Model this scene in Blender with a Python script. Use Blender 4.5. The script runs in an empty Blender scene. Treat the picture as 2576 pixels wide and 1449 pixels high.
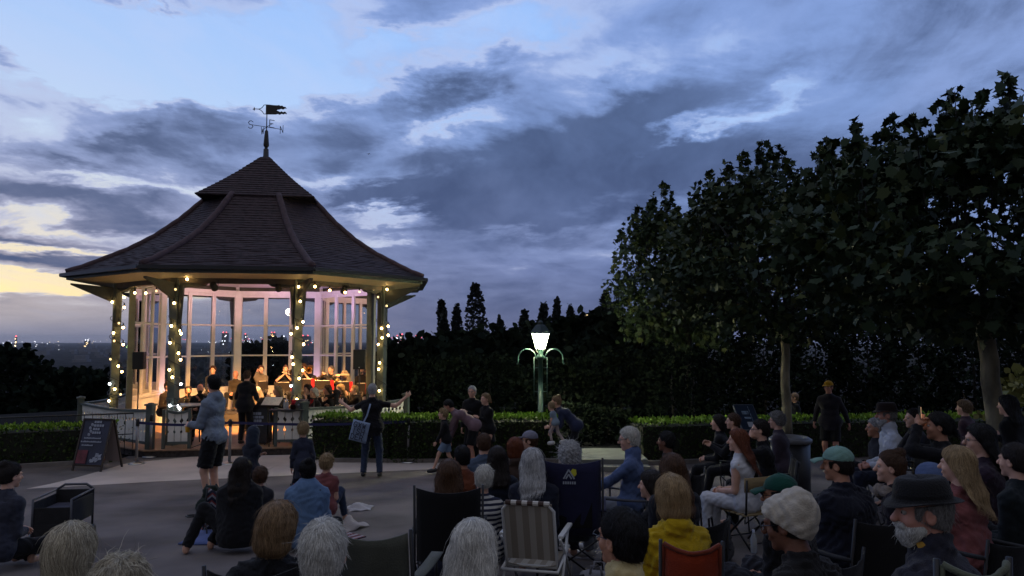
import bpy, math, random
import numpy as np
from mathutils import Vector, Matrix
R = math.radians
rng = np.random.default_rng(7)
random.seed(7)
sc = bpy.context.scene
COL = sc.collection
# ---------------------------------------------------------------- camera
F, CX, CY, PITCH, CAMH = 1870.0, 1288.0, 724.5, R(4.0), 2.65
cam_d = bpy.data.cameras.new('camera'); cam = bpy.data.objects.new('camera', cam_d); COL.objects.link(cam)
cam.location = (0, 0, CAMH); cam.rotation_euler = (R(90) + PITCH, 0, 0)
cam_d.sensor_width = 36; cam_d.lens = 36 * F / 2576; cam_d.clip_start = 0.05; cam_d.clip_end = 60000
sc.camera = cam
sc.view_settings.view_transform = 'Standard'; sc.view_settings.look = 'None'
sc.view_settings.exposure = 0; sc.view_settings.gamma = 1
try:
    sc.cycles.use_denoising = True
    sc.cycles.denoiser = 'OPENIMAGEDENOISE'
    sc.cycles.max_bounces = 6; sc.cycles.diffuse_bounces = 3; sc.cycles.glossy_bounces = 3
    sc.cycles.transmission_bounces = 4; sc.cycles.transparent_max_bounces = 10
    sc.cycles.sample_clamp_indirect = 4.0
    sc.cycles.caustics_reflective = False; sc.cycles.caustics_refractive = False
except Exception as e:
    print(e)

def ray(x, y):
    a = (x - CX) / F; b = (CY - y) / F
    return Vector((a, math.cos(PITCH) - b * math.sin(PITCH), math.sin(PITCH) + b * math.cos(PITCH)))
def at(x, y, d):
    "world point seen at picture coordinate (2576 wide) at forward distance d"
    v = ray(x, y); v = v * (d / v.y)
    return Vector((v.x, d, v.z + CAMH))
def ss(a, b, x):
    t = np.clip((x - a) / (b - a), 0, 1); return t * t * (3 - 2 * t)
def zg(x, y):
    "height of the paved ground"
    z = np.maximum(0.95 - 0.068 * y, 0.0)
    # soften the foot of the slope
    k = 0.06; h = np.maximum(k - np.abs(0.95 - 0.068 * y), 0) / k
    z = z + h * h * k * 0.25
    return z + 0.25 * ss(2.6, 4.0, x) * (1 - ss(9.5, 11.5, y)) * ss(2.0, 5.0, y)
def gpt(x, d, y=1000):
    p = at(x, y, d); return Vector((p.x, d, float(zg(p.x, d))))
def aim_d(y_top, h_top, off=0.0):
    "distance at which something h_top high on the sloping ground reaches picture row y_top"
    k = (y_top - 855) / F
    d = (1.70 - h_top) / (k - 0.068) if k > 0.07 else 99
    if d > 14 or d < 0: d = (CAMH - h_top) / k
    return d

# ---------------------------------------------------------------- materials
MATS = {}
def srgb(r, g, b):
    f = lambda c: (c / 255 / 12.92) if c / 255 <= 0.04045 else ((c / 255 + 0.055) / 1.055) ** 2.4
    return (f(r), f(g), f(b))
def mat(name, col, rough=0.7, var=0.0, vscale=8.0, bump=0.0, bscale=60.0, metal=0.0, spec=0.5, col2=None, emit=None, estr=0.0, trans=0.0, stretch=None, detail=4, sheen=0.0):
    if name in MATS: return MATS[name]
    m = bpy.data.materials.new(name); m.use_nodes = True; MATS[name] = m
    nt = m.node_tree; b = nt.nodes['Principled BSDF']
    b.inputs['Roughness'].default_value = rough; b.inputs['Metallic'].default_value = metal
    b.inputs['Specular IOR Level'].default_value = spec
    c4 = (*col, 1)
    b.inputs['Base Color'].default_value = c4
    if sheen: b.inputs['Sheen Weight'].default_value = sheen
    tc = None
    def coords():
        nonlocal tc
        if tc is None:
            t = nt.nodes.new('ShaderNodeTexCoord'); tc = t.outputs['Object']
            if stretch:
                mp = nt.nodes.new('ShaderNodeMapping'); mp.inputs['Scale'].default_value = stretch
                nt.links.new(tc, mp.inputs['Vector']); tc = mp.outputs['Vector']
        return tc
    if var > 0 or col2:
        n = nt.nodes.new('ShaderNodeTexNoise'); n.inputs['Scale'].default_value = vscale; n.inputs['Detail'].default_value = detail
        nt.links.new(coords(), n.inputs['Vector'])
        r = nt.nodes.new('ShaderNodeValToRGB')
        r.color_ramp.elements[0].position = 0.33; r.color_ramp.elements[1].position = 0.67
        lo = tuple(c * (1 - var) for c in col); hi = col2 if col2 else tuple(min(c * (1 + var), 1) for c in col)
        r.color_ramp.elements[0].color = (*lo, 1); r.color_ramp.elements[1].color = (*hi, 1)
        nt.links.new(n.outputs['Fac'], r.inputs['Fac']); nt.links.new(r.outputs['Color'], b.inputs['Base Color'])
    if bump > 0:
        n2 = nt.nodes.new('ShaderNodeTexNoise'); n2.inputs['Scale'].default_value = bscale; n2.inputs['Detail'].default_value = 3
        nt.links.new(coords(), n2.inputs['Vector'])
        bp = nt.nodes.new('ShaderNodeBump'); bp.inputs['Strength'].default_value = bump; bp.inputs['Distance'].default_value = 0.02
        nt.links.new(n2.outputs['Fac'], bp.inputs['Height']); nt.links.new(bp.outputs['Normal'], b.inputs['Normal'])
    if emit:
        b.inputs['Emission Color'].default_value = (*emit, 1); b.inputs['Emission Strength'].default_value = estr
    if trans: b.inputs['Transmission Weight'].default_value = trans
    return m
def cloth(name, r, g, b, rough=0.9, var=0.18, vs=5.0):
    return mat('cloth_' + name, srgb(r, g, b), rough, var, vs, 0.35, 140.0, spec=0.2, sheen=0.1)

# ---------------------------------------------------------------- objects
def new_obj(name, data, parent=None):
    o = bpy.data.objects.new(name, data); COL.objects.link(o)
    if parent is not None: o.parent = parent
    return o
def tag(o, label=None, cat=None, group=None, kind=None):
    if label: o['label'] = label
    if cat: o['category'] = cat
    if group: o['group'] = group
    if kind: o['kind'] = kind
    return o
def thing(name, label, cat, loc=(0, 0, 0), rz=0.0, group=None):
    o = new_obj(name, None); o.location = loc; o.rotation_euler = (0, 0, rz)
    o.empty_display_size = 0.2
    return tag(o, label, cat, group)
def mesh_np(name, V, Fq, mats, smooth=True, parent=None, mi=None):
    "V (n,3), Fq list of arrays (each (m,k))"
    me = bpy.data.meshes.new(name)
    V = np.asarray(V, dtype=np.float32)
    if not isinstance(Fq, (list, tuple)): Fq = [Fq]
    loops = np.concatenate([np.asarray(f, dtype=np.int32).ravel() for f in Fq]) if Fq else np.zeros(0, np.int32)
    tot = np.concatenate([np.full(len(f), f.shape[1], np.int32) for f in Fq])
    start = np.concatenate([[0], np.cumsum(tot)[:-1]]).astype(np.int32)
    me.vertices.add(len(V)); me.vertices.foreach_set('co', V.ravel())
    me.loops.add(len(loops)); me.loops.foreach_set('vertex_index', loops)
    me.polygons.add(len(tot)); me.polygons.foreach_set('loop_start', start)
    if smooth: me.polygons.foreach_set('use_smooth', np.ones(len(tot), dtype=bool))
    for m in (mats if isinstance(mats, (list, tuple)) else [mats]): me.materials.append(m)
    if mi is not None: me.polygons.foreach_set('material_index', np.asarray(mi, dtype=np.int32))
    me.update(calc_edges=True); me.validate()
    return new_obj(name, me, parent)

def rot_to(d):
    "matrix whose z axis is d"
    return Vector(d).normalized().to_track_quat('Z', 'Y').to_matrix()

class MB:
    def __init__(s): s.v = []; s.f = []; s.m = []; s.cur = 0
    def add(s, vs, fs):
        o = len(s.v); s.v += [tuple(v) for v in vs]; s.f += [tuple(i + o for i in f) for f in fs]; s.m += [s.cur] * len(fs); return s
    def box(s, c, size, rz=0.0, M=None):
        hx, hy, hz = size[0] / 2, size[1] / 2, size[2] / 2
        T = M if M is not None else Matrix.Rotation(rz, 3, 'Z')
        vs = [Vector(c) + T @ Vector((x, y, z)) for z in (-hz, hz) for y in (-hy, hy) for x in (-hx, hx)]
        return s.add(vs, [(0, 2, 3, 1), (4, 5, 7, 6), (0, 1, 5, 4), (2, 6, 7, 3), (0, 4, 6, 2), (1, 3, 7, 5)])
    def beam(s, p, q, w, h, up=(0, 0, 1)):
        p = Vector(p); q = Vector(q); d = (q - p).normalized(); up = Vector(up)
        if abs(d.dot(up)) > 0.99: up = Vector((0, 1, 0))
        x = d.cross(up).normalized(); z = x.cross(d).normalized()
        vs = [a + x * i * w / 2 + z * j * h / 2 for a in (p, q) for i, j in ((-1, -1), (1, -1), (1, 1), (-1, 1))]
        return s.add(vs, [(3, 2, 1, 0), (4, 5, 6, 7), (0, 1, 5, 4), (1, 2, 6, 5), (2, 3, 7, 6), (3, 0, 4, 7)])
    def tube(s, pts, r, n=6, cap=True):
        pts = [Vector(p) for p in pts]; k = len(pts)
        rs = r if isinstance(r, (list, tuple)) else [r] * k
        vs = []; ref = None
        for i, p in enumerate(pts):
            d = (pts[min(i + 1, k - 1)] - pts[max(i - 1, 0)])
            if d.length < 1e-9: d = Vector((0, 0, 1))
            d.normalize()
            if ref is None or abs(ref.dot(d)) > 0.98: ref = Vector((0, 0, 1)) if abs(d.z) < 0.9 else Vector((1, 0, 0))
            x = d.cross(ref).normalized(); y = x.cross(d).normalized(); ref = y
            vs += [p + (x * math.cos(2 * math.pi * j / n) + y * math.sin(2 * math.pi * j / n)) * rs[i] for j in range(n)]
        fs = [(i * n + j, i * n + (j + 1) % n, (i + 1) * n + (j + 1) % n, (i + 1) * n + j) for i in range(k - 1) for j in range(n)]
        if cap: fs += [tuple(reversed(range(n))), tuple(range((k - 1) * n, k * n))]
        return s.add(vs, fs)
    def lathe(s, prof, c=(0, 0, 0), n=16, axis=(0, 0, 1)):
        T = rot_to(axis); vs = []; k = len(prof)
        for (r, z) in prof:
            vs += [Vector(c) + T @ Vector((r * math.cos(2 * math.pi * j / n), r * math.sin(2 * math.pi * j / n), z)) for j in range(n)]
        fs = [(i * n + j, i * n + (j + 1) % n, (i + 1) * n + (j + 1) % n, (i + 1) * n + j) for i in range(k - 1) for j in range(n)]
        fs += [tuple(reversed(range(n))), tuple(range((k - 1) * n, k * n))]
        return s.add(vs, fs)
    def ell(s, c, r, n=10, m=7, M=None):
        T = M if M is not None else Matrix.Identity(3)
        if not isinstance(r, (list, tuple)): r = (r, r, r)
        vs = [Vector(c) + T @ Vector((0, 0, -r[2]))]
        for i in range(1, m):
            a = -math.pi / 2 + math.pi * i / m
            vs += [Vector(c) + T @ Vector((r[0] * math.cos(a) * math.cos(2 * math.pi * j / n), r[1] * math.cos(a) * math.sin(2 * math.pi * j / n), r[2] * math.sin(a))) for j in range(n)]
        vs.append(Vector(c) + T @ Vector((0, 0, r[2])))
        fs = [(0, 1 + (j + 1) % n, 1 + j) for j in range(n)]
        for i in range(m - 2):
            a = 1 + i * n; b = a + n
            fs += [(a + j, a + (j + 1) % n, b + (j + 1) % n, b + j) for j in range(n)]
        a = 1 + (m - 2) * n; t = len(vs) - 1
        fs += [(a + j, a + (j + 1) % n, t) for j in range(n)]
        return s.add(vs, fs)
    def plate(s, poly, normal, th):
        "polygon (3d points) extruded by th along normal"
        nrm = Vector(normal).normalized() * th; n = len(poly)
        vs = [Vector(p) for p in poly] + [Vector(p) + nrm for p in poly]
        fs = [tuple(reversed(range(n))), tuple(range(n, 2 * n))] + [(i, (i + 1) % n, n + (i + 1) % n, n + i) for i in range(n)]
        return s.add(vs, fs)
    def grid(s, P, th=0.0):
        "P[i][j] 3d points; if th, a sheet with thickness"
        a = len(P); b = len(P[0])
        vs = [Vector(p) for row in P for p in row]
        fs = [(i * b + j, i * b + j + 1, (i + 1) * b + j + 1, (i + 1) * b + j) for i in range(a - 1) for j in range(b - 1)]
        if not th: return s.add(vs, fs)
        N = [Vector((0, 0, 0)) for _ in vs]
        for f in fs:
            nn = (vs[f[2]] - vs[f[0]]).cross(vs[f[3]] - vs[f[1]])
            for i in f: N[i] += nn
        n = len(vs)
        vs2 = [v - N[i].normalized() * th for i, v in enumerate(vs)]
        fs2 = [tuple(i + n for i in reversed(f)) for f in fs]
        rim = [i for i in range(b)] + [i * b + b - 1 for i in range(1, a)] + [(a - 1) * b + j for j in range(b - 2, -1, -1)] + [i * b for i in range(a - 2, 0, -1)]
        fr = [(rim[i], n + rim[i], n + rim[(i + 1) % len(rim)], rim[(i + 1) % len(rim)]) for i in range(len(rim))]
        return s.add(vs + vs2, fs + fs2 + fr)
    def build(s, name, m, parent=None, smooth=False, origin=None, bevel=0.0):
        me = bpy.data.meshes.new(name)
        vs = s.v
        if origin is not None: vs = [(v[0] - origin[0], v[1] - origin[1], v[2] - origin[2]) for v in vs]
        me.from_pydata(vs, [], s.f)
        for q in (m if isinstance(m, (list, tuple)) else [m]): me.materials.append(q)
        if any(s.m): me.polygons.foreach_set('material_index', np.array(s.m, dtype=np.int32))
        if smooth: me.polygons.foreach_set('use_smooth', np.ones(len(s.f), dtype=bool))
        me.update(); o = new_obj(name, me, parent)
        if bevel:
            b = o.modifiers.new('bevel', 'BEVEL'); b.width = bevel; b.segments = 2; b.limit_method = 'ANGLE'
        return o
def copy_tree(o, parent=None):
    c = o.copy(); COL.objects.link(c)
    if parent is not None: c.parent = parent
    for ch in list(o.children): copy_tree(ch, c)
    return c

# ---------------------------------------------------------------- stroke letters (for signs)
GLY = {
 'A': [[(0,0),(.5,1),(1,0)],[(.2,.4),(.8,.4)]], 'B': [[(0,0),(0,1),(.7,1),(.9,.8),(.7,.55),(0,.52)],[(.7,.52),(1,.3),(.8,0),(0,0)]],
 'C': [[(1,.85),(.7,1),(.3,1),(0,.7),(0,.3),(.3,0),(.7,0),(1,.15)]], 'D': [[(0,0),(0,1),(.6,1),(1,.7),(1,.3),(.6,0),(0,0)]],
 'E': [[(1,1),(0,1),(0,0),(1,0)],[(0,.52),(.75,.52)]], 'F': [[(1,1),(0,1),(0,0)],[(0,.52),(.75,.52)]],
 'G': [[(1,.85),(.7,1),(.3,1),(0,.7),(0,.3),(.3,0),(.7,0),(1,.2),(1,.45),(.6,.45)]], 'H': [[(0,0),(0,1)],[(1,0),(1,1)],[(0,.5),(1,.5)]],
 'I': [[(.5,0),(.5,1)]], 'L': [[(0,1),(0,0),(1,0)]], 'M': [[(0,0),(0,1),(.5,.4),(1,1),(1,0)]], 'N': [[(0,0),(0,1),(1,0),(1,1)]],
 'O': [[(.3,0),(0,.3),(0,.7),(.3,1),(.7,1),(1,.7),(1,.3),(.7,0),(.3,0)]], 'P': [[(0,0),(0,1),(.7,1),(1,.8),(.7,.5),(0,.5)]],
 'R': [[(0,0),(0,1),(.7,1),(1,.8),(.7,.5),(0,.5)],[(.5,.5),(1,0)]], 'S': [[(1,.85),(.7,1),(.3,1),(0,.8),(.2,.55),(.8,.45),(1,.2),(.7,0),(.3,0),(0,.15)]],
 'T': [[(0,1),(1,1)],[(.5,1),(.5,0)]], 'U': [[(0,1),(0,.25),(.3,0),(.7,0),(1,.25),(1,1)]], 'V': [[(0,1),(.5,0),(1,1)]],
 'W': [[(0,1),(.25,0),(.5,.7),(.75,0),(1,1)]], 'X': [[(0,0),(1,1)],[(0,1),(1,0)]], 'Y': [[(0,1),(.5,.5),(1,1)],[(.5,.5),(.5,0)]],
 'K': [[(0,0),(0,1)],[(1,1),(0,.45),(1,0)]], '/': [[(0,0),(1,1)]], '.': [[(.4,0),(.6,0)]], '-': [[(.1,.5),(.9,.5)]]}
def letters(mb, text, o, ux, uz, h, wr=0.6, gap=0.2, t=0.02):
    "write text: o lower-left corner, ux/uz unit vectors, h letter height, t stroke thickness"
    o = Vector(o); ux = Vector(ux).normalized(); uz = Vector(uz).normalized(); nrm = ux.cross(uz)
    x = 0.0
    for ch in text:
        for st in GLY.get(ch, []):
            for a, b in zip(st[:-1], st[1:]):
                pa = o + ux * (x + a[0] * h * wr) + uz * (a[1] * h); pb = o + ux * (x + b[0] * h * wr) + uz * (b[1] * h)
                d = (pb - pa).normalized() * t * 0.4
                mb.beam(pa - d, pb + d, t, t * 0.5, up=nrm)
        x += h * (wr + gap) if ch != ' ' else h * 0.5
    return x
# ---------------------------------------------------------------- implicit surfaces
def A(*v): return np.array(v, dtype=np.float64)
def nrm(v):
    v = np.asarray(v, dtype=np.float64); return v / (np.linalg.norm(v) + 1e-12)
def cap(a, b, ra, rb=None, k=0.02, flat=False): return ('c', np.asarray(a, float), np.asarray(b, float), ra, ra if rb is None else rb, k, flat)
def elp(c, r, M=None, k=0.02): return ('e', np.asarray(c, float), np.asarray(r, float), np.eye(3) if M is None else M, k, False)
def sub(p): return ('-',) + (p,)
def half(p, n): return ('h', np.asarray(p, float), nrm(n))
def prim_eval(p, X, Y, Z):
    if p[0] == 'c':
        a, b, ra, rb = p[1:5]; ab = b - a; L2 = ab @ ab + 1e-12
        t0 = ((X - a[0]) * ab[0] + (Y - a[1]) * ab[1] + (Z - a[2]) * ab[2]) / L2
        t = np.clip(t0, 0, 1)
        d = np.sqrt((X - a[0] - ab[0] * t) ** 2 + (Y - a[1] - ab[1] * t) ** 2 + (Z - a[2] - ab[2] * t) ** 2) - (ra + (rb - ra) * t)
        if p[6]: d = np.maximum(d, (t0 - 1) * math.sqrt(L2))
        return d
    c, r, M = p[1:4]
    x, y, z = X - c[0], Y - c[1], Z - c[2]
    lx = (M[0, 0] * x + M[1, 0] * y + M[2, 0] * z) / r[0]
    ly = (M[0, 1] * x + M[1, 1] * y + M[2, 1] * z) / r[1]
    lz = (M[0, 2] * x + M[1, 2] * y + M[2, 2] * z) / r[2]
    k0 = np.sqrt(lx * lx + ly * ly + lz * lz); k1 = np.sqrt((lx / r[0]) ** 2 + (ly / r[1]) ** 2 + (lz / r[2]) ** 2) + 1e-9
    return k0 * (k0 - 1) / k1
def prim_box(p, m=0.0):
    if p[0] == 'c':
        r = max(p[3], p[4]); return np.minimum(p[1], p[2]) - r - m, np.maximum(p[1], p[2]) + r + m
    r = np.max(p[2]); r = np.abs(p[3]) @ p[2]; return p[1] - r - m, p[1] + r + m
class Vol:
    def __init__(s, prims, res, wr=0.0, seed=0.0):
        pos = [p for p in prims if p[0] in 'ce']
        lo = np.min([prim_box(p)[0] for p in pos], axis=0) - 2.5 * res - wr; hi = np.max([prim_box(p)[1] for p in pos], axis=0) + 2.5 * res + wr
        n = np.ceil((hi - lo) / res).astype(int) + 1
        s.lo, s.res, s.n = lo, res, n
        ax = [lo[i] + res * np.arange(n[i]) for i in range(3)]
        d = np.full(n, 0.12)
        def rng_(b0, b1):
            i0 = np.clip(np.floor((b0 - lo) / res).astype(int), 0, n); i1 = np.clip(np.ceil((b1 - lo) / res).astype(int) + 1, 0, n)
            return tuple(slice(a, b) for a, b in zip(i0, i1))
        def grids(sl): return np.ix_(*[ax[i][sl[i]] for i in range(3)])
        for p in pos:
            k = p[5] if p[0] == 'c' else p[4]
            sl = rng_(*prim_box(p, k + 2 * res))
            X, Y, Z = grids(sl); b = prim_eval(p, X, Y, Z); a = d[sl]
            h = np.maximum(k - np.abs(a - b), 0) / max(k, 1e-6)
            d[sl] = np.minimum(a, b) - h * h * k * 0.25
        for p in prims:
            if p[0] == '-':
                q = p[1]; k = q[5] if q[0] == 'c' else q[4]
                sl = rng_(*prim_box(q, k + 2 * res)); X, Y, Z = grids(sl); b = -prim_eval(q, X, Y, Z); a = d[sl]
                h = np.maximum(k - np.abs(a - b), 0) / max(k, 1e-6)
                d[sl] = np.maximum(a, b) + h * h * k * 0.25
        if wr:
            X, Y, Z = grids((slice(None),) * 3); q = seed
            w = np.sin(31 * X + 9 * np.sin(13 * Z + q) + q) * np.sin(27 * Z + 7 * np.sin(15 * Y + 2 * q)) + 0.6 * np.sin(61 * Z + 11 * np.sin(19 * X + q) + 8 * np.sin(17 * Y))
            d = d + wr * w
        for p in prims:
            if p[0] == 'h':
                X, Y, Z = grids((slice(None),) * 3)
                d = np.maximum(d, (X - p[1][0]) * p[2][0] + (Y - p[1][1]) * p[2][1] + (Z - p[1][2]) * p[2][2])
        s.d = d
    def mesh(s):
        d = s.d; sg = d < 0
        c = sum(sg[i:sg.shape[0] - 1 + i, j:sg.shape[1] - 1 + j, k:sg.shape[2] - 1 + k].astype(np.int8) for i in (0, 1) for j in (0, 1) for k in (0, 1))
        act = (c > 0) & (c < 8); idx = np.argwhere(act)
        if len(idx) == 0: return np.zeros((0, 3)), np.zeros((0, 4), int)
        ids = np.full(act.shape, -1, np.int64); ids[act] = np.arange(len(idx))
        off = [(i, j, k) for i in (0, 1) for j in (0, 1) for k in (0, 1)]
        val = np.stack([d[idx[:, 0] + o[0], idx[:, 1] + o[1], idx[:, 2] + o[2]] for o in off], 1)
        P = np.zeros((len(idx), 3)); N = np.zeros(len(idx)); offa = np.array(off, float)
        for a in range(8):
            for b in range(a + 1, 8):
                if sum(abs(np.array(off[a]) - np.array(off[b]))) != 1: continue
                da, db = val[:, a], val[:, b]; m = (da < 0) != (db < 0)
                t = np.where(m, da / np.where(m, da - db, 1), 0)
                P[m] += offa[a] + t[m, None] * (offa[b] - offa[a]); N[m] += 1
        V = (idx + P / N[:, None]) * s.res + s.lo
        Fs = []
        for axx in range(3):
            u, v = [(1, 2), (2, 0), (0, 1)][axx]
            s0 = [slice(None)] * 3; s1 = [slice(None)] * 3
            s0[axx] = slice(0, -1); s1[axx] = slice(1, None)
            A0, A1 = sg[tuple(s0)], sg[tuple(s1)]
            e = np.argwhere(A0 != A1)
            e = e[(e[:, u] > 0) & (e[:, v] > 0) & (e[:, u] < d.shape[u] - 1) & (e[:, v] < d.shape[v] - 1)]
            if not len(e): continue
            du = np.zeros(3, int); du[u] = 1; dv = np.zeros(3, int); dv[v] = 1
            q = [ids[tuple((e - x).T)] for x in (du + dv, dv, 0 * du, du)]
            f = np.stack(q, 1); flip = ~A0[tuple(e.T)]
            f[flip] = f[flip][:, ::-1]; Fs.append(f)
        Fq = np.concatenate(Fs); Fq = Fq[(Fq >= 0).all(1)]
        return V, Fq
    def grad(s):
        if not hasattr(s, 'g'): s.g = np.stack(np.gradient(s.d, s.res), -1)
        return s.g
    def sample(s, P):
        q = (P - s.lo) / s.res; q = np.clip(q, 0, np.array(s.n) - 1.001); i = q.astype(int); f = q - i
        g = s.grad(); D = 0; G = 0
        for a in (0, 1):
            for b in (0, 1):
                for c in (0, 1):
                    w = (f[:, 0] if a else 1 - f[:, 0]) * (f[:, 1] if b else 1 - f[:, 1]) * (f[:, 2] if c else 1 - f[:, 2])
                    D = D + w * s.d[i[:, 0] + a, i[:, 1] + b, i[:, 2] + c]; G = G + w[:, None] * g[i[:, 0] + a, i[:, 1] + b, i[:, 2] + c]
        return D, G / (np.linalg.norm(G, axis=1, keepdims=True) + 1e-9)
def join_np(parts):
    V = []; Fq = []; o = 0
    for v, f in parts:
        V.append(v); Fq.append(f + o); o += len(v)
    return np.concatenate(V), np.concatenate(Fq)
def vol_obj(name, prims, res, m, parent, wr=0.0, seed=0.0):
    V, Fq = Vol(prims, res, wr, seed).mesh()
    return mesh_np(name, V, Fq, m, True, parent)

def hair_mat(key, base, tip, rough=0.42):
    name = 'hair_' + key
    if name in MATS: return MATS[name]
    m = bpy.data.materials.new(name); m.use_nodes = True; nt = m.node_tree; b = nt.nodes['Principled BSDF']
    hi = nt.nodes.new('ShaderNodeHairInfo'); r = nt.nodes.new('ShaderNodeValToRGB')
    r.color_ramp.elements[0].color = (*base, 1); r.color_ramp.elements[1].color = (*tip, 1)
    nt.links.new(hi.outputs['Random'], r.inputs['Fac']); nt.links.new(r.outputs['Color'], b.inputs['Base Color'])
    b.inputs['Roughness'].default_value = rough; b.inputs['Specular IOR Level'].default_value = 0.35
    MATS[name] = m; return m
HAIRC = {'white': (srgb(134,132,126), srgb(240,238,230)), 'silver': (srgb(104,104,106), srgb(222,222,222)), 'grey': (srgb(70,68,66), srgb(150,148,146)),
 'blond': (srgb(96,78,56), srgb(196,168,124)), 'ash': (srgb(74,58,42), srgb(172,142,106)), 'brown': (srgb(44,30,22), srgb(104,74,52)), 'red': (srgb(70,36,22), srgb(140,78,48)),
 'dark': (srgb(18,14,13), srgb(48,38,34)), 'black': (srgb(9,8,9), srgb(26,24,26)), 'greyblond': (srgb(92,82,66), srgb(222,212,186))}

def add_strands(vol, V, n, steps, seg, flow, key, parent, rad=0.0011, lift=0.004, noise=0.25, seed=1):
    g = np.random.default_rng(seed)
    p = V[g.integers(0, len(V), n)] + g.normal(0, vol.res * 0.5, (n, 3))
    pts = [p.copy()]; jit = g.normal(0, noise, (n, 3)); lf = np.abs(g.normal(0, lift, n))
    stray = g.random(n) < 0.05; lf[stray] *= 5; jit[stray] *= 2.5
    L = g.uniform(0.6, 1.25, n)[:, None] * seg
    for i in range(steps):
        D, G = vol.sample(p)
        f = flow(p) + .20 * np.sin(p[:, [1, 2, 0]] * 55 + p[:, [2, 0, 1]] * 34 + seed) + jit + g.normal(0, noise * 0.4, (n, 3))
        f = f - (f * G).sum(1, keepdims=True) * G
        f /= np.linalg.norm(f, axis=1, keepdims=True) + 1e-9
        p = p + f * L
        D, G = vol.sample(p)
        p = p - G * (np.clip(D, -0.05, 0.05) - lf * (0.4 + i / steps))[:, None]
        pts.append(p.copy())
    P = np.stack(pts, 1).astype(np.float32); k = steps + 1
    hc = bpy.data.hair_curves.new('hair_strands'); hc.add_curves([k] * n)
    hc.attributes['position'].data.foreach_set('vector', P.ravel())
    ra = hc.attributes.get('radius') or hc.attributes.new('radius', 'FLOAT', 'POINT')
    r = np.linspace(1, 0.18, k)[None, :] * rad * g.uniform(0.7, 1.2, n)[:, None]
    ra.data.foreach_set('value', r.astype(np.float32).ravel())
    hc.materials.append(hair_mat(key, *HAIRC[key]))
    return new_obj('hair_strands', hc, parent)

SKIN = {'fair': srgb(205, 160, 138), 'tan': srgb(178, 128, 102), 'brown': srgb(112, 74, 56), 'dark': srgb(70, 46, 36), 'red': srgb(182, 130, 112)}
def skin_mat(k): return mat('skin_' + k, SKIN[k], 0.5, 0.08, 14, 0.1, 90, spec=0.35)

def ik(a, t, l1, l2, pole):
    a = np.asarray(a, float); t = np.asarray(t, float); d = t - a; L = np.linalg.norm(d)
    if L > (l1 + l2) * 0.995: t = a + d / L * (l1 + l2) * 0.995; d = t - a; L = np.linalg.norm(d)
    if L < 0.12: L = 0.12
    u = d / L; x = (l1 * l1 - l2 * l2 + L * L) / (2 * L); h = math.sqrt(max(l1 * l1 - x * x, 0))
    p = np.asarray(pole, float); p = p - (p @ u) * u; p = nrm(p)
    return a + u * x + p * h, t
def rotm(yaw, pitch, roll):
    return np.array(Matrix.Rotation(R(yaw), 3, 'Z') @ Matrix.Rotation(R(-pitch), 3, 'X') @ Matrix.Rotation(R(roll), 3, 'Y'))

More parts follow.
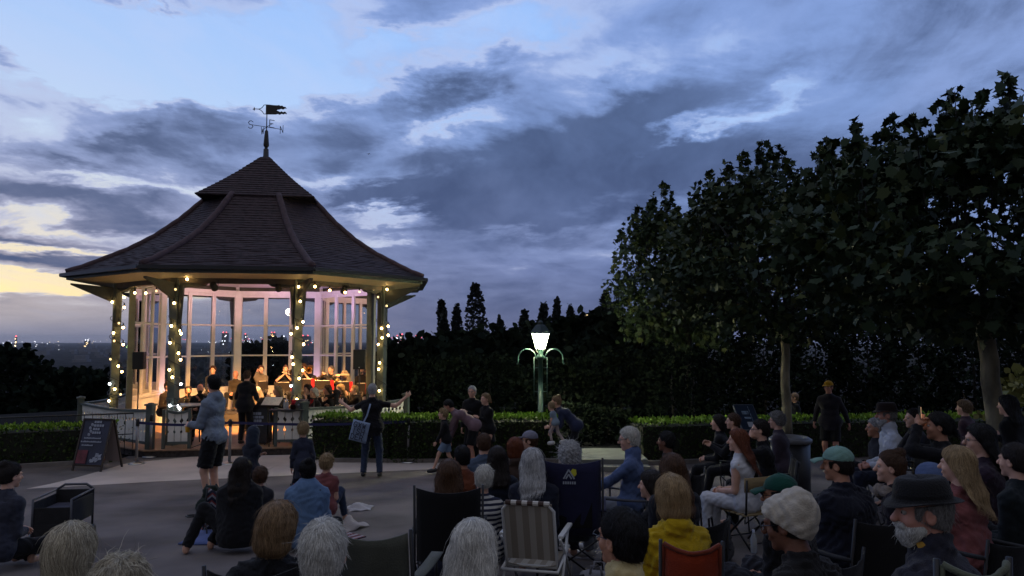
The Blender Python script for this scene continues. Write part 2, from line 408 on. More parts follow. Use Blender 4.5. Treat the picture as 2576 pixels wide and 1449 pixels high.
def person(label, loc, yaw=0, H=1.72, pose='sit', seat=0.40, lean=4, side=0, twist=0, hunch=0.0, head=(0, 0, 0), lh='lap', rh='lap', lf=None, rf=None, lpole=None, rpole=None,
           skin='fair', hair=('short', 'brown'), top=('shirt', None, 'long'), bottom=('trousers', None), shoes=None, hat=None, glasses=False, beard=None, eyes=False,
           q=1, strands=0, bulk=1.0, group=None, hood=False, curl=0.5, palmL=None, palmR=None, baldness=0.0, legs=True, cat='person', hl=None, pz=None):
    root = thing('person', label, cat, loc, R(yaw), group)
    s = H / 1.75; b = bulk; HR = {0: .0045, 1: .0062, 2: .008, 3: .0105}[q]; BR = {0: .012, 1: .015, 2: .019, 3: .024}[q]
    seed = float(abs(hash(label)) % 1000) / 100 if False else (sum(ord(c) for c in label) % 628) / 100
    if pose == 'stand': pel = A(0, 0, .53 * H)
    elif pose == 'sit': pel = A(0, 0, seat + .11 * s)
    else: pel = A(0, 0, .12 * s)
    if pz is not None: pel[2] = pz
    u = nrm((math.sin(R(side)), math.sin(R(lean)), math.cos(R(lean)))); r = nrm((math.cos(R(twist)), math.sin(R(twist)), 0)); r = nrm(r - (r @ u) * u); f = np.cross(u, r)
    waist = pel + u * .17 * s; chest = pel + u * .35 * s + f * .01; NB = pel + u * .50 * s + f * (.02 + hunch) * s
    hy, hp, hr_ = head; RH = rotm(hy, hp, hr_); hs = (0.55 + 0.45 * s) if s < 0.9 else s ** 0.5
    nkd = nrm(u * .55 + RH[:, 2] * .45 + f * .12)
    Hc = NB + nkd * .075 * s + RH @ (A(0, .018, .105) * hs)
    h2w = lambda x, y, z: Hc + RH @ (A(x, y, z) * hs)
    sh = {}; el = {}; wr = {}; hp_ = {}; kn = {}; an = {}
    la, lb, lt, lsn = .285 * s, .255 * s, .43 * s, .425 * s
    for sg, key, tgt, pole in ((-1, 'L', lh, lpole), (1, 'R', rh, rpole)):
        S = NB - u * .075 * s + r * sg * (.158 * s * (0.6 + 0.4 * b)); sh[key] = S
        if tgt == 'down': tgt = S + A(sg * .07, .03, -.52) * s
        elif tgt == 'lap': tgt = pel + A(sg * .05, .30, .10) * s
        elif tgt == 'knee': tgt = pel + A(sg * .14, .42, .09) * s
        elif tgt == 'rest': tgt = pel + A(sg * .28, .26, .20) * s
        elif tgt == 'fold': tgt = pel + A(-sg * .06, .24, .26) * s
        elif tgt == 'back': tgt = S + A(sg * .16, -.24, -.47) * s
        e, w = ik(S, np.asarray(tgt, float), la, lb, pole if pole is not None else (sg * .55, -.9, -.5)); el[key] = e; wr[key] = w
    for sg, key, tgt in ((-1, 'L', lf), (1, 'R', rf)):
        Hp = pel + A(sg * .085 * s, 0, -.02 * s); hp_[key] = Hp
        pole = (sg * .12, 1, .25)
        if tgt is None:
            if pose == 'stand': tgt = (sg * .095, 0.0, .075)
            elif pose == 'sit': tgt = (sg * .13, .40 * s, .075)
            else: tgt = (-sg * .10, .34 * s, .06); pole = (sg * 1.2, .5, .35)
        elif pose == 'floor': pole = (sg * .5, .5, 1.0)
        kn[key], an[key] = ik(Hp, np.asarray(tgt, float), lt, lsn, pole)
    # ---- body
    T = [cap(chest - r * .07 * s * b, chest + r * .07 * s * b, .10 * s * b, k=.05), cap(sh['L'], sh['R'], .046 * s, k=.05), cap(NB - u * .01, sh['L'] * .75 + NB * .25, .05 * s, .04 * s, k=.04), cap(NB - u * .01, sh['R'] * .75 + NB * .25, .05 * s, .04 * s, k=.04),
         cap(waist - r * .05 * s * b, waist + r * .05 * s * b, .098 * s * b, k=.06), cap(pel - r * .075 * s * b, pel + r * .075 * s * b, .105 * s * b, k=.06)]
    body = list(T)
    nk0 = NB - u * .01; body.append(cap(nk0, h2w(0, -.018, -.05), .06 * s, .054 * hs, k=.035))
    for k in 'LR':
        body += [cap(sh[k], el[k], .050 * s, .038 * s, k=.03), cap(el[k], wr[k], .038 * s, .026 * s, k=.015)]
        if legs: body += [cap(hp_[k], kn[k], .082 * s * (.5 + .5 * b), .055 * s, k=.03), cap(kn[k], an[k], .054 * s, .036 * s, k=.02)]
        if legs: body += [cap(an[k] - A(0, 0, .03), an[k] + A(0, .14 * s, -.045), .034, .026, k=.02)]
    parts = [Vol(body, BR).mesh()]
    hd = [elp(h2w(0, -.014, .03), A(.074, .094, .088) * hs, RH, .02), elp(h2w(0, .022, -.035), A(.057, .066, .076) * hs, RH, .03), cap(h2w(0, .066, -.093), h2w(0, .05, -.085), .022 * hs, k=.02),
          cap(h2w(0, .084, .012), h2w(0, .106, -.022), .009 * hs, .0145 * hs, k=.012), cap(h2w(-.034, .076, .026), h2w(.034, .076, .026), .011 * hs, k=.014),
          elp(h2w(.034, .058, -.026), A(.024, .022, .024) * hs, RH, .014), elp(h2w(-.034, .058, -.026), A(.024, .022, .024) * hs, RH, .014),
          elp(h2w(.076, -.006, -.008), A(.010, .021, .032) * hs, RH, .008), elp(h2w(-.076, -.006, -.008), A(.010, .021, .032) * hs, RH, .008),
          cap(h2w(-.018, .083, -.056), h2w(.018, .083, -.056), .008 * hs, k=.006), cap(h2w(0, -.018, -.05), nk0, .054 * hs, .056 * s, k=.02),
          sub(elp(h2w(.032, .094, .009), A(.017, .013, .010) * hs, RH, .008)), sub(elp(h2w(-.032, .094, .009), A(.017, .013, .010) * hs, RH, .008)),
          sub(cap(h2w(-.02, .093, -.056), h2w(.02, .093, -.056), .002, k=.004)), sub(elp(h2w(.086, .0, -.008), A(.006, .010, .016) * hs, RH, .005)), sub(elp(h2w(-.086, .0, -.008), A(.006, .010, .016) * hs, RH, .005))]
    parts.append(Vol(hd, HR).mesh())
    tips = {}
    for sg, k in ((-1, 'L'), (1, 'R')):
        d = nrm(wr[k] - el[k]); pn = {'L': palmL, 'R': palmR}[k]
        pn = A(-sg * .8, .1, -.5) if pn is None else np.asarray(pn, float)
        pn = nrm(pn - (pn @ d) * d + 1e-6); tv = np.cross(d, pn) * sg
        W = wr[k]; hh = s * .98
        hp2 = [elp(W + d * .048 * hh, A(.040, .014, .052) * hh, np.stack([tv, pn, d], 1), .012), cap(W - d * .03, W + d * .02, .026 * s, .023 * s, k=.012)]
        for i, (o, ln) in enumerate(((.028, .068), (.010, .076), (-.009, .070), (-.027, .056))):
            a0 = W + (d * .085 + tv * o) * hh; c1 = R(22 + 6 * i); a1 = a0 + (d * math.cos(c1) + pn * math.sin(c1)) * ln * .5 * hh
            c2 = R(60 + 8 * i); a2 = a1 + (d * math.cos(c2) + pn * math.sin(c2)) * ln * .5 * hh
            hp2 += [cap(a0, a1, .0092 * hh, .0085 * hh, k=.003), cap(a1, a2, .0085 * hh, .007 * hh, k=.003)]
        t0 = W + (d * .025 + tv * .028) * hh; t1 = t0 + (d * .62 + tv * .62 + pn * .3) * .042 * hh; t2 = t1 + (d * .85 + tv * .1 + pn * .4) * .032 * hh
        hp2 += [cap(t0, t1, .013 * hh, .0105 * hh, k=.008), cap(t1, t2, .0105 * hh, .008 * hh, k=.003)]
        tips[k] = W + (d * .075 + pn * .03) * hh
        if q < 3 or True: parts.append(Vol(hp2, .0042 if q < 1 else (.0052 if q < 3 else .007)).mesh())
    V, Fq = join_np(parts); mesh_np('body', V, Fq, skin_mat(skin), True, root)
    # ---- clothes
    tn, tm, sl = top[:3]; th = (.013 + (.010 if 'jack' in tn or 'hood' in tn or 'coat' in tn else 0)) * min(s, 1.0) ** 1.5; wrk = (.0085 if q < 1 else .006 if q < 2 else 0.0025) * min(s, 1)
    C = [p[:3] + (p[3] + th, p[4] + th) + p[5:] for p in T]; C.append(cap(pel - r * .08 * s * b, pel + r * .08 * s * b, .112 * s * b + th + .012, k=.05))
    if sl != 'shawl':
        C.append(cap(NB - u * .03, NB + u * .008, .072 * s, .070 * s, k=.03))
        for k in 'LR':
            if sl in ('long', 'short'): C.append(cap(sh[k], el[k] if sl == 'long' else sh[k] * .35 + el[k] * .65, .050 * s + th * .7, .045 * s + th * .6, k=.025, flat=(sl == 'short')))
            if sl == 'long': C.append(cap(el[k], wr[k] - nrm(wr[k] - el[k]) * .005, .045 * s + th * .5, .034 * s + th * .4, k=.02, flat=True))
    else:
        for k in 'LR':
            C += [cap(sh[k], el[k], .075 * s, .085 * s, k=.08), cap(el[k], pel + u * .05 * s + f * .16, .08 * s, .09 * s, k=.08)]
        C += [cap(NB, pel - u * .02, .13 * s, .2 * s, k=.08)]
    if hood: C += [elp(NB - f * .060 + u * .02, A(.095, .058, .062) * s, np.stack([r, f, u], 1), .03)]
    if 'collar' in top: C.append(cap(NB - u * .01, NB + u * .045, .078 * s, .082 * s, k=.01))
    hem = top[3] if len(top) > 3 and isinstance(top[3], float) else .12
    if hem > .15 and pose == 'stand': C.append(cap(pel, pel - A(0, 0, hem * s), .13 * s, .17 * s, k=.05))
    C.append(half(pel - u * hem * s, -u))
    vol_obj(tn, C, BR, tm, root, wrk, seed)
    bt, bm = bottom[:2]
    if legs and bt:
        B = [cap(pel - r * .07 * s * b, pel + r * .07 * s * b, .108 * s * b, k=.03)]
        for k in 'LR':
            B.append(cap(hp_[k], kn[k], .095 * s * (.5 + .5 * b), .072 * s, k=.03, flat=False))
            if bt == 'trousers': B.append(cap(kn[k], an[k] - nrm(an[k] - kn[k]) * .01, .07 * s, .055 * s, k=.03, flat=True))
            if bt == 'shorts' and pose == 'stand': B[-1] = cap(hp_[k], kn[k] + nrm(hp_[k] - kn[k]) * .06, .105 * s, .098 * s, k=.03, flat=True)
        if bt == 'skirt': B.append(cap(pel, pel + A(0, .02, -.46 * s) if pose == 'stand' else (kn['L'] + kn['R']) / 2, .12 * s, .19 * s if pose == 'stand' else .12 * s, k=.06, flat=True))
        vol_obj({'trousers': 'trousers', 'shorts': 'shorts', 'skirt': 'skirt'}[bt], B, BR, bm, root, wrk, seed + 2)
    if legs and shoes is not None:
        for k in 'LR':
            a = an[k]; fw = A(0, 1, 0)
            if pose == 'floor': fw = nrm(a * A(1, 1, 0))
            vol_obj('shoe', [cap(a + A(0, 0, -.02) - fw * .03, a + fw * .05 + A(0, 0, -.035), .042, .038, k=.02), cap(a + fw * .05 + A(0, 0, -.035), a + fw * .15 * s + A(0, 0, -.04), .036, .032, k=.02), half(a - A(0, 0, .073), (0, 0, -1))], max(BR * .7, .009), shoes, root)
    # ---- hair
    hst, hcol = hair; hres = HR * 1.15; hm = mat('hairbase_' + hcol, tuple(a * .45 + c * .30 for a, c in zip(*HAIRC[hcol])), .6, .25, 40, 0.4, 120, stretch=(1, 1, .25), spec=0.25)
    if hst != 'none':
        t = {'short': .008, 'curly': .03, 'bob': .018, 'long': .018, 'bun': .010, 'bald': .004, 'pony': .010, 'messy': .016}[hst] * (1 if s > .85 else .9)
        P = [elp(h2w(0, -.016, .032), (A(.078, .097, .092) + t) * hs, RH, .02)]
        cen = h2w(0, -.02, .02); dn = A(0, 0, -1)
        fpl = half(h2w(0, .060, .062), RH @ A(0, .80, -.60)); npl = half(h2w(0, -.06, -.062 if hst in ('short', 'bald', 'curly', 'messy', 'bun', 'pony') else -.6), RH @ A(0, .25, -1))
        if hst in ('short', 'messy', 'curly', 'bun', 'pony'): P.append(elp(h2w(0, -.045, -.02), (A(.068, .06, .075) + t * .7) * hs, RH, .02))
        if hst == 'bald': P = [elp(h2w(0, -.022, -.005), (A(.077, .092, .075) + t) * hs, RH, .02), half(h2w(0, -.0, .045), RH @ A(0, .55, 1))]
        if hst == 'bob':
            P += [elp(h2w(0, -.035, -.03), A(.098, .092, .115) * hs, RH, .03), elp(h2w(0, -.05, -.085), A(.092, .07, .055) * hs, RH, .03)]
        if hst == 'long':
            L = hl or .36
            bk = nrm(-f * .35 + A(0, 0, -1)); a0 = h2w(0, -.055, -.03)
            for xx in (-.055, 0, .055):
                a1 = a0 + RH[:, 0] * xx * hs; mid = NB - f * .085 * s + r * xx * 1.2 - u * .02; end = NB - f * (.125 + .01) * s + r * xx * 1.15 - u * (L - .12) * s
                P += [cap(a1, mid, .055 * hs, .046 * hs, k=.03), cap(mid, end, .046 * hs, .026 * hs, k=.03)]
            P += [elp(h2w(0, -.03, -.04), A(.094, .085, .11) * hs, RH, .03)]
        if hst == 'bun': P.append(elp(h2w(0, -.075, .115), A(.042, .042, .038) * hs, RH, .012))
        if hst == 'pony': P += [cap(h2w(0, -.105, .04), h2w(0, -.15, -.08), .03, .02, k=.02), cap(h2w(0, -.15, -.08), h2w(0, -.14, -.2), .02, .008, k=.01)]
        ear = [sub(elp(h2w(sg2 * .09, .012, -.015), A(.03, .024, .04) * hs, RH, .01)) for sg2 in (-1, 1)] if hst in ('short', 'bald', 'bun', 'pony', 'messy') else []
        if hat: fpl = half(h2w(0, .045, .0), RH @ A(0, 1, 0)); ear.append(half(h2w(0, 0, .035), RH @ A(0, .1, 1)))
        if baldness: ear.append(sub(elp(h2w(0, -.045, .135), A(baldness * .8, baldness * .9, .046) * hs, RH, .02)))
        vol = Vol(P + ear + [fpl] + ([npl] if hst not in ('bob', 'long') else []), hres, {'curly': .006, 'messy': .004}.get(hst, .0014), seed)
        Vh, Fh = vol.mesh(); ho = mesh_np('hair', Vh, Fh, hm, True, root)
        if strands:
            if baldness:
                keep_ = (np.linalg.norm(Vh - h2w(0, -.045, .118), axis=1) > baldness * hs) | (np.random.default_rng(1).random(len(Vh)) < .8); Vh = Vh[keep_]
            crown = h2w(0, -.05, .12); bun = h2w(0, -.075, .115)
            def flow(p):
                if hst == 'bun': return nrm_rows(bun - p)
                o = nrm_rows(p - crown)
                if hst in ('bob', 'long'):
                    o = nrm_rows(p - (cen + A(0, 0, .05))); o[:, 2] *= .4
                    w = np.clip((p[:, 2] - (Hc[2] + .03)) / .08, 0, 1)[:, None]; return nrm_rows(o * w + dn * (1.05 - w * .8))
                if hst == 'curly': return o + np.sin(p * 190 + p[:, [1, 2, 0]] * 130) * 2.2
                return o + dn * .35
            seg = {'short': .0052, 'bald': .005, 'curly': .005, 'bob': .02, 'long': .028, 'bun': .012, 'pony': .01, 'messy': .010}[hst] * hs
            add_strands(vol, Vh, int(strands * (1.5 if q < 2 else 1)), 6, seg, flow, hcol, ho, rad={0: .0008, 1: .0012, 2: .0018, 3: .003}[q], lift=.006 if hst in ('curly', 'messy') else .0022, noise=.30 if hst in ('messy', 'curly') else .085, seed=int(seed * 100) + 3)
    if beard:
        Bp = [elp(h2w(0, .055, -.085), A(.05, .045, .05) * hs, RH, .02), elp(h2w(0, .03, -.065), A(.064, .05, .04) * hs, RH, .02), cap(h2w(-.028, .088, -.045), h2w(.028, .088, -.045), .011, k=.01), half(h2w(0, .05, -.036), RH @ A(0, -.2, 1))]
        vb = Vol(Bp, HR, .002, seed); Vb, Fb = vb.mesh()
        bo = mesh_np('beard', Vb, Fb, mat('hairbase_' + beard, tuple(a * .45 + c * .35 for a, c in zip(*HAIRC[beard])), .6, .25, 40, 0.4, 120, spec=.25), True, root)
        if strands: add_strands(vb, Vb, strands // 2, 4, .0045, lambda p: np.tile(RH @ A(0, .35, -1), (len(p), 1)), beard, bo, rad=.0008, lift=.002, noise=.25)
    if eyes:
        for sg in (-1, 1):
            e = MB(); e.ell(h2w(sg * .032, .0765, .008), .0115 * hs, 10, 7); e.cur = 1; e.ell(h2w(sg * .032, .0832, .008), .0068 * hs, 8, 5)
            e.build('eye', [mat('eye_white', (.32, .30, .28), .3), mat('eye_iris', (.03, .02, .015), .15)], root, True)
    if glasses:
        g = MB()
        for sg in (-1, 1):
            c = A(sg * .034, .103, .006); pts = [h2w(c[0] + .024 * math.cos(a), c[1] - abs(c[0]) * .1, c[2] + .018 * math.sin(a)) for a in np.linspace(0, 2 * math.pi, 11)]
            g.tube(pts, .0022, 4); g.tube([h2w(sg * .058, .10, .012), h2w(sg * .076, .05, .012), h2w(sg * .08, -.005, .008)], .002, 4)
        g.tube([h2w(-.01, .108, .008), h2w(.01, .108, .008)], .002, 4)
        g.build('glasses', mat('glasses_frame', (.01, .01, .012), .3), root)
    if hat: make_hat(hat, root, h2w, RH, hs, HR)
    info = dict(Hc=Hc, NB=NB, pel=pel, u=u, r=r, f=f, sh=sh, el=el, wr=wr, kn=kn, an=an, tips=tips, h2w=h2w, RH=RH, s=s, chest=chest)
    return root, info
def nrm_rows(v): return v / (np.linalg.norm(v, axis=1, keepdims=True) + 1e-9)

def make_hat(hat, root, h2w, RH, hs, HR):
    kind, m = hat[0], hat[1]
    if kind == 'cap':
        c = Vol([elp(h2w(0, -.014, .045), A(.089, .108, .090) * hs, RH, .01), half(h2w(0, 0, .038), RH @ A(0, .12, -1))], HR, .0012)
        o = vol_obj_from('cap', c, m, root)
        v = MB(); P = []
        for i in range(7):
            a = -1 + 2 * i / 6; P.append([h2w(a * .078, .072 + .02 * (1 - a * a), .044), h2w(a * .076, .115 + .03 * (1 - a * a), .042 - .010 * a * a), h2w(a * .066, .145 + .035 * (1 - a * a), .030 - .016 * a * a)])
        v.grid(P, .006); v.build('visor', hat[2] if len(hat) > 2 else m, o, True)
        b = MB(); b.ell(h2w(0, -.014, .134), .009 * hs, 8, 5); b.build('button', m, o, True)
    elif kind == 'beanie':
        vol_obj('beanie', [elp(h2w(0, -.020, .035), A(.094, .113, .100) * hs, RH, .02), elp(h2w(0, -.075, .055), A(.088, .085, .098) * hs, RH, .03), elp(h2w(0, -.05, -.02), A(.088, .085, .07) * hs, RH, .03), cap(h2w(-.045, .03, .052), h2w(.045, .03, .052), .052, k=.03), half(h2w(0, .02, .022), RH @ A(0, .95, -1))], HR, m, root, .0042, 2.0)
    elif kind == 'hood':
        vol_obj('hood', [elp(h2w(0, -.025, .03), A(.105, .120, .125) * hs, RH, .02), cap(h2w(0, -.05, -.06), h2w(0, -.05, -.13), .085, .09, k=.03), sub(elp(h2w(0, .12, -.005), A(.075, .09, .10) * hs, RH, .02))], HR * 1.3, m, root, .002, 1.0)
    elif kind == 'brim':
        up = RH[:, 2]; L = MB(); prof = []
        def ring(rx, ry, z, dz=0.0): return [h2w(rx * math.cos(a), ry * math.sin(a) - .012, z + dz * (abs(math.cos(a)) ** 2) - .02 * max(0, math.sin(a)) ** 2 * (1 if rx > .12 else 0)) for a in np.linspace(0, 2 * math.pi, 29)]
        L.grid([ring(.128, .152, .044, .016), ring(.11, .130, .043, .008), ring(.093, .113, .048), ring(.091, .110, .085), ring(.083, .102, .122), ring(.062, .088, .142), ring(.026, .055, .134), ring(.002, .004, .128)], 0)
        o = L.build('hat', m, root, True); sd = o.modifiers.new('thick', 'SOLIDIFY'); sd.thickness = .005; ss_ = o.modifiers.new('sub', 'SUBSURF'); ss_.levels = 1; ss_.render_levels = 1
        bd = MB(); bd.grid([ring(.0935, .1135, .049), ring(.0925, .1125, .075)], 0); bd.build('hat_band', hat[2] if len(hat) > 2 else m, o, True)
def vol_obj_from(name, vol, m, parent):
    V, Fq = vol.mesh(); return mesh_np(name, V, Fq, m, True, parent)
# ---------------------------------------------------------------- sky
w = bpy.data.worlds.new('World'); sc.world = w; w.use_nodes = True
nt = w.node_tree; NN = nt.nodes; LK = nt.links
for n in list(NN): NN.remove(n)
def nd(t, **kw):
    n = NN.new(t)
    for k, v in kw.items(): setattr(n, k, v)
    return n
def mth(op, a, b=None, c=None, clamp=False):
    n = nd('ShaderNodeMath', operation=op, use_clamp=clamp)
    for i, v in enumerate((a, b, c)):
        if v is None: continue
        if isinstance(v, (int, float)): n.inputs[i].default_value = v
        else: LK.new(v, n.inputs[i])
    return n.outputs[0]
tcw = nd('ShaderNodeTexCoord'); DIR = tcw.outputs['Generated']
sx = nd('ShaderNodeSeparateXYZ'); LK.new(DIR, sx.inputs[0]); dx, dy, dz = sx.outputs
AZ = mth('ARCTAN2', dx, dy); EL = mth('ARCSINE', dz)
def azel(x, y):
    v = ray(x, y).normalized(); return math.atan2(v.x, v.y), math.asin(v.z)
# cloud sheet: directions laid on a flat layer overhead, so streaks flatten to the horizon
zc = mth('ADD', mth('MAXIMUM', dz, 0.0), 0.16)
PX = mth('DIVIDE', dx, zc); PY = mth('DIVIDE', dy, zc)
def comb(x, y, z):
    n = nd('ShaderNodeCombineXYZ')
    for i, v in enumerate((x, y, z)):
        if isinstance(v, (int, float)): n.inputs[i].default_value = v
        else: LK.new(v, n.inputs[i])
    return n.outputs[0]
def noise(vec, scale, detail=6, rough=0.55, dist=0.0, out='Fac'):
    n = nd('ShaderNodeTexNoise'); n.inputs['Scale'].default_value = scale; n.inputs['Detail'].default_value = detail; n.inputs['Roughness'].default_value = rough; n.inputs['Distortion'].default_value = dist
    LK.new(vec, n.inputs['Vector']); return n.outputs[out]
SKY_NOISE = True
P0 = comb(PX, PY, 3.7)
wv = noise(P0, 0.9, 3, 0.5, 0.0, 'Color')
vm = nd('ShaderNodeVectorMath', operation='MULTIPLY_ADD'); LK.new(wv, vm.inputs[0]); vm.inputs[1].default_value = (0.5, 0.5, 0); LK.new(P0, vm.inputs[2]); P1 = vm.outputs[0]
mpS = nd('ShaderNodeMapping'); mpS.inputs['Rotation'].default_value = (0, 0, R(-35)); mpS.inputs['Scale'].default_value = (1.0, 0.42, 1); LK.new(P1, mpS.inputs['Vector']); P2 = mpS.outputs[0]
n_big = noise(P2, 1.1, 5, 0.55, 0.2); n_fine = noise(P2, 3.6, 8, 0.62, 0.35); n_puff = noise(P1, 2.6, 9, 0.60, 0.25)
# large cloud banks and gaps where the photograph has them: (x, y, half width, half height, tilt deg, weight)
BANKS = [
 # dark banks
 (1350, 430, 310, 84, 8, .62), (1600, 290, 260, 60, 14, .40), (1230, 520, 240, 40, -2, .46), (1700, 440, 260, 60, 8, .28), (930, 290, 200, 50, 10, .26), (1150, 250, 130, 30, 12, .22),
 (520, 320, 180, 46, 8, .36), (250, 270, 170, 26, 2, .18), (400, 385, 200, 20, 0, .20), (100, 240, 120, 24, 0, .14), (200, 345, 130, 16, 0, .22), (200, 415, 200, 14, 0, .20), (560, 440, 110, 22, -4, .24),
 (170, 500, 270, 26, -4, .52), (330, 560, 160, 14, -3, .30), (110, 598, 190, 11, -3, .46), (90, 650, 200, 14, 0, .52), (250, 690, 150, 10, 0, .3), (60, 745, 260, 14, 0, .30), (420, 620, 120, 12, 0, .2),
 (960, 485, 70, 24, 12, .36), (860, 500, 60, 16, 0, .22), (930, 560, 100, 12, 0, .2), (820, 370, 120, 30, 8, .22),
 (330, 45, 70, 46, 20, .40), (180, 45, 60, 16, 0, .28), (430, 52, 50, 12, 0, .28), (60, 155, 50, 16, 0, .30), (0, 120, 40, 36, 0, .30), (400, 115, 30, 30, 0, .16),
 (620, 70, 40, 150, -62, .14), (860, 120, 40, 200, -66, .22), (1080, 60, 60, 260, -70, .20),
 (2250, 180, 420, 240, 0, .16), (1180, 200, 150, 36, 10, .14), (1500, 720, 700, 90, 0, .22), (1450, 600, 420, 34, 3, .16), (1400, 800, 700, 60, 0, .16), (1900, 330, 240, 40, 10, .14), (1950, 480, 300, 80, 6, .18),
 # gaps and thin places
 (300, 140, 360, 100, 6, -.66), (720, 150, 260, 90, 10, -.52), (120, 60, 160, 60, 0, -.3), (1050, 130, 160, 50, 14, -.26), (560, 215, 200, 40, 0, -.30), (1300, 60, 130, 60, 20, -.30), (730, 330, 70, 40, 0, -.24), (60, 330, 130, 22, 0, -.22), (330, 470, 200, 10, -4, -.30),
 (130, 555, 210, 15, -3, -.44), (170, 625, 170, 9, -2, -.50), (60, 700, 240, 12, 0, -.5), (90, 718, 330, 24, 0, -.85), (240, 735, 120, 10, 0, -.3), (300, 610, 110, 8, 0, -.3),
 (960, 540, 140, 20, 6, -.52), (960, 598, 60, 14, 0, -.50), (840, 430, 130, 24, 4, -.36), (1740, 330, 140, 18, 16, -.46), (1080, 320, 120, 26, 14, -.30), (1960, 240, 120, 24, 10, -.26), (2000, 60, 330, 50, 0, -.16), (1640, 120, 160, 40, 14, -.14),
 (560, 500, 70, 18, 0, -.34), (640, 420, 50, 24, 0, -.2), (1500, 645, 320, 14, 2, -.12), (1350, 590, 160, 10, -2, -.18)]
wn = noise(P1, 2.2, 6, .62, 0.0, 'Color'); wsx = nd('ShaderNodeSeparateColor'); LK.new(wn, wsx.inputs[0])
AZw = mth('MULTIPLY_ADD', mth('SUBTRACT', wsx.outputs[0], .5), .22, AZ)
ELw = mth('MULTIPLY_ADD', mth('MULTIPLY', mth('SUBTRACT', wsx.outputs[1], .5), mth('MULTIPLY_ADD', EL, .9, .03)), .62, EL)
acc = None
for (bx, by, bw, bh, tl, wt) in BANKS:
    a0, e0 = azel(bx, by); sw = bw / F * math.cos(a0) ** 2 * 1.0; sh_ = bh / F * math.cos(a0)
    c, s_ = math.cos(R(tl)), math.sin(R(tl))
    da = mth('SUBTRACT', AZw, a0); de = mth('SUBTRACT', ELw, e0)
    u_ = mth('MULTIPLY_ADD', da, c / sw, mth('MULTIPLY', de, s_ / sw)); v_ = mth('MULTIPLY_ADD', da, -s_ / sh_, mth('MULTIPLY', de, c / sh_))
    g = mth('EXPONENT', mth('MULTIPLY', mth('MULTIPLY_ADD', u_, u_, mth('MULTIPLY', v_, v_)), -0.7))
    acc = mth('MULTIPLY', g, wt) if acc is None else mth('MULTIPLY_ADD', g, wt, acc)
dens = mth('ADD', mth('MULTIPLY_ADD', mth('SUBTRACT', n_big, .5), .45, mth('MULTIPLY', mth('SUBTRACT', n_puff, .5), .95)), mth('MULTIPLY', mth('SUBTRACT', n_fine, .5), .60))
dens = mth('MULTIPLY', dens, mth('MULTIPLY_ADD', mth('MULTIPLY', EL, 4.2, clamp=True), .6, .4))
dens = mth('ADD', mth('ADD', mth('MULTIPLY', acc, 1.0), dens), 0.43)
def ramp(fac, stops, interp='EASE'):
    n = nd('ShaderNodeValToRGB'); cr = n.color_ramp; cr.interpolation = interp
    while len(cr.elements) < len(stops): cr.elements.new(0.5)
    for e, (p, c) in zip(cr.elements, stops): e.position = p; e.color = (*c, 1)
    LK.new(fac, n.inputs['Fac']); return n.outputs['Color']
def mix(f, a, b, mode='MIX'):
    n = nd('ShaderNodeMix', data_type='RGBA', blend_type=mode)
    if isinstance(f, (int, float)): n.inputs[0].default_value = f
    else: LK.new(f, n.inputs[0])
    for i, v in ((6, a), (7, b)):
        if isinstance(v, tuple): n.inputs[i].default_value = (*v, 1)
        else: LK.new(v, n.inputs[i])
    return n.outputs[2]
eln = mth('DIVIDE', EL, 0.75, clamp=True)
west = mth('EXPONENT', mth('MULTIPLY', mth('POWER', mth('DIVIDE', mth('SUBTRACT', AZ, -0.72), 0.46), 2.0), -1.0))
low = mth('EXPONENT', mth('MULTIPLY', mth('MAXIMUM', EL, 0.0), -7.5))
glow = mth('MULTIPLY', west, low)
clear = ramp(eln, [(0.0, srgb(128, 132, 178)), (.12, srgb(150, 164, 212)), (.30, srgb(152, 190, 240)), (.7, srgb(120, 168, 236)), (1.0, srgb(104, 148, 222))], 'LINEAR')
clear = mix(mth('MULTIPLY', glow, 1.5, clamp=True), clear, srgb(255, 232, 160))
veil = mth('MULTIPLY', mth('SUBTRACT', noise(P2, 5.5, 8, .65, .5), .42, clamp=True), 2.6, clamp=True)
clear = mix(mth('MULTIPLY', veil, .5), clear, srgb(176, 192, 230))
nsk = nd('ShaderNodeTexSky'); nsk.sky_type = 'NISHITA'; nsk.sun_disc = False; nsk.sun_elevation = R(-1.5); nsk.sun_rotation = R(-42); nsk.altitude = 100
clear = mix(1.0, clear, mix(1.0, nsk.outputs[0], (.08, .08, .08), 'MULTIPLY'), 'ADD')
lit = ramp(eln, [(0.0, srgb(90, 102, 144)), (.12, srgb(98, 117, 168)), (.3, srgb(111, 141, 198)), (.5, srgb(118, 149, 209)), (1.0, srgb(114, 144, 206))], 'LINEAR')
lit = mix(mth('MULTIPLY', glow, 1.1, clamp=True), lit, srgb(206, 190, 180))
pink = noise(P2, 1.7, 3); lit = mix(mth('MULTIPLY', mth('SUBTRACT', pink, .45, clamp=True), 1.4, clamp=True), lit, srgb(142, 158, 204))
dark = ramp(eln, [(0.0, srgb(72, 82, 118)), (.15, srgb(66, 83, 126)), (.4, srgb(58, 77, 115)), (1.0, srgb(70, 92, 144))], 'LINEAR')
dark = mix(mth('MULTIPLY', west, .5), dark, srgb(78, 92, 124))
dark = mix(mth('MULTIPLY', mth('SUBTRACT', noise(P2, 2.4, 8, .6, .2), .36, clamp=True), 2.2, clamp=True), dark, mix(.45, dark, lit))
t1 = nd('ShaderNodeMapRange', interpolation_type='SMOOTHSTEP'); LK.new(dens, t1.inputs[0]); t1.inputs[1].default_value = .06; t1.inputs[2].default_value = .44
t2 = nd('ShaderNodeMapRange', interpolation_type='SMOOTHSTEP'); LK.new(dens, t2.inputs[0]); t2.inputs[1].default_value = .40; t2.inputs[2].default_value = .86
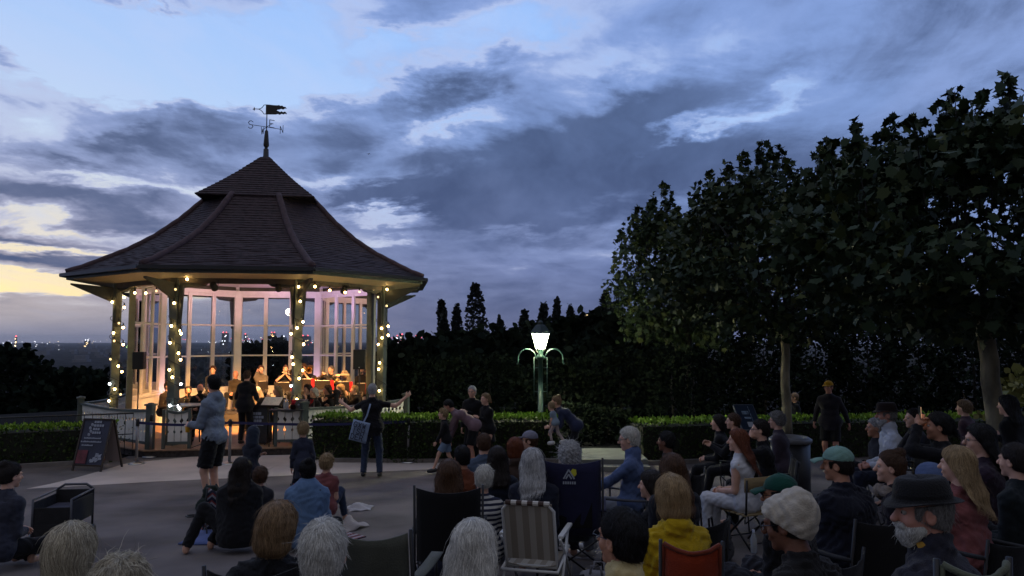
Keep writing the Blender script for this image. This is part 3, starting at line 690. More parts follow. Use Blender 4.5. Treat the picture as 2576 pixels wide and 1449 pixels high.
skyc = mix(t1.outputs[0], clear, lit); skyc = mix(t2.outputs[0], skyc, dark)
# bright silver edges where thin cloud meets a gap
edge = mth('EXPONENT', mth('MULTIPLY', mth('POWER', mth('DIVIDE', mth('SUBTRACT', dens, .30), .10), 2.0), -1.0))
skyc = mix(mth('MULTIPLY', mth('MULTIPLY', edge, mth('SUBTRACT', 1.0, mth('DIVIDE', AZ, .5), clamp=True)), .34), skyc, srgb(206, 214, 240))
# even violet haze at the skyline
hz = mth('EXPONENT', mth('MULTIPLY', mth('POWER', mth('DIVIDE', EL, .03), 2.0), -1.0))
hzc = mix(mth('MULTIPLY', mth('ADD', AZ, .75, clamp=True), 1.2, clamp=True), srgb(118, 126, 158), srgb(88, 94, 134))
skyc = mix(mth('MULTIPLY', hz, .75), skyc, hzc)
below = mth('MULTIPLY', dz, -40.0, clamp=True); skyc = mix(below, skyc, (.02, .021, .03))
# unseen sky behind and overhead, made greyer to light the foreground neutrally
rearf = nd('ShaderNodeMapRange', interpolation_type='SMOOTHSTEP'); LK.new(dy, rearf.inputs[0]); rearf.inputs[1].default_value = .15; rearf.inputs[2].default_value = -.5
topf = nd('ShaderNodeMapRange', interpolation_type='SMOOTHSTEP'); LK.new(dz, topf.inputs[0]); topf.inputs[1].default_value = .62; topf.inputs[2].default_value = .95
skyc = mix(mth('MULTIPLY', mth('MAXIMUM', rearf.outputs[0], topf.outputs[0]), mth('SUBTRACT', 1.0, below)), skyc, mix(topf.outputs[0], (.19, .195, .235), (.36, .37, .44)))
hsv = nd('ShaderNodeHueSaturation'); hsv.inputs['Saturation'].default_value = .93; hsv.inputs['Value'].default_value = 1.13; LK.new(skyc, hsv.inputs['Color']); skyc = hsv.outputs[0]
bg = nd('ShaderNodeBackground'); LK.new(skyc, bg.inputs['Color']); bg.inputs['Strength'].default_value = 1.0
wo = nd('ShaderNodeOutputWorld'); LK.new(bg.outputs[0], wo.inputs['Surface'])
try: w.cycles.sampling_method = 'MANUAL'; w.cycles.sample_map_resolution = 512
except Exception: pass
sun = bpy.data.lights.new('sun', 'SUN'); sun.energy = 0.04; sun.angle = R(12); sun.color = (1, .78, .55)
so = new_obj('sun', sun); so.rotation_euler = Vector((math.sin(R(-42)), math.cos(R(-42)), math.sin(R(3)))).to_track_quat('Z', 'Y').to_euler()

# ---------------------------------------------------------------- terrain
HILL = 15.0
def terrain_z(x, y):
    r_ = np.hypot(x + 4, y - 11.5); t = np.maximum(r_ - HILL, 0)
    z = -np.where(t < 260, t * 0.20 * ss(0, 40, t) + 0, 52 + (t - 260) * .012); z = np.maximum(z, -78)
    z = z - np.where(t > 0, 0, 0)
    return z + np.where(t > 30, 1, 0) * (2.0 * np.sin(x * .02) * np.sin(y * .017) * np.minimum(t / 200, 1))
rs = np.concatenate([np.linspace(0, 30, 61), 30 * np.exp(np.linspace(0, math.log(24000 / 30), 90))[1:]]); th_ = np.linspace(-math.pi, math.pi, 161)[:-1]
RR, TT = np.meshgrid(rs, th_, indexing='ij'); GX = RR * np.sin(TT); GY = RR * np.cos(TT) + 4
GZ = np.where(terrain_z(GX, GY) > -.0001, zg(GX, GY), terrain_z(GX, GY)) - 0.0
GZ = GZ - np.where(RR > 100, 0, 0) - .03
Vt = np.stack([GX, GY, GZ], -1).reshape(-1, 3); nA, nB = RR.shape
ii, jj = np.meshgrid(np.arange(nA - 1), np.arange(nB), indexing='ij'); j2 = (jj + 1) % nB
Ft = np.stack([ii * nB + jj, (ii + 1) * nB + jj, (ii + 1) * nB + j2, ii * nB + j2], -1).reshape(-1, 4)[:, ::-1]
m_ter = mat('hillside', (.016, .017, .016), 1.0, .6, .03, col2=(.050, .050, .052), detail=8, spec=0.0)
tag(mesh_np('terrain', Vt, Ft, m_ter, True), kind='structure')
# paved plaza
m_asph = mat('asphalt', (.162, .140, .132), .85, .36, .9, .7, 260, detail=9, spec=.3)
m_conc = mat('concrete_apron', (.50, .43, .385), .85, .16, .9, .35, 160, detail=9, spec=.3)
xs = np.linspace(-16, 14, 121); ys = np.linspace(-6, 20, 131)
XX, YY = np.meshgrid(xs, ys, indexing='ij'); ZZ = zg(XX, YY)
def sheet(name, X, Y, Z, m, kind='structure'):
    a, b = X.shape; V = np.stack([X, Y, Z], -1).reshape(-1, 3); i, j = np.meshgrid(np.arange(a - 1), np.arange(b - 1), indexing='ij')
    Fq = np.stack([i * b + j, (i + 1) * b + j, (i + 1) * b + j + 1, i * b + j + 1], -1).reshape(-1, 4)
    return tag(mesh_np(name, V, Fq, m, True), kind=kind)
def clip_sheet(name, X, Y, Z, keep, m):
    a, b = X.shape; V = np.stack([X, Y, Z], -1).reshape(-1, 3); i, j = np.meshgrid(np.arange(a - 1), np.arange(b - 1), indexing='ij'); i = i.ravel(); j = j.ravel()
    ok = keep(X[i, j], Y[i, j]); i = i[ok]; j = j[ok]
    return tag(mesh_np(name, V, np.stack([i * b + j, (i + 1) * b + j, (i + 1) * b + j + 1, i * b + j + 1], -1), m, True), kind='structure')
clip_sheet('plaza', XX, YY, ZZ + .004, lambda x, y: y < np.where(x < -8.8, 16.6 + (x + 8.8) * .44, 17.2), m_asph)
# paler apron in front of the bandstand, edges read from the photograph
def ground_hit(x, y):
    v = ray(x, y); lo_, hi_ = 1.0, 80.0
    for _ in range(60):
        mid = (lo_ + hi_) / 2; p = v * (mid / v.y); z = p.z + CAMH
        if z > float(zg(p.x, mid)): lo_ = mid
        else: hi_ = mid
    p = v * (lo_ / v.y); return Vector((p.x, lo_, float(zg(p.x, lo_))))
fr = [ground_hit(x, y) for x, y in ((65, 1231), (400, 1212), (735, 1197), (1040, 1184), (1250, 1172), (1420, 1165))]
bkx = [ground_hit(x, y) for x, y in ((322, 1166), (480, 1150), (800, 1144), (1040, 1142), (1250, 1142), (1400, 1142))]
Xa = []; Ya = []
for i in range(len(fr) - 1):
    for t in np.linspace(0, 1, 12, endpoint=(i == len(fr) - 2)):
        a = fr[i].lerp(fr[i + 1], t); b = bkx[i].lerp(bkx[i + 1], t)
        Xa.append([a.x + (b.x - a.x) * q_ for q_ in np.linspace(0, 1, 16)]); Ya.append([a.y + (b.y - a.y) * q_ for q_ in np.linspace(0, 1, 16)])
Xa = np.array(Xa); Ya = np.array(Ya); sheet('apron', Xa, Ya, zg(Xa, Ya) + .010, m_conc)
# ---------------------------------------------------------------- bandstand
BD, BX, BROT = 21.46, -7.21, 31.5
FLOOR = 0.17
def bp(k, r_, z=0.0):
    a = R(BROT + 45 * k); return Vector((BX + r_ * math.sin(a), BD - r_ * math.cos(a), z))
m_green = mat('painted_timber_green', (.075, .092, .083), .55, .18, 6, .15, 50)
m_dkgreen = mat('painted_timber_dark', (.045, .052, .052), .6, .2, 6, .15, 50)
m_cream = mat('painted_timber_cream', (.72, .70, .64), .55, .07, 4, .12, 40)
m_white = mat('painted_timber_white', (.76, .74, .68), .55, .08, 4, .12, 40)
m_tile = mat('clay_roof_tile', (.030, .015, .019), .8, .4, 9, .5, 60, col2=(.050, .027, .031), detail=8)
m_ridge = mat('clay_ridge_tile', (.062, .034, .038), .8, .3, 9, .5, 50)
m_gutter = mat('gutter_black', (.012, .012, .015), .4)
m_deck = mat('timber_deck', (.26, .16, .095), .6, .3, 3, .2, 40, stretch=(1, 14, 1))
m_brick = mat('dark_brick', (.055, .043, .038), .9, .4, 14, .5, 60)
m_ceil = mat('ceiling_paint', (.66, .62, .60), .6, .05, 3)
BS = thing('bandstand', 'octagonal bandstand with flared tiled roof, white glazed screen and glowing bulb strings', 'bandstand', (BX, BD, 0))
O = (BX, BD, 0)
def oct_ring(r_, z): return [bp(k, r_, z) for k in range(8)]
# floor and plinth
b = MB(); b.add(oct_ring(4.62, .0) + oct_ring(4.62, FLOOR - .03), [(i, (i + 1) % 8, 8 + (i + 1) % 8, 8 + i) for i in range(8)] + [tuple(range(8, 16))]); b.build('plinth', m_brick, BS, origin=O)
b = MB(); P = oct_ring(4.66, FLOOR - .026) + oct_ring(4.66, FLOOR); b.add(P, [(i, (i + 1) % 8, 8 + (i + 1) % 8, 8 + i) for i in range(8)] + [tuple(range(8, 16)), tuple(reversed(range(8)))]); b.build('deck_floor', m_deck, BS, origin=O)
# roof: flared octagon in stepped courses
prof = [(4.95, 4.33), (4.50, 4.50), (4.02, 4.74), (3.45, 5.03), (2.85, 5.42), (2.22, 5.94), (1.67, 6.50), (1.40, 6.74)]
def interp_prof(t):
    L = [0];
    for a, c in zip(prof[:-1], prof[1:]): L.append(L[-1] + math.hypot(a[0] - c[0], a[1] - c[1]))
    s_ = t * L[-1]
    for i in range(len(prof) - 1):
        if s_ <= L[i + 1] + 1e-9:
            q_ = (s_ - L[i]) / (L[i + 1] - L[i]); return prof[i][0] + (prof[i + 1][0] - prof[i][0]) * q_, prof[i][1] + (prof[i + 1][1] - prof[i][1]) * q_
    return prof[-1]
NC = 36; b = MB(); rows = []
for i in range(NC):
    r0, z0 = interp_prof(i / NC); r1, z1 = interp_prof((i + 1) / NC)
    rows += [(r0 + .006, z0 - .004), (r0 + .012, z0 + .022), (r1 + .006, z1 + .010)]
vs = []; fs = []
SEG = 14
gR = random.Random(3)
for (r_, z) in rows:
    for k in range(8):
        for j in range(SEG):
            p = bp(k, r_, z).lerp(bp(k + 1, r_, z), j / SEG); vs.append(p + Vector((0, 0, gR.uniform(-.008, .008))))
n8 = 8 * SEG
for i in range(len(rows) - 1): fs += [(i * n8 + j, i * n8 + (j + 1) % n8, (i + 1) * n8 + (j + 1) % n8, (i + 1) * n8 + j) for j in range(n8)]
b.add(vs, fs); roof = b.build('roof', m_tile, BS, origin=O)
# square cap roof above, its corners oversailing alternate faces
b = MB(); rows = []; NC2 = 17
for i in range(NC2):
    t0, t1 = i / NC2, (i + 1) / NC2; f_ = lambda t: (2.18 * (1 - t) + .16 * t, 6.56 + 1.40 * t - .05 * math.sin(math.pi * t))
    (r0, z0), (r1, z1) = f_(t0), f_(t1); rows += [(r0 + .012, z0 - .006), (r0 + .026, z0 + .024), (r1 + .012, z1 + .012)]
vs = []; n4 = 4 * SEG
for (r_, z) in rows:
    for k in range(4):
        p0, p1 = [Vector((BX + r_ * math.sin(R(a)), BD - r_ * math.cos(R(a)), z)) for a in (-36 + 90 * k, 54 + 90 * k)]
        vs += [p0.lerp(p1, j / SEG) + Vector((0, 0, gR.uniform(-.005, .005))) for j in range(SEG)]
fs = []
for i in range(len(rows) - 1): fs += [(i * n4 + j, i * n4 + (j + 1) % n4, (i + 1) * n4 + (j + 1) % n4, (i + 1) * n4 + j) for j in range(n4)]
fs += [tuple(reversed(range(n4)))]
b.add(vs, fs); b.build('cap_roof', m_tile, roof)
# children of the roof share its local space
rc = bpy.data.objects['cap_roof']; rc.data.transform(Matrix.Translation((-BX, -BD, 0)))
for k in range(8):
    pts = [bp(k, interp_prof(t)[0] + .01, interp_prof(t)[1] + .02) for t in np.linspace(.015, .95, 22)]
    b = MB(); b.tube(pts, [.085 + .008 * (i % 2) for i in range(22)], 8); b.build('hip_ridge', m_ridge, roof, True, origin=O)
for k in (-1, 0):  # valley tiles rising on to the cap
    pass
b = MB()
for k in range(8): b.beam(bp(k, 4.99, 4.295), bp(k + 1, 4.99, 4.295), .11, .085)
for k in range(8): b.ell(bp(k, 4.985, 4.295), (.07, .07, .045), 8, 5)
b.build('gutter', m_gutter, BS, origin=O)
b = MB()
for k in range(8): b.beam(bp(k, 4.87, 4.225), bp(k + 1, 4.87, 4.225), .04, .085)
b.build('fascia', m_green, BS, origin=O)
b = MB(); P = [oct_ring(4.845, 4.205), oct_ring(3.62, 4.125)]
b.add(P[0] + P[1] + [p + Vector((0, 0, .03)) for p in P[0] + P[1]], [(i, 8 + i, 8 + (i + 1) % 8, (i + 1) % 8) for i in range(8)] + [(16 + i, 16 + (i + 1) % 8, 24 + (i + 1) % 8, 24 + i) for i in range(8)]); b.build('soffit', mat('soffit_boards', (.44, .39, .29), .6, .12, 5, stretch=(1, 9, 1)), BS, origin=O)
b = MB()
for k in range(8):
    p, q_ = bp(k, 3.71, 4.08), bp(k + 1, 3.71, 4.08); b.beam(p, q_, .16, .13)
    b.beam(bp(k, 3.62, 4.265), bp(k + 1, 3.62, 4.265), .05, .23)
b.build('ring_beam', mat('ring_beam_timber', (.10, .085, .07), .6, .2, 5), BS, origin=O)
b = MB(); P = oct_ring(3.60, 4.385)
b.add(P + [Vector((BX, BD, 5.12))], [(i, 8, (i + 1) % 8) for i in range(8)]); b.build('ceiling', m_ceil, BS, origin=O)
b = MB()
for k in range(8): b.beam(bp(k, 3.55, 4.37), Vector((BX, BD, 5.08)), .04, .04); b.beam(bp(k, 3.50, 4.38), bp(k, 3.50, 4.2), .09, .07)
b.build('ceiling_rib', m_ceil, BS, origin=O)
# columns
for k in range(8):
    c = bp(k, 3.71, 0); a = R(BROT + 45 * k); out = Vector((math.sin(a), -math.cos(a), 0)); tan = Vector((math.cos(a), math.sin(a), 0))
    b = MB(); w0 = .105; prof8 = [(w0, FLOOR), (w0, 4.14)]
    b.box(c + Vector((0, 0, (FLOOR + 4.14) / 2)), (.2, .2, 4.14 - FLOOR), rz=a)
    b.box(c + Vector((0, 0, FLOOR + .12)), (.26, .26, .24), rz=a); b.box(c + Vector((0, 0, 1.25)), (.225, .225, .05), rz=a)
    co = b.build('column', m_green, BS, origin=O, bevel=.012)
    b = MB()
    for sg in (-1, 1):
        n_ = tan * sg
        b.plate([c + n_ * .102 + Vector((0, 0, 3.02)) - out * .04, c + n_ * .135 + Vector((0, 0, 3.02)) - out * .04, c + n_ * .20 + Vector((0, 0, 3.95)) - out * .04, c + n_ * .102 + Vector((0, 0, 3.95)) - out * .04], out, .08)
        e = (bp(k + sg, 3.71, 0) - c).normalized()
        b.plate([c + e * .10 + Vector((0, 0, 3.90)) - out * .055, c + e * .62 + Vector((0, 0, 3.955)) - out * .055, c + e * .70 + Vector((0, 0, 4.01)) - out * .055, c + e * .10 + Vector((0, 0, 4.01)) - out * .055], out, .11)
    b.plate([c + out * .10 + Vector((0, 0, 3.62)) - tan * .04, c + out * 1.08 + Vector((0, 0, 4.06)) - tan * .04, c + out * 1.08 + Vector((0, 0, 4.10)) - tan * .04, c + out * .10 + Vector((0, 0, 4.02)) - tan * .04], tan, .08)
    b.build('bracket', m_dkgreen, co, origin=O)
# glazed screen on the five far sides
m_glass = bpy.data.materials.new('window_glass'); m_glass.use_nodes = True; g = m_glass.node_tree; g.nodes.remove(g.nodes['Principled BSDF'])
tr = g.nodes.new('ShaderNodeBsdfTransparent'); gl = g.nodes.new('ShaderNodeBsdfGlossy'); gl.inputs['Roughness'].default_value = .02; fz = g.nodes.new('ShaderNodeFresnel'); fz.inputs['IOR'].default_value = 1.38; mx = g.nodes.new('ShaderNodeMixShader')
tr.inputs['Color'].default_value = (.93, .95, .96, 1)
g.links.new(fz.outputs[0], mx.inputs[0]); g.links.new(tr.outputs[0], mx.inputs[1]); g.links.new(gl.outputs[0], mx.inputs[2]); g.links.new(mx.outputs[0], g.nodes['Material Output'].inputs['Surface'])
SR = 3.36
for k in (1, 2, 3, 4, 5, 6):
    p = bp(k, SR, 0); b = MB(); b.box((p.x, p.y, (FLOOR + 4.25) / 2), (.15, .15, 4.25 - FLOOR), rz=R(BROT + 45 * k)); b.build('screen_post', m_cream if k not in (1, 6) else m_green, BS, origin=O, bevel=.01)
for k in (1, 2, 3, 4, 5):
    p, q_ = bp(k, SR, 0), bp(k + 1, SR, 0); e = (q_ - p).normalized(); n_ = Vector((e.y, -e.x, 0)); L = (q_ - p).length; ins = .075; Wd = (L - 2 * ins) / 3
    b = MB(); Z = lambda v: Vector((0, 0, v))
    b.beam(p + e * ins + Z(.62), q_ - e * ins + Z(.62), .05, .86); b.beam(p + e * ins + Z(1.075), q_ - e * ins + Z(1.075), .10, .05)
    for j in range(1, 9): b.beam(p + e * (ins + (L - 2 * ins) * j / 9) + n_ * 0.028 + Z(.25), p + e * (ins + (L - 2 * ins) * j / 9) + n_ * .028 + Z(1.0), .012, .008, up=n_)
    b.build('screen_panel', m_white, BS, origin=O)
    b = MB(); b.beam(p + e * ins + Z(4.19), q_ - e * ins + Z(4.19), .09, .116); b.build('screen_header', m_cream, BS, origin=O)
    for j in range(3):
        a0 = p + e * (ins + Wd * j); a1 = a0 + e * Wd; b = MB(); zt, zb = 4.130, 1.102
        for s_, x0 in ((1, a0), (-1, a1)): b.beam(x0 + e * s_ * .031 + Z(zb), x0 + e * s_ * .031 + Z(zt), .060, .075, up=e.cross(Vector((0, 0, 1))))
        for zz, hh in ((zb + .03, .06), (2.15, .05), (3.12, .05), (zt - .045, .09)): b.beam(a0 + e * .062 + Z(zz), a1 - e * .062 + Z(zz), .05, hh)
        wn = b.build('window', m_cream, BS, origin=O, bevel=.006)
        b = MB()
        for z0, z1 in ((zb + .06, 2.125), (2.175, 3.095), (3.145, zt - .09)): b.beam(a0 + e * .061 + Z((z0 + z1) / 2), a1 - e * .061 + Z((z0 + z1) / 2), .006, z1 - z0)
        b.build('pane', m_glass, wn, origin=O)
# balustrade
BRr = 4.45
def post(p, a, h_=1.07):
    b = MB(); b.box((p.x, p.y, FLOOR / 2 + h_ / 2), (.15, .15, h_ - FLOOR + .34 if False else h_), rz=a); o = b.build('balustrade_post', m_green, BS, origin=O, bevel=.008)
    c = MB(); c.box((p.x, p.y, FLOOR / 2 + h_ + .02), (.2, .2, .04), rz=a); c.ell((p.x, p.y, FLOOR / 2 + h_ + .04), (.08, .08, .03), 8, 4); c.build('post_cap', m_green, o, origin=O, bevel=.005)
def balu(p, q_, m_=None):
    e = (q_ - p).normalized(); L = (q_ - p).length; n_ = Vector((e.y, -e.x, 0)); Z = lambda v: Vector((0, 0, v))
    sag = lambda t: -.05 * math.sin(math.pi * t)
    b = MB(); N = 10; P = [p.lerp(q_, i / N) + Z(1.06 + sag(i / N)) for i in range(N + 1)]
    b.grid([[a0 - n_ * .055, a0 + n_ * .055] for a0 in P], .055)
    b.build('top_rail', m_green, BS, origin=O); b = MB(); b.beam(p + Z(.30), q_ + Z(.30), .07, .06); b.build('bottom_rail', m_green, BS, origin=O)
    b = MB(); n = max(2, int(L / .135)); st = L / n
    for i in range(n):
        c = p + e * st * (i + .5); z1 = 1.03 + sag((i + .5) / n); z0 = .331; hw = st * .5 - .008
        side = [(hw, 0), (hw, .28), (hw - .018, .30), (hw - .018, .36), (hw, .38), (hw, .62), (hw - .012, .64), (hw - .038, .70), (hw - .012, .77), (hw, .79), (hw, 1)]
        pl = [c + e * x + Z(z0 + (z1 - z0) * y) for x, y in side] + [c - e * x + Z(z0 + (z1 - z0) * y) for x, y in reversed(side)]
        b.plate([v - n_ * .012 for v in pl], n_, .024)
    b.build('balusters', m_white, BS, origin=O)
for k in (-3, -2, -1, 0, 1, 2): post(bp(k, BRr), R(BROT + 45 * k))
tr_ = lambda k, t: bp(k, BRr).lerp(bp(k + 1, BRr), t)
for k in (-3, -2, 0, 1): balu(tr_(k, .03), tr_(k, .97))
balu(tr_(-1, .11), tr_(-1, .24)); balu(tr_(-1, .82), tr_(-1, .97))
for t_ in (.085, .25, .81):
    q_ = tr_(-1, t_); b = MB(); b.box((q_.x, q_.y, FLOOR + .45), (.07, .07, .90), rz=R(9)); b.build('gate_post', m_green, BS, origin=O, bevel=.006)

# weather vane
m_iron = mat('wrought_iron', (.014, .013, .014), .45)
VT = Vector((BX, BD, 7.93)); WV = thing('weather_vane', 'black weather vane with forked pennant and compass letters on the roof tip', 'weather vane', VT)
ex = Vector((1, 0, 0)); ez = Vector((0, 0, 1))
b = MB(); b.lathe([(.16, 0), (.13, .04), (.085, .10), (.075, .32), (.04, .33), (.05, .36), (.05, .385), (.07, .40), (.085, .44), (.05, .86), (.03, .88), (.016, .90), (.014, 1.62), (.005, 1.66)], (0, 0, -.02), 10); b.build('spire', m_iron, WV, True)
def vpx(x, y, dyo=0.0):  # vane drawing units: picture columns and rows about the spire
    return Vector(((x - 555) / 1138 * 220 / 1.5652 * BD / F, dyo, (1285 - y) / 1449 * 280 / 1.5652 * BD / F))
b = MB(); up_ = [(530, 130), (600, 132), (700, 145), (780, 148), (800, 140), (830, 158), (870, 152), (900, 178), (940, 182), (965, 222), (930, 212), (890, 238), (850, 222), (810, 238), (770, 240), (756, 258), (790, 268), (830, 290), (855, 272), (890, 292), (930, 278), (965, 310), (960, 340), (930, 322), (900, 340), (860, 326), (820, 348), (780, 330), (740, 342), (530, 340)]
b.plate([vpx(x, y, -.006) for x, y in up_], (0, 1, 0), .012); b.build('pennant', m_iron, WV)
b = MB(); b.tube([vpx(x, y) for x, y in ((535, 135), (490, 140), (460, 185), (420, 215), (380, 226), (320, 222))], .011, 5); b.tube([vpx(x, y) for x, y in ((535, 330), (490, 328), (460, 282), (420, 245), (380, 226))], .011, 5)
b.plate([vpx(x, y, -.006) for x, y in ((250, 228), (280, 215), (288, 175), (300, 212), (325, 222), (300, 236), (288, 268), (280, 240))], (0, 1, 0), .012); b.build('arrow', m_iron, WV)
zc_ = vpx(550, 605).z
dirs = {'N': R(-25), 'S': R(155), 'W': R(-155), 'E': R(25)}
for ch, ax_, ay_ in (('S', -.38, -.25), ('W', -.24, .36), ('E', .26, -.32), ('N', .36, .26)):
    b = MB(); p0 = Vector((0, 0, zc_)); tip = p0 + Vector((ax_, ay_, 0)); d_ = (tip - p0).normalized()
    b.tube([p0, tip], .009, 5)
    hL = .215; wdt = hL * .62; ux = d_ if d_.x > 0 else d_
    ux = Vector((1, 0, 0)) if ch in 'S' else (Vector((.8, -.6, 0)) if ch in 'WN' else Vector((.8, .6, 0)))
    org = tip - ux * (wdt * .5) + Vector((0, 0, -hL / 2 if ch in 'S' else -hL / 2))
    letters(b, ch, org, ux, (0, 0, 1), hL, .62, 0, .018); b.build('compass_letter', m_iron, WV)

# ---------------------------------------------------------------- bulb strings
m_bulb = mat('warm_bulb', (1, .8, .5), .3, emit=(1.0, .60, .20), estr=40.0)
m_bulbdim = mat('dim_bulb', (1, .8, .5), .3, emit=(1.0, .70, .32), estr=2.0)
m_bulbw = mat('cool_bulb', (1, 1, 1), .3, emit=(.86, .95, 1.0), estr=20.0)
m_cable = mat('black_cable', (.012, .012, .012), .5)
z2 = lambda x, y: ((300 + x / 3.677) / 1.5652, (1050 + y / 3.677) / 1.5652)
z3 = lambda x, y: ((950 + x / 3.677) / 1.5652, (1050 + y / 3.677) / 1.5652)
z4 = lambda x, y: ((300 + x / 3.018) / 1.5652, (1380 + y / 3.018) / 1.5652)
z5 = lambda x, y: ((950 + x / 3.018) / 1.5652, (1380 + y / 3.018) / 1.5652)
STR = [
 (-2, 'string of warm globe bulbs wound round the leftmost front column', [(z2(693, 443), 0), (z2(522, 513), 0), (z2(695, 590), 0), (z2(618, 818), 1), (z2(680, 882), 0), (z2(540, 960), 0), (z2(550, 1075), 1), (z2(680, 1128), 0), (z2(495, 1340), 1), (z4(500, 185), 0), (z4(543, 252), 0), (z4(397, 397), 2), (z4(458, 460), 0), (z4(528, 522), 1), (z4(390, 600), 0)]),
 (-1, 'string of warm globe bulbs on the column behind the hooded man', [(z2(1605, 182), 0), (z2(1437, 330), 1), (z2(1418, 528), 0), (z2(1378, 858), 0), (z2(1507, 928), 0), (z2(1518, 970), 0), (z2(1358, 1103), 0), (z2(1480, 1253), 0), (z2(1510, 1348), 0), (z4(1108, 230), 0), (z4(1142, 318), 0), (z4(1245, 400), 2), (z4(1112, 655), 2), (z4(1210, 662), 2), (z4(1228, 690), 2)]),
 (0, 'string of warm globe bulbs on the central front column beside the trombonists', [(z3(830, 292), 0), (z3(853, 503), 0), (z3(893, 800), 0), (z3(808, 888), 0), (z3(720, 972), 0), (z3(902, 1123), 0), (z3(735, 1310), 0), (z3(750, 1412), 0), (z5(730, 235), 0), (z5(687, 333), 0), (z5(592, 420), 2), (z5(660, 582), 0), (z5(730, 598), 0)]),
 (1, 'string of warm globe bulbs on the right-hand column above the outstretched arm', [(z3(2110, 330), 0), (z3(1980, 440), 1), (z3(2105, 568), 1), (z3(2127, 863), 0), (z3(2032, 893), 0), (z3(2127, 993), 0), (z3(2038, 1030), 0), (z3(1983, 1125), 0), (z3(2003, 1392), 0), (z5(1645, 147), 0), (z5(1632, 222), 0), (z5(1640, 480), 0), (z5(1765, 648), 0)]),
 ('L', 'sagging bulb string under the eaves at the left end of the bandstand', [(z2(848, 380), 0), (z2(1008, 383), 0), (z2(1160, 352), 1), (z2(1297, 270), 0)]),
 ('R', 'sagging bulb string under the eaves before the purple-lit ceiling', [(z3(1067, 288), 0), (z3(1282, 343), 0), (z3(1503, 373), 0), (z3(1710, 365), 1), (z3(1915, 345), 1)])]
bm_ = MB(); bm_.ell((0, 0, 0), (.027, .027, .030), 10, 7); bproto = bm_.build('bulb', m_bulb, None, True); bdata = {0: bproto.data}
for i, mm in ((1, m_bulbdim), (2, m_bulbw)): bdata[i] = bproto.data.copy(); bdata[i].materials[0] = mm
bpy.data.objects.remove(bproto)
for k, lab, L in STR:
    if k == 'L': dep = lambda t: 19.3 - 1.5 * t
    elif k == 'R': dep = lambda t: 18.2 + 2.1 * t
    else: d0 = bp(k, 3.71).y - .20; dep = lambda t, d0=d0: d0
    pos = [at(p[0], p[1], dep(i / max(len(L) - 1, 1))) for i, (p, c) in enumerate(L)]
    S = thing('string_light', lab, 'string lights', pos[0], 0, 'strings of globe bulbs on the bandstand')
    b = MB()
    for p in pos: b.lathe([(.018, .036), (.02, .05), (.02, .10), (.008, .12)], p, 7)
    if k in ('L', 'R'):
        A0 = bp(-2 if k == 'L' else 0, 3.65, 3.95); A1 = bp(-1 if k == 'L' else 1, 3.65, 3.95)
        path = [A0] + [p + Vector((0, 0, .12)) for p in pos] + [A1]
    else:
        c = bp(k, 3.71); path = []
        zt = 3.98; zb = pos[-1].z
        tops = sorted([p.z + .12 for p in pos])
        for i in range(90):
            t = i / 89; a = t * 2 * math.pi * 6; path.append(Vector((c.x + .155 * math.cos(a), c.y + .155 * math.sin(a), zt + (zb - zt) * t)))
        for p in pos:
            q_ = Vector((p.x, p.y, p.z + .115)); r0 = Vector((c.x + (.12 if p.x > c.x else -.12), c.y - .12, p.z + .16)); b.tube([r0, (r0 + q_) / 2 + Vector((0, 0, .02)), q_], .006, 4)
    b.tube(path, .008, 4); b.build('cable', m_cable, S, origin=pos[0])
    for p, (q_, c) in zip(pos, L):
        o = new_obj('bulb', bdata[c], S); o.location = p - pos[0]

# ---------------------------------------------------------------- lamps that light the stage
def lamp_light(name, typ, loc, tgt, energy, col, size=.1, spot=70, blend=.6, parent=None):
    l = bpy.data.lights.new(name, typ); l.energy = energy; l.color = col; l.shadow_soft_size = size
    if typ == 'SPOT': l.spot_size = R(spot); l.spot_blend = blend
    o = new_obj(name, l); o.location = loc
    if tgt is not None: o.rotation_euler = (Vector(loc) - Vector(tgt)).to_track_quat('Z', 'Y').to_euler()
    return o
m_can = mat('black_housing', (.012, .012, .013), .4)
def stage_lamp(loc, tgt, label, lens, name='stage_lamp'):
    loc = Vector(loc); d_ = (Vector(tgt) - loc).normalized(); t_ = thing(name, label, 'stage lamp', loc)
    b = MB(); b.lathe([(.05, -.22), (.075, -.20), (.08, -.02), (.09, 0.0), (.078, 0.0), (.07, -.03)], (0, 0, 0), 12, d_); b.build('housing', m_can, t_, True)
    b = MB(); b.lathe([(.068, -.035), (.02, -.03)], (0, 0, 0), 12, d_); b.build('lens', lens, t_)
    b = MB(); b.tube([Vector((-.1, 0, 0)) - d_ * .1, Vector((-.1, 0, .16)) - d_ * .1, Vector((.1, 0, .16)) - d_ * .1, Vector((.1, 0, 0)) - d_ * .1], .01, 5); b.build('yoke', m_can, t_)
m_lensw = mat('lens_warm', (1, .8, .5), .2, emit=(1, .6, .25), estr=5); m_lensp = mat('lens_pink', (1, .6, .8), .2, emit=(1, .35, .75), estr=5); m_lensv = mat('lens_violet', (.7, .6, 1), .2, emit=(.45, .35, 1), estr=5)
stage_lamp(bp(-.7, 3.45, 3.9), bp(3.4, 1.6, 1.0), 'black stage lamp hung under the eaves near the hooded man\'s column', m_lensw)
stage_lamp(bp(-.15, 3.45, 3.9), bp(3.0, 1.4, 1.0), 'black stage lamp hung under the eaves near the central column', m_lensw)
WARM = (1.0, .47, .15)
lamp_light('stage_light_warm', 'SPOT', bp(-.7, 3.40, 3.82), (BX - 1.3, 20.8, .85), 4600, WARM, .12, 56, 1.0)
lamp_light('stage_light_warm', 'SPOT', bp(-.15, 3.40, 3.82), (BX + .3, 21.6, .85), 4600, WARM, .12, 56, 1.0)
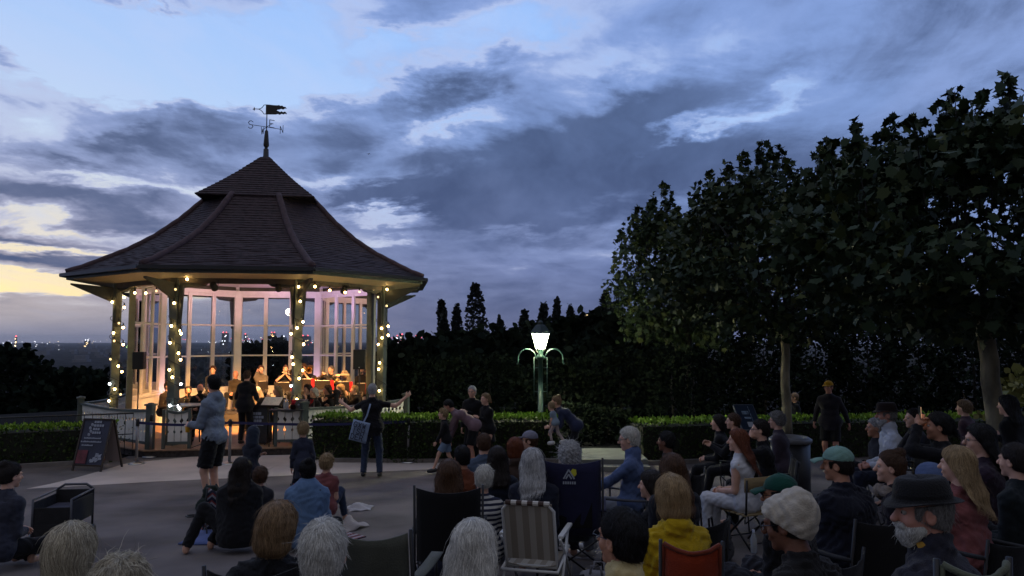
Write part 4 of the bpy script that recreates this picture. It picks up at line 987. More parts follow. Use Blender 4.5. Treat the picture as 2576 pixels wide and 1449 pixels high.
lamp_light('stage_light_warm', 'SPOT', bp(.5, 3.40, 3.82), (BX + 1.9, 21.2, .85), 4600, WARM, .12, 56, 1.0)
stage_lamp(bp(.5, 3.45, 3.9), bp(2.9, 1.4, .3), 'black stage lamp hung under the eaves at the right of the central column', m_lensw)
lamp_light('fill_light_wide', 'SPOT', bp(-.7, 3.40, 3.80), bp(4.0, 3.0, 2.2), 170, (1, .78, .50), .15, 110, 1.0)  # added pair of broad warm fills that brighten the window frames
lamp_light('fill_light_wide', 'SPOT', bp(.5, 3.40, 3.80), bp(3.2, 3.0, 2.2), 170, (1, .78, .50), .15, 110, 1.0)
pk = bp(5, 2.7, FLOOR + .1); vk = bp(3, 2.6, FLOOR + .1)
stage_lamp(pk, bp(5, 3.25, 3.5), 'small floor uplighter throwing pink on the left screen post', m_lensp, 'uplighter'); stage_lamp(vk, bp(3, 3.25, 3.5), 'small floor uplighter throwing violet on the screen behind the trumpeters', m_lensv, 'uplighter')
lamp_light('uplight_pink', 'SPOT', pk + Vector((0, 0, .05)), bp(5, 3.3, 2.6), 110, (1, .50, .88), .05, 60, .7)
lamp_light('uplight_violet', 'SPOT', vk + Vector((0, 0, .05)), bp(3, 3.3, 3.0), 140, (.55, .36, 1), .05, 60, .7)
lamp_light('uplight_ceiling_pink', 'SPOT', bp(4.9, .6, 2.9), bp(4.3, 2.0, 4.75), 190, (1, .50, .62), .15, 110, .6)
lamp_light('uplight_ceiling_violet', 'SPOT', bp(1.6, 1.2, 2.9), bp(2.5, 2.2, 4.7), 200, (.75, .45, 1), .15, 105, .6)
# ---------------------------------------------------------------- leaves
LEAF = np.array([(0, 0), (.18, .08), (.44, .02), (.38, .26), (.62, .50), (.36, .56), (.26, .74), (.10, .78), (0, 1.06), (-.10, .78), (-.26, .74), (-.36, .56), (-.62, .50), (-.38, .26), (-.44, .02), (-.18, .08)])
def leaf_mat(name, c1, c2, c3, sp=.22):
    if name in MATS: return MATS[name]
    m = bpy.data.materials.new(name); m.use_nodes = True; n = m.node_tree; b = n.nodes['Principled BSDF']; MATS[name] = m
    gi = n.nodes.new('ShaderNodeNewGeometry'); r = n.nodes.new('ShaderNodeValToRGB'); r.color_ramp.elements.new(.9)
    for e, (p, c) in zip(r.color_ramp.elements, ((0, c1), (.8, c2), (1, c3))): e.position = p; e.color = (*c, 1)
    n.links.new(gi.outputs['Random Per Island'], r.inputs['Fac']); n.links.new(r.outputs['Color'], b.inputs['Base Color'])
    b.inputs['Roughness'].default_value = .6; b.inputs['Specular IOR Level'].default_value = sp
    return m
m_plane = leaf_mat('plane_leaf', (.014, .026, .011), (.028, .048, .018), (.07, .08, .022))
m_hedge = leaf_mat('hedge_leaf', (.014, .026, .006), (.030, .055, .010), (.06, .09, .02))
m_lit_top = leaf_mat('lit_top_leaf', (.10, .20, .012), (.17, .30, .025), (.26, .38, .06))  # lamplight on the hedge tops, put into a paler leaf colour
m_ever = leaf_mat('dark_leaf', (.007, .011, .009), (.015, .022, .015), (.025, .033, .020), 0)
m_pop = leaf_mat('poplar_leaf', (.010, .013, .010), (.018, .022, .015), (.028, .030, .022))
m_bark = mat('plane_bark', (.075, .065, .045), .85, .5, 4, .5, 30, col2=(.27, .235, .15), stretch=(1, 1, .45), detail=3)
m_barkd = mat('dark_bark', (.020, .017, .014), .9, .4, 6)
SIMPLE = np.array([(0, 0), (.30, .35), (.26, .70), (0, 1.0), (-.26, .70), (-.30, .35)])
def leaves(P, size, droop, g, shape=LEAF, cup=.18, outdir=None, upbias=0.0):
    "one mesh worth of leaves at points P: vertices and faces"
    n = len(P); k = len(shape)
    d = g.normal(0, 1, (n, 3))
    if outdir is not None: d = d * .8 + outdir
    d[:, 2] -= droop; d[:, 2] += upbias; d = nrm_rows(d)
    nn = g.normal(0, 1, (n, 3)); nn[:, 2] += .8; nn = nn - (nn * d).sum(1, keepdims=True) * d; nn = nrm_rows(nn); sd = np.cross(d, nn)
    s_ = size * g.uniform(.45, 1.35, n)
    V = P[:, None, :] + s_[:, None, None] * (shape[None, :, 0:1] * sd[:, None, :] + shape[None, :, 1:2] * d[:, None, :] + (np.abs(shape[None, :, 0:1]) * g.uniform(-.5, cup * 2, (n, 1, 1)) - shape[None, :, 1:2] ** 2 * g.uniform(-.05, .3, (n, 1, 1))) * nn[:, None, :])
    F_ = np.arange(n * k).reshape(n, k)
    return V.reshape(-1, 3), F_
def limb(b, p, q_, r0, r1, g, n=5, wob=.06):
    pts = []
    for i in range(n + 1):
        t = i / n; v = Vector(p).lerp(Vector(q_), t); L = (Vector(q_) - Vector(p)).length
        if 0 < i < n: v += Vector(g.normal(0, wob * L / n, 3))
        pts.append(v)
    b.tube(pts, [r0 + (r1 - r0) * i / n for i in range(n + 1)], 8); return pts
def plane_tree(label, x, y, rx, ry, z0, z1, n, size, seed, tr=.115, nsh=34, lean=0.0):
    g = np.random.default_rng(seed); gz = float(zg(x, y)); T = thing('plane_tree', label, 'tree', (x, y, gz), 0, 'pollarded plane trees along the terrace'); o = (x, y, gz)
    b = MB(); base = Vector((x, y, gz - .05)); fork = Vector((x + lean, y, z0 + .15))
    pts = [base.lerp(fork, t) + Vector((g.normal(0, .012), g.normal(0, .012), 0)) for t in np.linspace(0, 1, 12)]
    b.tube(pts, [tr * (1.25 - .35 * t) if t > .05 else tr * 1.5 for t in np.linspace(0, 1, 12)], 14); b.build('trunk', m_bark if y < 20 else m_barkd, T, True, origin=o)  # farthest trunk gets the darker bark, its shade put into the colour
    cz = (z0 + z1) / 2 - .1; hz_ = (z1 - z0) / 2
    b = MB(); tips = []
    for i in range(9):
        a = 2 * math.pi * i / 9 + g.normal(0, .2); q_ = Vector((x + rx * .75 * math.cos(a), y + ry * .75 * math.sin(a), z0 + hz_ * g.uniform(.3, 1.2)))
        pp = limb(b, fork - Vector((0, 0, .1)), q_, tr * .5, .02, g)
        for j in range(4):
            t_ = pp[2 + j % 3]; e = t_ + Vector((g.normal(0, .5) * rx / 2, g.normal(0, .5) * ry / 2, g.uniform(.3, 1.1) * hz_)); limb(b, t_, e, .022, .007, g); tips.append(e)
    P = []; OD = []
    # body of the crown: clumps through its volume
    nc = 75; cl = []
    while len(cl) < nc:
        v = g.uniform(-1, 1, 3)
        if 0.35 < (abs(v[0]) ** 2.6 + abs(v[1]) ** 2.6 + abs(v[2]) ** 3.0) < 1: cl.append(v)
    cl = np.array(cl) * A(rx, ry, hz_) + A(x, y, cz)
    pick = g.integers(0, nc, n); P = cl[pick] + np.clip(g.normal(0, 1, (n, 3)), -1.7, 1.7) * A(rx, ry, hz_) * .165
    OD = nrm_rows(P - A(x, y, cz)) * .9
    # upright shoots standing above the clipped crown
    for i in range(nsh):
        a = g.uniform(0, 2 * math.pi); rr = g.uniform(0, 1) ** .4; px_, py_ = x + rx * .92 * rr * math.cos(a), y + ry * .92 * rr * math.sin(a)
        zb = cz + hz_ * (1 - rr ** 4 * .55) * .80; hgt = (.30 + 1.15 * g.random() ** 1.4) * (.72 if y < 10 else 1); top = Vector((px_ + g.normal(0, .12), py_ + g.normal(0, .12), zb + hgt))
        limb(b, (px_, py_, zb - .4), top, .012, .004, g, 4, .03)
        m_ = int(20 + hgt * 58); t = g.uniform(.0, 1, m_) ** .9; sp = (1.08 - t) * .18
        q_ = np.stack([px_ + (top.x - px_) * t + g.normal(0, 1, m_) * sp, py_ + (top.y - py_) * t + g.normal(0, 1, m_) * sp, zb + hgt * t + g.normal(0, .03, m_)], 1)
        P = np.concatenate([P, q_]); od = np.stack([q_[:, 0] - px_, q_[:, 1] - py_, np.full(m_, .15)], 1); OD = np.concatenate([OD, nrm_rows(od)])
    br = b.build('branch', m_barkd, T, True, origin=o)
    V, F_ = leaves(P, size, .35, g, LEAF, .18, OD); V = V - A(*o)
    mesh_np('crown', V, F_, m_plane, False, T)
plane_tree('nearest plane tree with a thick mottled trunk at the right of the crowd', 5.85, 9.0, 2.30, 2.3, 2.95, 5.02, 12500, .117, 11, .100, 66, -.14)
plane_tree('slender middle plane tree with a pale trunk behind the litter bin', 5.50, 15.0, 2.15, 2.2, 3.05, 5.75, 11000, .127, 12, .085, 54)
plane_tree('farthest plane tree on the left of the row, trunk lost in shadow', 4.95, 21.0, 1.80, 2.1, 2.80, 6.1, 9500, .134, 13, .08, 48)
plane_tree('unseen plane tree of the same row, added beyond the right edge to shade the crowd', 6.15, 3.2, 2.2, 2.2, 2.9, 5.0, 6500, .12, 14, .10, 16)  # out-of-view tree, added to shade the crowd on the right
# ---------------------------------------------------------------- hedges
def hedge(label, pts, wd, h0, h1, n, seed, leaf=.055):
    g = np.random.default_rng(seed); o = pts[0]; H = thing('hedge', label, 'hedge', (o[0], o[1], 0), 0, 'clipped hedges round the plaza')
    b = MB(); Ps = []; Tp = []; tot = sum((Vector((*q_, 0)) - Vector((*p, 0))).length for p, q_ in zip(pts[:-1], pts[1:]))
    for p, q_ in zip(pts[:-1], pts[1:]):
        p, q_ = Vector((*p, 0)), Vector((*q_, 0)); e = (q_ - p); L = e.length; e.normalize(); nn = Vector((e.y, -e.x, 0))
        b.beam(p + Vector((0, 0, (h0 + h1) / 2 - .04)), q_ + Vector((0, 0, (h0 + h1) / 2 - .04)), wd - .12, h1 - h0 - .10)
        m_ = int(n * L / tot); t = g.uniform(-.01, 1.01, m_); face = g.random(m_); u_ = g.uniform(-.5, .5, m_); z = g.uniform(h0, h1, m_)
        topm = face < .48
        off = np.where(topm, u_ * wd, np.where(face < .93, wd * .5, -wd * .5)) ; z = np.where(topm, h1 + g.normal(0, .022, m_) - .02, z)
        off = np.where(~topm, off + g.normal(0, .03, m_), off)
        Q_ = np.stack([p.x + e.x * L * t + nn.x * off, p.y + e.y * L * t + nn.y * off, z], 1); Ps.append(Q_[~topm]); Tp.append(Q_[topm])
        for endp, sg in ((p, -1), (q_, 1)):
            m2 = int(m_ * .03) + 20; Ps.append(np.stack([endp.x + nn.x * wd * g.uniform(-.5, .5, m2) + e.x * sg * .03, endp.y + nn.y * wd * g.uniform(-.5, .5, m2) + e.y * sg * .03, g.uniform(h0, h1, m2)], 1))
    b.build('branch_core', mat('hedge_core', (.016, .017, .010), .95), H, origin=(o[0], o[1], 0))
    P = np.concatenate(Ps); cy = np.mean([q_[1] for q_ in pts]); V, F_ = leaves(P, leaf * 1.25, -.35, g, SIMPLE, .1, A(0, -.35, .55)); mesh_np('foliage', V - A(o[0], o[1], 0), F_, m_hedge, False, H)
    V, F_ = leaves(np.concatenate(Tp), leaf * 1.35, -.9, g, SIMPLE, .1, A(0, -.1, .7)); mesh_np('lit_top_leaves', V - A(o[0], o[1], 0), F_, m_lit_top, False, H)  # top leaves take the paler colour that holds the lamplight
lx = at(0, 1100, 15.6)
hedge('clipped hedge on the left behind the chalk sign board', [(-15.5, 13.8), (-10.8, 15.9), (-8.85, 16.75)], .8, 0, .80, 5200, 21)
hedge('clipped hedge in the middle, lit green by the lamp post', [(-4.35, 17.1), (-2.6, 16.7), (.95, 16.9)], .9, 0, .94, 7800, 22)
hedge('clipped hedge on the right behind the seated couple', [(2.75, 16.6), (6.2, 17.3), (12.5, 18.0)], .9, 0, .86, 8200, 23)
# low step in the gap between hedges
b = MB(); p = at(1500, 1142, 15.6); b.box((2.05, 16.3, .10), (1.5, 1.6, .2)); b.box((2.05, 15.45, .05), (1.5, .5, .1)); tag(b.build('step', mat('step_concrete', (.17, .175, .16), .85, .15, 4), bevel=.01), 'pale concrete step in the gap between two hedges', 'step')
# kerb along the hedges
b = MB()
for p, q_ in (((-3.9, 16.35), (1.0, 16.25)), ((2.8, 16.0), (6.2, 16.7)), ((-15.6, 13.2), (-8.7, 16.25))): b.beam((*p, .04), (*q_, .04), .12, .10)
tag(b.build('kerb', mat('kerb_stone', (.16, .14, .13), .9, .2, 4)), kind='structure')
# iron railing before the left hedge
RL = thing('iron_railing', 'thin iron railing running along the left hedge', 'railing', (-15.5, 14.3, 0))
b = MB(); p0, p1 = Vector((-15.5, 14.3, 0)), Vector((-8.7, 17.25, 0)); Zv = Vector((0, 0, 1))
b.tube([p0 + Zv * .97, p1 + Zv * .97], .018, 6); b.tube([p0 + Zv * .5, p1 + Zv * .5], .012, 6); b.build('rail', m_iron, RL, True, origin=(-15.5, 14.3, 0))
b = MB()
for i in range(46): q_ = p0.lerp(p1, i / 45); b.tube([q_, q_ + Zv * .97], .008, 5)
b.build('bars', m_iron, RL, True, origin=(-15.5, 14.3, 0))

# ---------------------------------------------------------------- background trees
def far_tree(name, label, x, y, z0, h, rx, n, size, seed, m, prof, group, trunk=.2, tz=.15):
    g = np.random.default_rng(seed); T = thing(name, label, 'tree', (x, y, z0), 0, group); b = MB()
    limb(b, (0, 0, 0), (0, 0, h * .8), trunk, trunk * .2, g); b.build('trunk', m_barkd, T, True)
    t = g.uniform(tz, 1, n); a = g.uniform(0, 2 * math.pi, n); k = 22; cl = g.uniform(0, 1, (k, 2)); lump = 1 + .34 * np.sin(a * 2 + t * 9 + seed) + .18 * np.sin(a * 5 - t * 23 + seed * 2)
    r_ = prof(t) * rx * lump * np.sqrt(g.uniform(.35, 1, n)); ln = g.uniform(-.07, .07) * h * (name == 'poplar_tree'); P = np.stack([r_ * np.cos(a) + ln * t * t, r_ * np.sin(a), h * t + g.normal(0, size * .4, n)], 1)
    V, F_ = leaves(P, size, .1, g, SIMPLE * A(1.5, 1), .1, np.stack([np.cos(a), np.sin(a), .5 + 0 * a], 1)); mesh_np('crown', V, F_, m, False, T)
pop = lambda t: np.clip(t / .18, .3, 1) ** .7 * np.clip(1 - t ** 2.6, 0, 1) ** .8
rnd = lambda t: np.sqrt(np.clip(1 - ((t - .52) / .5) ** 2, 0, 1)) * (1 + .15 * np.sin(9 * t))
PD = 150.0
POP = [(1097, 805, 24, 'small poplar at the left end of the poplar row'), (1125, 757, 30, 'second tall leaning poplar from the left of the row'), (1152, 775, 30, 'narrow poplar close beside the tall leaning one'), (1205, 716, 56, 'tallest broadest poplar standing over the middle hedge'),
 (1262, 805, 22, 'slim short poplar between two larger groups'), (1300, 785, 34, 'ragged poplar at the left of the clump behind the lamp'), (1340, 768, 44, 'thick twin-topped poplar in the clump behind the lamp'), (1381, 760, 26, 'pointed poplar directly above the lamp lantern'), (1426, 773, 20, 'lone thin poplar to the right of the lamp'), (1503, 737, 48, 'broad poplar in front of the lit apartment block'), (1545, 762, 34, 'poplar half hidden behind the farthest plane tree'),
 (868, 742, 26, 'tall poplar seen through the right-hand window panes')]
for i, (px_, ytop, wpx, lab) in enumerate(POP):
    d_ = PD + (i * 37 % 30); top = at(px_, ytop, d_); z0 = float(terrain_z(top.x, top.y)) - .5; far_tree('poplar_tree', lab, top.x, top.y, z0, top.z - z0, wpx / F * d_ * .78, 2400, .80, 40 + i, m_pop, pop, 'poplars beyond the hedge', .35, .25)
BT = [(1060, 872, 34, 60, 'low round dark tree to the right of the bandstand'), (1150, 850, 44, 90, 'wide dark tree under the first poplars'), (1255, 845, 40, 80, 'dark bushy tree left of the lamp post'), (1370, 824, 46, 100, 'dark broad tree behind the lamp lantern'), (1480, 802, 40, 90, 'dark tall bush tree right of the lamp post'), (1590, 815, 36, 90, 'dark tree below the farthest plane tree'),
 (1000, 880, 60, 60, 'far dark tree close by the right-hand column'), (690, 862, 90, 40, 'dark round tree seen through the middle window panes'), (640, 872, 80, 36, 'smaller dark tree seen low through the middle panes'), (40, 885, 55, 90, 'black tree at the left edge beyond the hedge'), (200, 960, 40, 90, 'dark bush below the hill left of the bandstand')]
for i, (px_, ytop, d_, wpx, lab) in enumerate(BT):
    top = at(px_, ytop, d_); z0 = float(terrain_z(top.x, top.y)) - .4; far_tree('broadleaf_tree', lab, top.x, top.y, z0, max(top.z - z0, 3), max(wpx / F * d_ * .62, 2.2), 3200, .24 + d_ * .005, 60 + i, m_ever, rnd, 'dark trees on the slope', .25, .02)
SH = [(1090, 905, 23.5), (1230, 900, 24.5), (1420, 905, 24), (1560, 880, 25), (1690, 865, 25.5), (1800, 835, 26), (1920, 825, 24.5), (2050, 815, 25.5), (2180, 790, 24.5), (2310, 775, 25.5), (2440, 765, 24), (2570, 765, 25)]
SH += [(1455, 1020, 19.6), (1530, 1030, 19.9), (1600, 1035, 19.7), (1690, 885, 19.6), (1745, 880, 19.8)]  # shrubs added to darken the hedge gap and cover the farthest trunk
nm = ['first from the left', 'second from the left', 'third from the left', 'behind the step gap', 'under the farthest plane tree', 'behind the information board', 'behind the slender pale trunk', 'behind the man in the yellow cap', 'right of the man in the yellow cap', 'behind the white-shirted man', 'behind the thick mottled trunk', 'at the right edge', 'added to darken the hedge gap on its left', 'added to darken the middle of the hedge gap', 'added to darken the hedge gap on its right', 'left one added to darken the farthest plane trunk', 'right one added to darken the farthest plane trunk']
for i, (px_, ytop, d_) in enumerate(SH):
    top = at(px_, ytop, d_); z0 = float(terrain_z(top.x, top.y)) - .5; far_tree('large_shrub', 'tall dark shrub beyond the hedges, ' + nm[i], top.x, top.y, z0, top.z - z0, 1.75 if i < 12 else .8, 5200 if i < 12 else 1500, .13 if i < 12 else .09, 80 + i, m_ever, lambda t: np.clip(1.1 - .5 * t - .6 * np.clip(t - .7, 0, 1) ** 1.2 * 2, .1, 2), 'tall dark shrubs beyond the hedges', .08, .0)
far_tree('yellowing_bush', 'pale yellow-green bush at the far right edge', 8.9, 12.4, .1, 2.0, .95, 700, .15, 99, leaf_mat('yellow_leaf', (.11, .12, .03), (.17, .17, .05), (.24, .22, .08)), rnd, None, .05, .35)
# distant woods on the hill foot, one mass
g = np.random.default_rng(5); Vs = []; Fs = []; o_ = 0
nw = 420; ang = g.uniform(-.75, .75, nw); rad = 70 * np.exp(g.uniform(0, 3.6, nw))
for a, r_ in zip(ang, rad):
    x, y = r_ * math.sin(a), r_ * math.cos(a); z = float(terrain_z(x, y)); s_ = g.uniform(2.5, 5) * (1 + r_ / 400); m_ = 60
    d3 = g.normal(0, 1, (m_, 3)); d3 = nrm_rows(d3); P = A(x, y, z + s_ * .4) + d3 * A(s_ * 1.2, s_ * 1.2, s_ * .65) * g.uniform(.6, 1, (m_, 1)); V, F_ = leaves(P, s_ * .55, 0, g, SIMPLE * A(1.6, 1), .1, d3); Vs.append(V); Fs.append(F_ + o_); o_ += len(V)
tag(mesh_np('distant_woods', np.concatenate(Vs), np.concatenate(Fs), mat('far_foliage', (.030, .034, .030), .9, .4, .1), False), kind='stuff')

# ---------------------------------------------------------------- city on the skyline
m_tow = mat('tower_concrete', (.10, .10, .11), .8, .2, .02)
m_lw = mat('city_light_white', (1, 1, 1), .5, emit=(.95, .95, 1.0), estr=3.6); m_ly = mat('city_light_yellow', (1, 1, 1), .5, emit=(1, .72, .35), estr=3.0); m_lr = mat('city_light_red', (1, .1, .1), .5, emit=(1, .10, .10), estr=5.0); m_lg = mat('city_light_green', (.5, 1, .4), .5, emit=(.6, 1, .25), estr=2.2)
TW = [(41, 848, 3, 'slim mast with a red lamp on the far left skyline', 0), (567, 838, 13, 'tall distant tower with two red lamps on its roof', 1), (590, 845, 8, 'thinner distant tower right of the twin-lamped one', 1), (618, 842, 7, 'slender distant tower with a red beacon', 1), (688, 838, 11, 'dark distant tower seen through the centre panes', 1), (715, 848, 8, 'low distant tower with a pale roof lamp', 0), (770, 846, 20, 'wide distant office block right of the centre column', 1),
 (1000, 846, 8, 'distant tower with red lamps right of the bandstand', 1), (1012, 843, 7, 'taller thin distant tower in the red-lit cluster', 1), (1050, 846, 10, 'distant tower with crane lamps', 1), (1075, 848, 9, 'distant block glowing red at its top', 1), (345, 862, 26, 'long low distant building with green lit windows', 2), (220, 857, 10, 'small distant block on the left skyline', 0), (360, 852, 20, 'squat distant tower left of the bandstand columns', 0)]
for i, (px_, yt, wpx, lab, fl) in enumerate(TW):
    d_ = 5200.0 + (i * 613) % 1500; top = at(px_, yt, d_); zb = -82.0; wd = wpx / F * d_
    T = thing('distant_tower', lab, 'tower', (top.x, d_, zb), 0, 'distant towers on the skyline'); b = MB(); hh = top.z - zb; b.box((0, 0, hh * .5), (wd, wd, hh)); b.box((0, 0, hh + 3), (wd * .5, wd * .5, 6)); b.box((0, 0, hh * .25), (wd * 1.5, wd * 1.5, hh * .5)); b.build('wall', m_tow, T)
    if fl != 2:
        b = MB()
        for s_ in ((-.3, .3) if wpx > 8 else (0,)): b.ell((wd * s_, -wd * .3, hh + 6), 4.5, 6, 4)
        b.build('beacon', m_lr if fl or i == 0 else m_lw, T)
    b = MB()
    for j in range(14 if fl == 2 else 5):
        x = wd * ((j + .5) / 14 - .5) * 1.3 if fl == 2 else g.uniform(-.4, .4) * wd; z = hh * .8 if fl == 2 else hh * g.uniform(.3, .9); yy = -wd * (.76 if z < hh * .5 or fl == 2 else .51); b.box((x, yy, z if fl != 2 else hh * .45 + (j % 2) * 12), (6, 3, 7))
    b.build('lit_windows', m_lg if fl == 2 else (m_lw if i % 2 else m_ly), T)
b = MB(); ci = 0
for px_, py_, n_, sp, c in [(60, 862, 26, 70, 0), (120, 867, 20, 60, 0), (180, 861, 12, 60, 1), (270, 857, 16, 60, 0), (430, 858, 14, 60, 2), (560, 858, 26, 70, 0), (640, 852, 40, 60, 2), (660, 860, 30, 70, 0), (740, 862, 26, 50, 0), (800, 856, 20, 50, 1), (1010, 853, 30, 35, 2), (1015, 861, 20, 50, 0), (1065, 848, 60, 26, 2), (1000, 873, 8, 30, 1), (690, 875, 14, 40, 1), (200, 880, 6, 120, 0), (560, 885, 10, 60, 0)]:
    for _ in range(int(n_ * .6)):
        d_ = g.uniform(3500, 6000); x, y = px_ + g.uniform(-1, 1) * sp, py_ + g.normal(0, 2.4); p = at(x, y, d_); c_ = c if g.random() < .65 else int(g.integers(0, 3)); b.cur = c_; s_ = g.uniform(.8, 2.8) * (.9 if c_ != 2 else 1.0) * d_ / 5000; b.ell(p, (s_, s_, s_ * .8), 5, 4)
tag(b.build('city_lights', [m_lw, m_ly, m_lr]), kind='stuff')
b = MB()
for _ in range(420):
    d_ = g.uniform(2500, 9000); x = g.uniform(-.75, .75) * d_; hh = g.uniform(8, 26) * (1 if g.random() < .9 else 1.8); b.box((x, d_, -80 + hh / 2), (g.uniform(15, 60), 30, hh))
tag(b.build('distant_city', m_tow), kind='stuff')
# apartment blocks with lit windows behind the poplars
def block(label, x0, x1, yt, d_, wins):
    a, c = at(x0, yt, d_), at(x1, yt, d_); wd = c.x - a.x; zb = float(terrain_z((a.x + c.x) / 2, d_)) - 1; hh = a.z - zb; T = thing('apartment_block', label, 'building', ((a.x + c.x) / 2, d_ + 6, zb)); b = MB(); b.box((0, 0, hh / 2), (wd, 12, hh)); b.build('wall', mat('block_brick', (.10, .09, .085), .85, .2, .3), T)
    b = MB(); b.box((0, 0, hh + .3), (wd + .8, 12.8, .6)); b.box((wd * .2, 0, hh + 1.6), (4, 5, 2.2)); b.build('roof', m_tow, T)
    for (wx, wy) in wins:
        p = at(wx, wy, d_); b = MB(); b.box((p.x - (a.x + c.x) / 2, -6.03, p.z - zb), (1.5, .1, 1.7)); b.build('window', m_ly, T)
block('apartment block with lit yellow windows behind the broad poplar', 1470, 1545, 792, 230, [(1481, 797), (1489, 802), (1522, 797), (1530, 800), (1524, 806), (1484, 812), (1495, 820), (1465 + 12, 828)])
block('long low flat-roofed block right of the lamp lantern', 1395, 1480, 816, 240, [(1416, 822), (1444, 818), (1462, 822)])
block('block glimpsed through the farthest plane tree crown', 1585, 1700, 800, 230, [(1625, 826), (1612, 824), (1640, 815), (1655, 832)])
# evening air over the plain
m_hz = bpy.data.materials.new('evening_haze'); m_hz.use_nodes = True; n_ = m_hz.node_tree; n_.nodes.remove(n_.nodes['Principled BSDF']); v_ = n_.nodes.new('ShaderNodeVolumePrincipled'); v_.inputs['Color'].default_value = (.80, .85, .95, 1); v_.inputs['Density'].default_value = 3.2e-5
n_.links.new(v_.outputs[0], n_.nodes['Material Output'].inputs['Volume'])
b = MB(); b.box((0, 4, 12), (50000, 50000, 224)); tag(b.build('haze', m_hz), kind='stuff')
# passenger aircraft
ap = at(928, 387, 1500); AP = thing('aeroplane', 'tiny aeroplane flying above the bandstand roof', 'aeroplane', ap, R(-60)); m_air = mat('aircraft_grey', (.12, .12, .14), .4)
b = MB(); b.lathe([(.05, -4.6), (.5, -4), (.58, -2), (.58, 2.4), (.3, 4), (.05, 4.8)], (0, 0, 0), 10, (1, .0, .12)); b.build('fuselage', m_air, AP, True)
b = MB(); b.plate([(1, -.4, 0), (-1.2, -4.6, .4), (-1.8, -4.6, .4), (-1.2, -.4, 0)], (0, 0, 1), .12); b.plate([(1, .4, 0), (-1.2, .4, 0), (-1.8, 4.6, .4), (-1.2, 4.6, .4)], (0, 0, 1), .12); b.build('wing', m_air, AP)
b = MB(); b.plate([(-3.4, -.06, .1), (-4.9, -.06, 1.7), (-5.5, -.06, 1.7), (-4.6, -.06, 0)], (0, 1, 0), .12); b.build('tail_fin', m_air, AP)

# ---------------------------------------------------------------- lamp post
lp = at(1360, 1000, 18.3); LX, LY = lp.x, 18.3
def lz(y): return at(1360, y, LY).z
m_lamp = mat('lamp_post_green', (.022, .062, .056), .5, .15, 8)
LP = thing('lamp_post', 'green lamp post with glowing lantern and two curled arms', 'street lamp', (LX, LY, 0)); 
b = MB(); s_ = LY / F
b.lathe([(.14, 0), (.14, .25), (.09, .32), (.070, .9), (.066, lz(1050)), (.056, lz(905)), (.095, lz(903)), (.10, lz(896)), (.06, lz(893)), (.05, lz(880)), (.075, lz(876))], (0, 0, 0), 12); b.build('post', m_lamp, LP, True)
b = MB()
for sg in (-1, 1):
    b.tube([(sg * .16, -.02, lz(1000)), (sg * .16, -.02, lz(898))], .013, 5)
    for yy in (900, 925, 985): b.tube([(0, -.02, lz(yy)), (sg * .16, -.02, lz(yy))], .011, 5)
b.build('ladder_frame', m_lamp, LP, True)
for sg in (-1, 1):
    c = Vector((sg * .33, 0, lz(903))); pts = [c + Vector((-sg * .22 * math.cos(t) , 0, .24 * math.sin(t))) for t in np.linspace(.1, math.pi * 1.02, 16)]; e = pts[-1]; pts += [e + Vector((0, 0, -.06)), e + Vector((sg * .02, 0, -.10))]
    b = MB(); b.tube([Vector((sg * .06, 0, lz(905)))] + pts, .017, 7); b.ell(pts[-1], .024, 7, 5); b.build('curled_arm', m_lamp, LP, True)
zt, zb = lz(839), lz(878); b = MB(); tw, bw = .170, .088
pane = [(bw, zb + .02), (tw, zt)]
for a in range(4):
    M_ = Matrix.Rotation(R(90 * a + 12), 3, 'Z'); q_ = [M_ @ Vector((x, -r_, z)) for x, r_, z in ((-bw, bw, zb + .02), (bw, bw, zb + .02), (tw, tw, zt), (-tw, tw, zt))]; b.plate(q_, (M_ @ Vector((0, 1, 0))), .006)
b.build('lantern_glass', mat('lantern_glow', (1, 1, .9), .3, emit=(1.0, .98, .58), estr=230), LP)
b = MB()
for a in range(4):
    M_ = Matrix.Rotation(R(90 * a + 12), 3, 'Z'); b.tube([M_ @ Vector((bw + .004, -bw - .004, zb)), M_ @ Vector((tw + .006, -tw - .006, zt))], .012, 5); b.tube([M_ @ Vector((-tw, -tw, zt)), M_ @ Vector((tw, -tw, zt))], .013, 5); b.tube([M_ @ Vector((bw, -bw, zb)), M_ @ Vector((bw * .6, -bw * .6, zb - .10))], .012, 5)
b.lathe([(.26, zt + .01), (.24, zt + .04), (.12, zt + .20), (.07, zt + .22), (.07, zt + .28), (.02, zt + .33)], (0, 0, 0), 4, (0, 0, 1)); b.build('lantern_frame', mat('lamp_frame_dark', (.012, .025, .022), .5), LP)
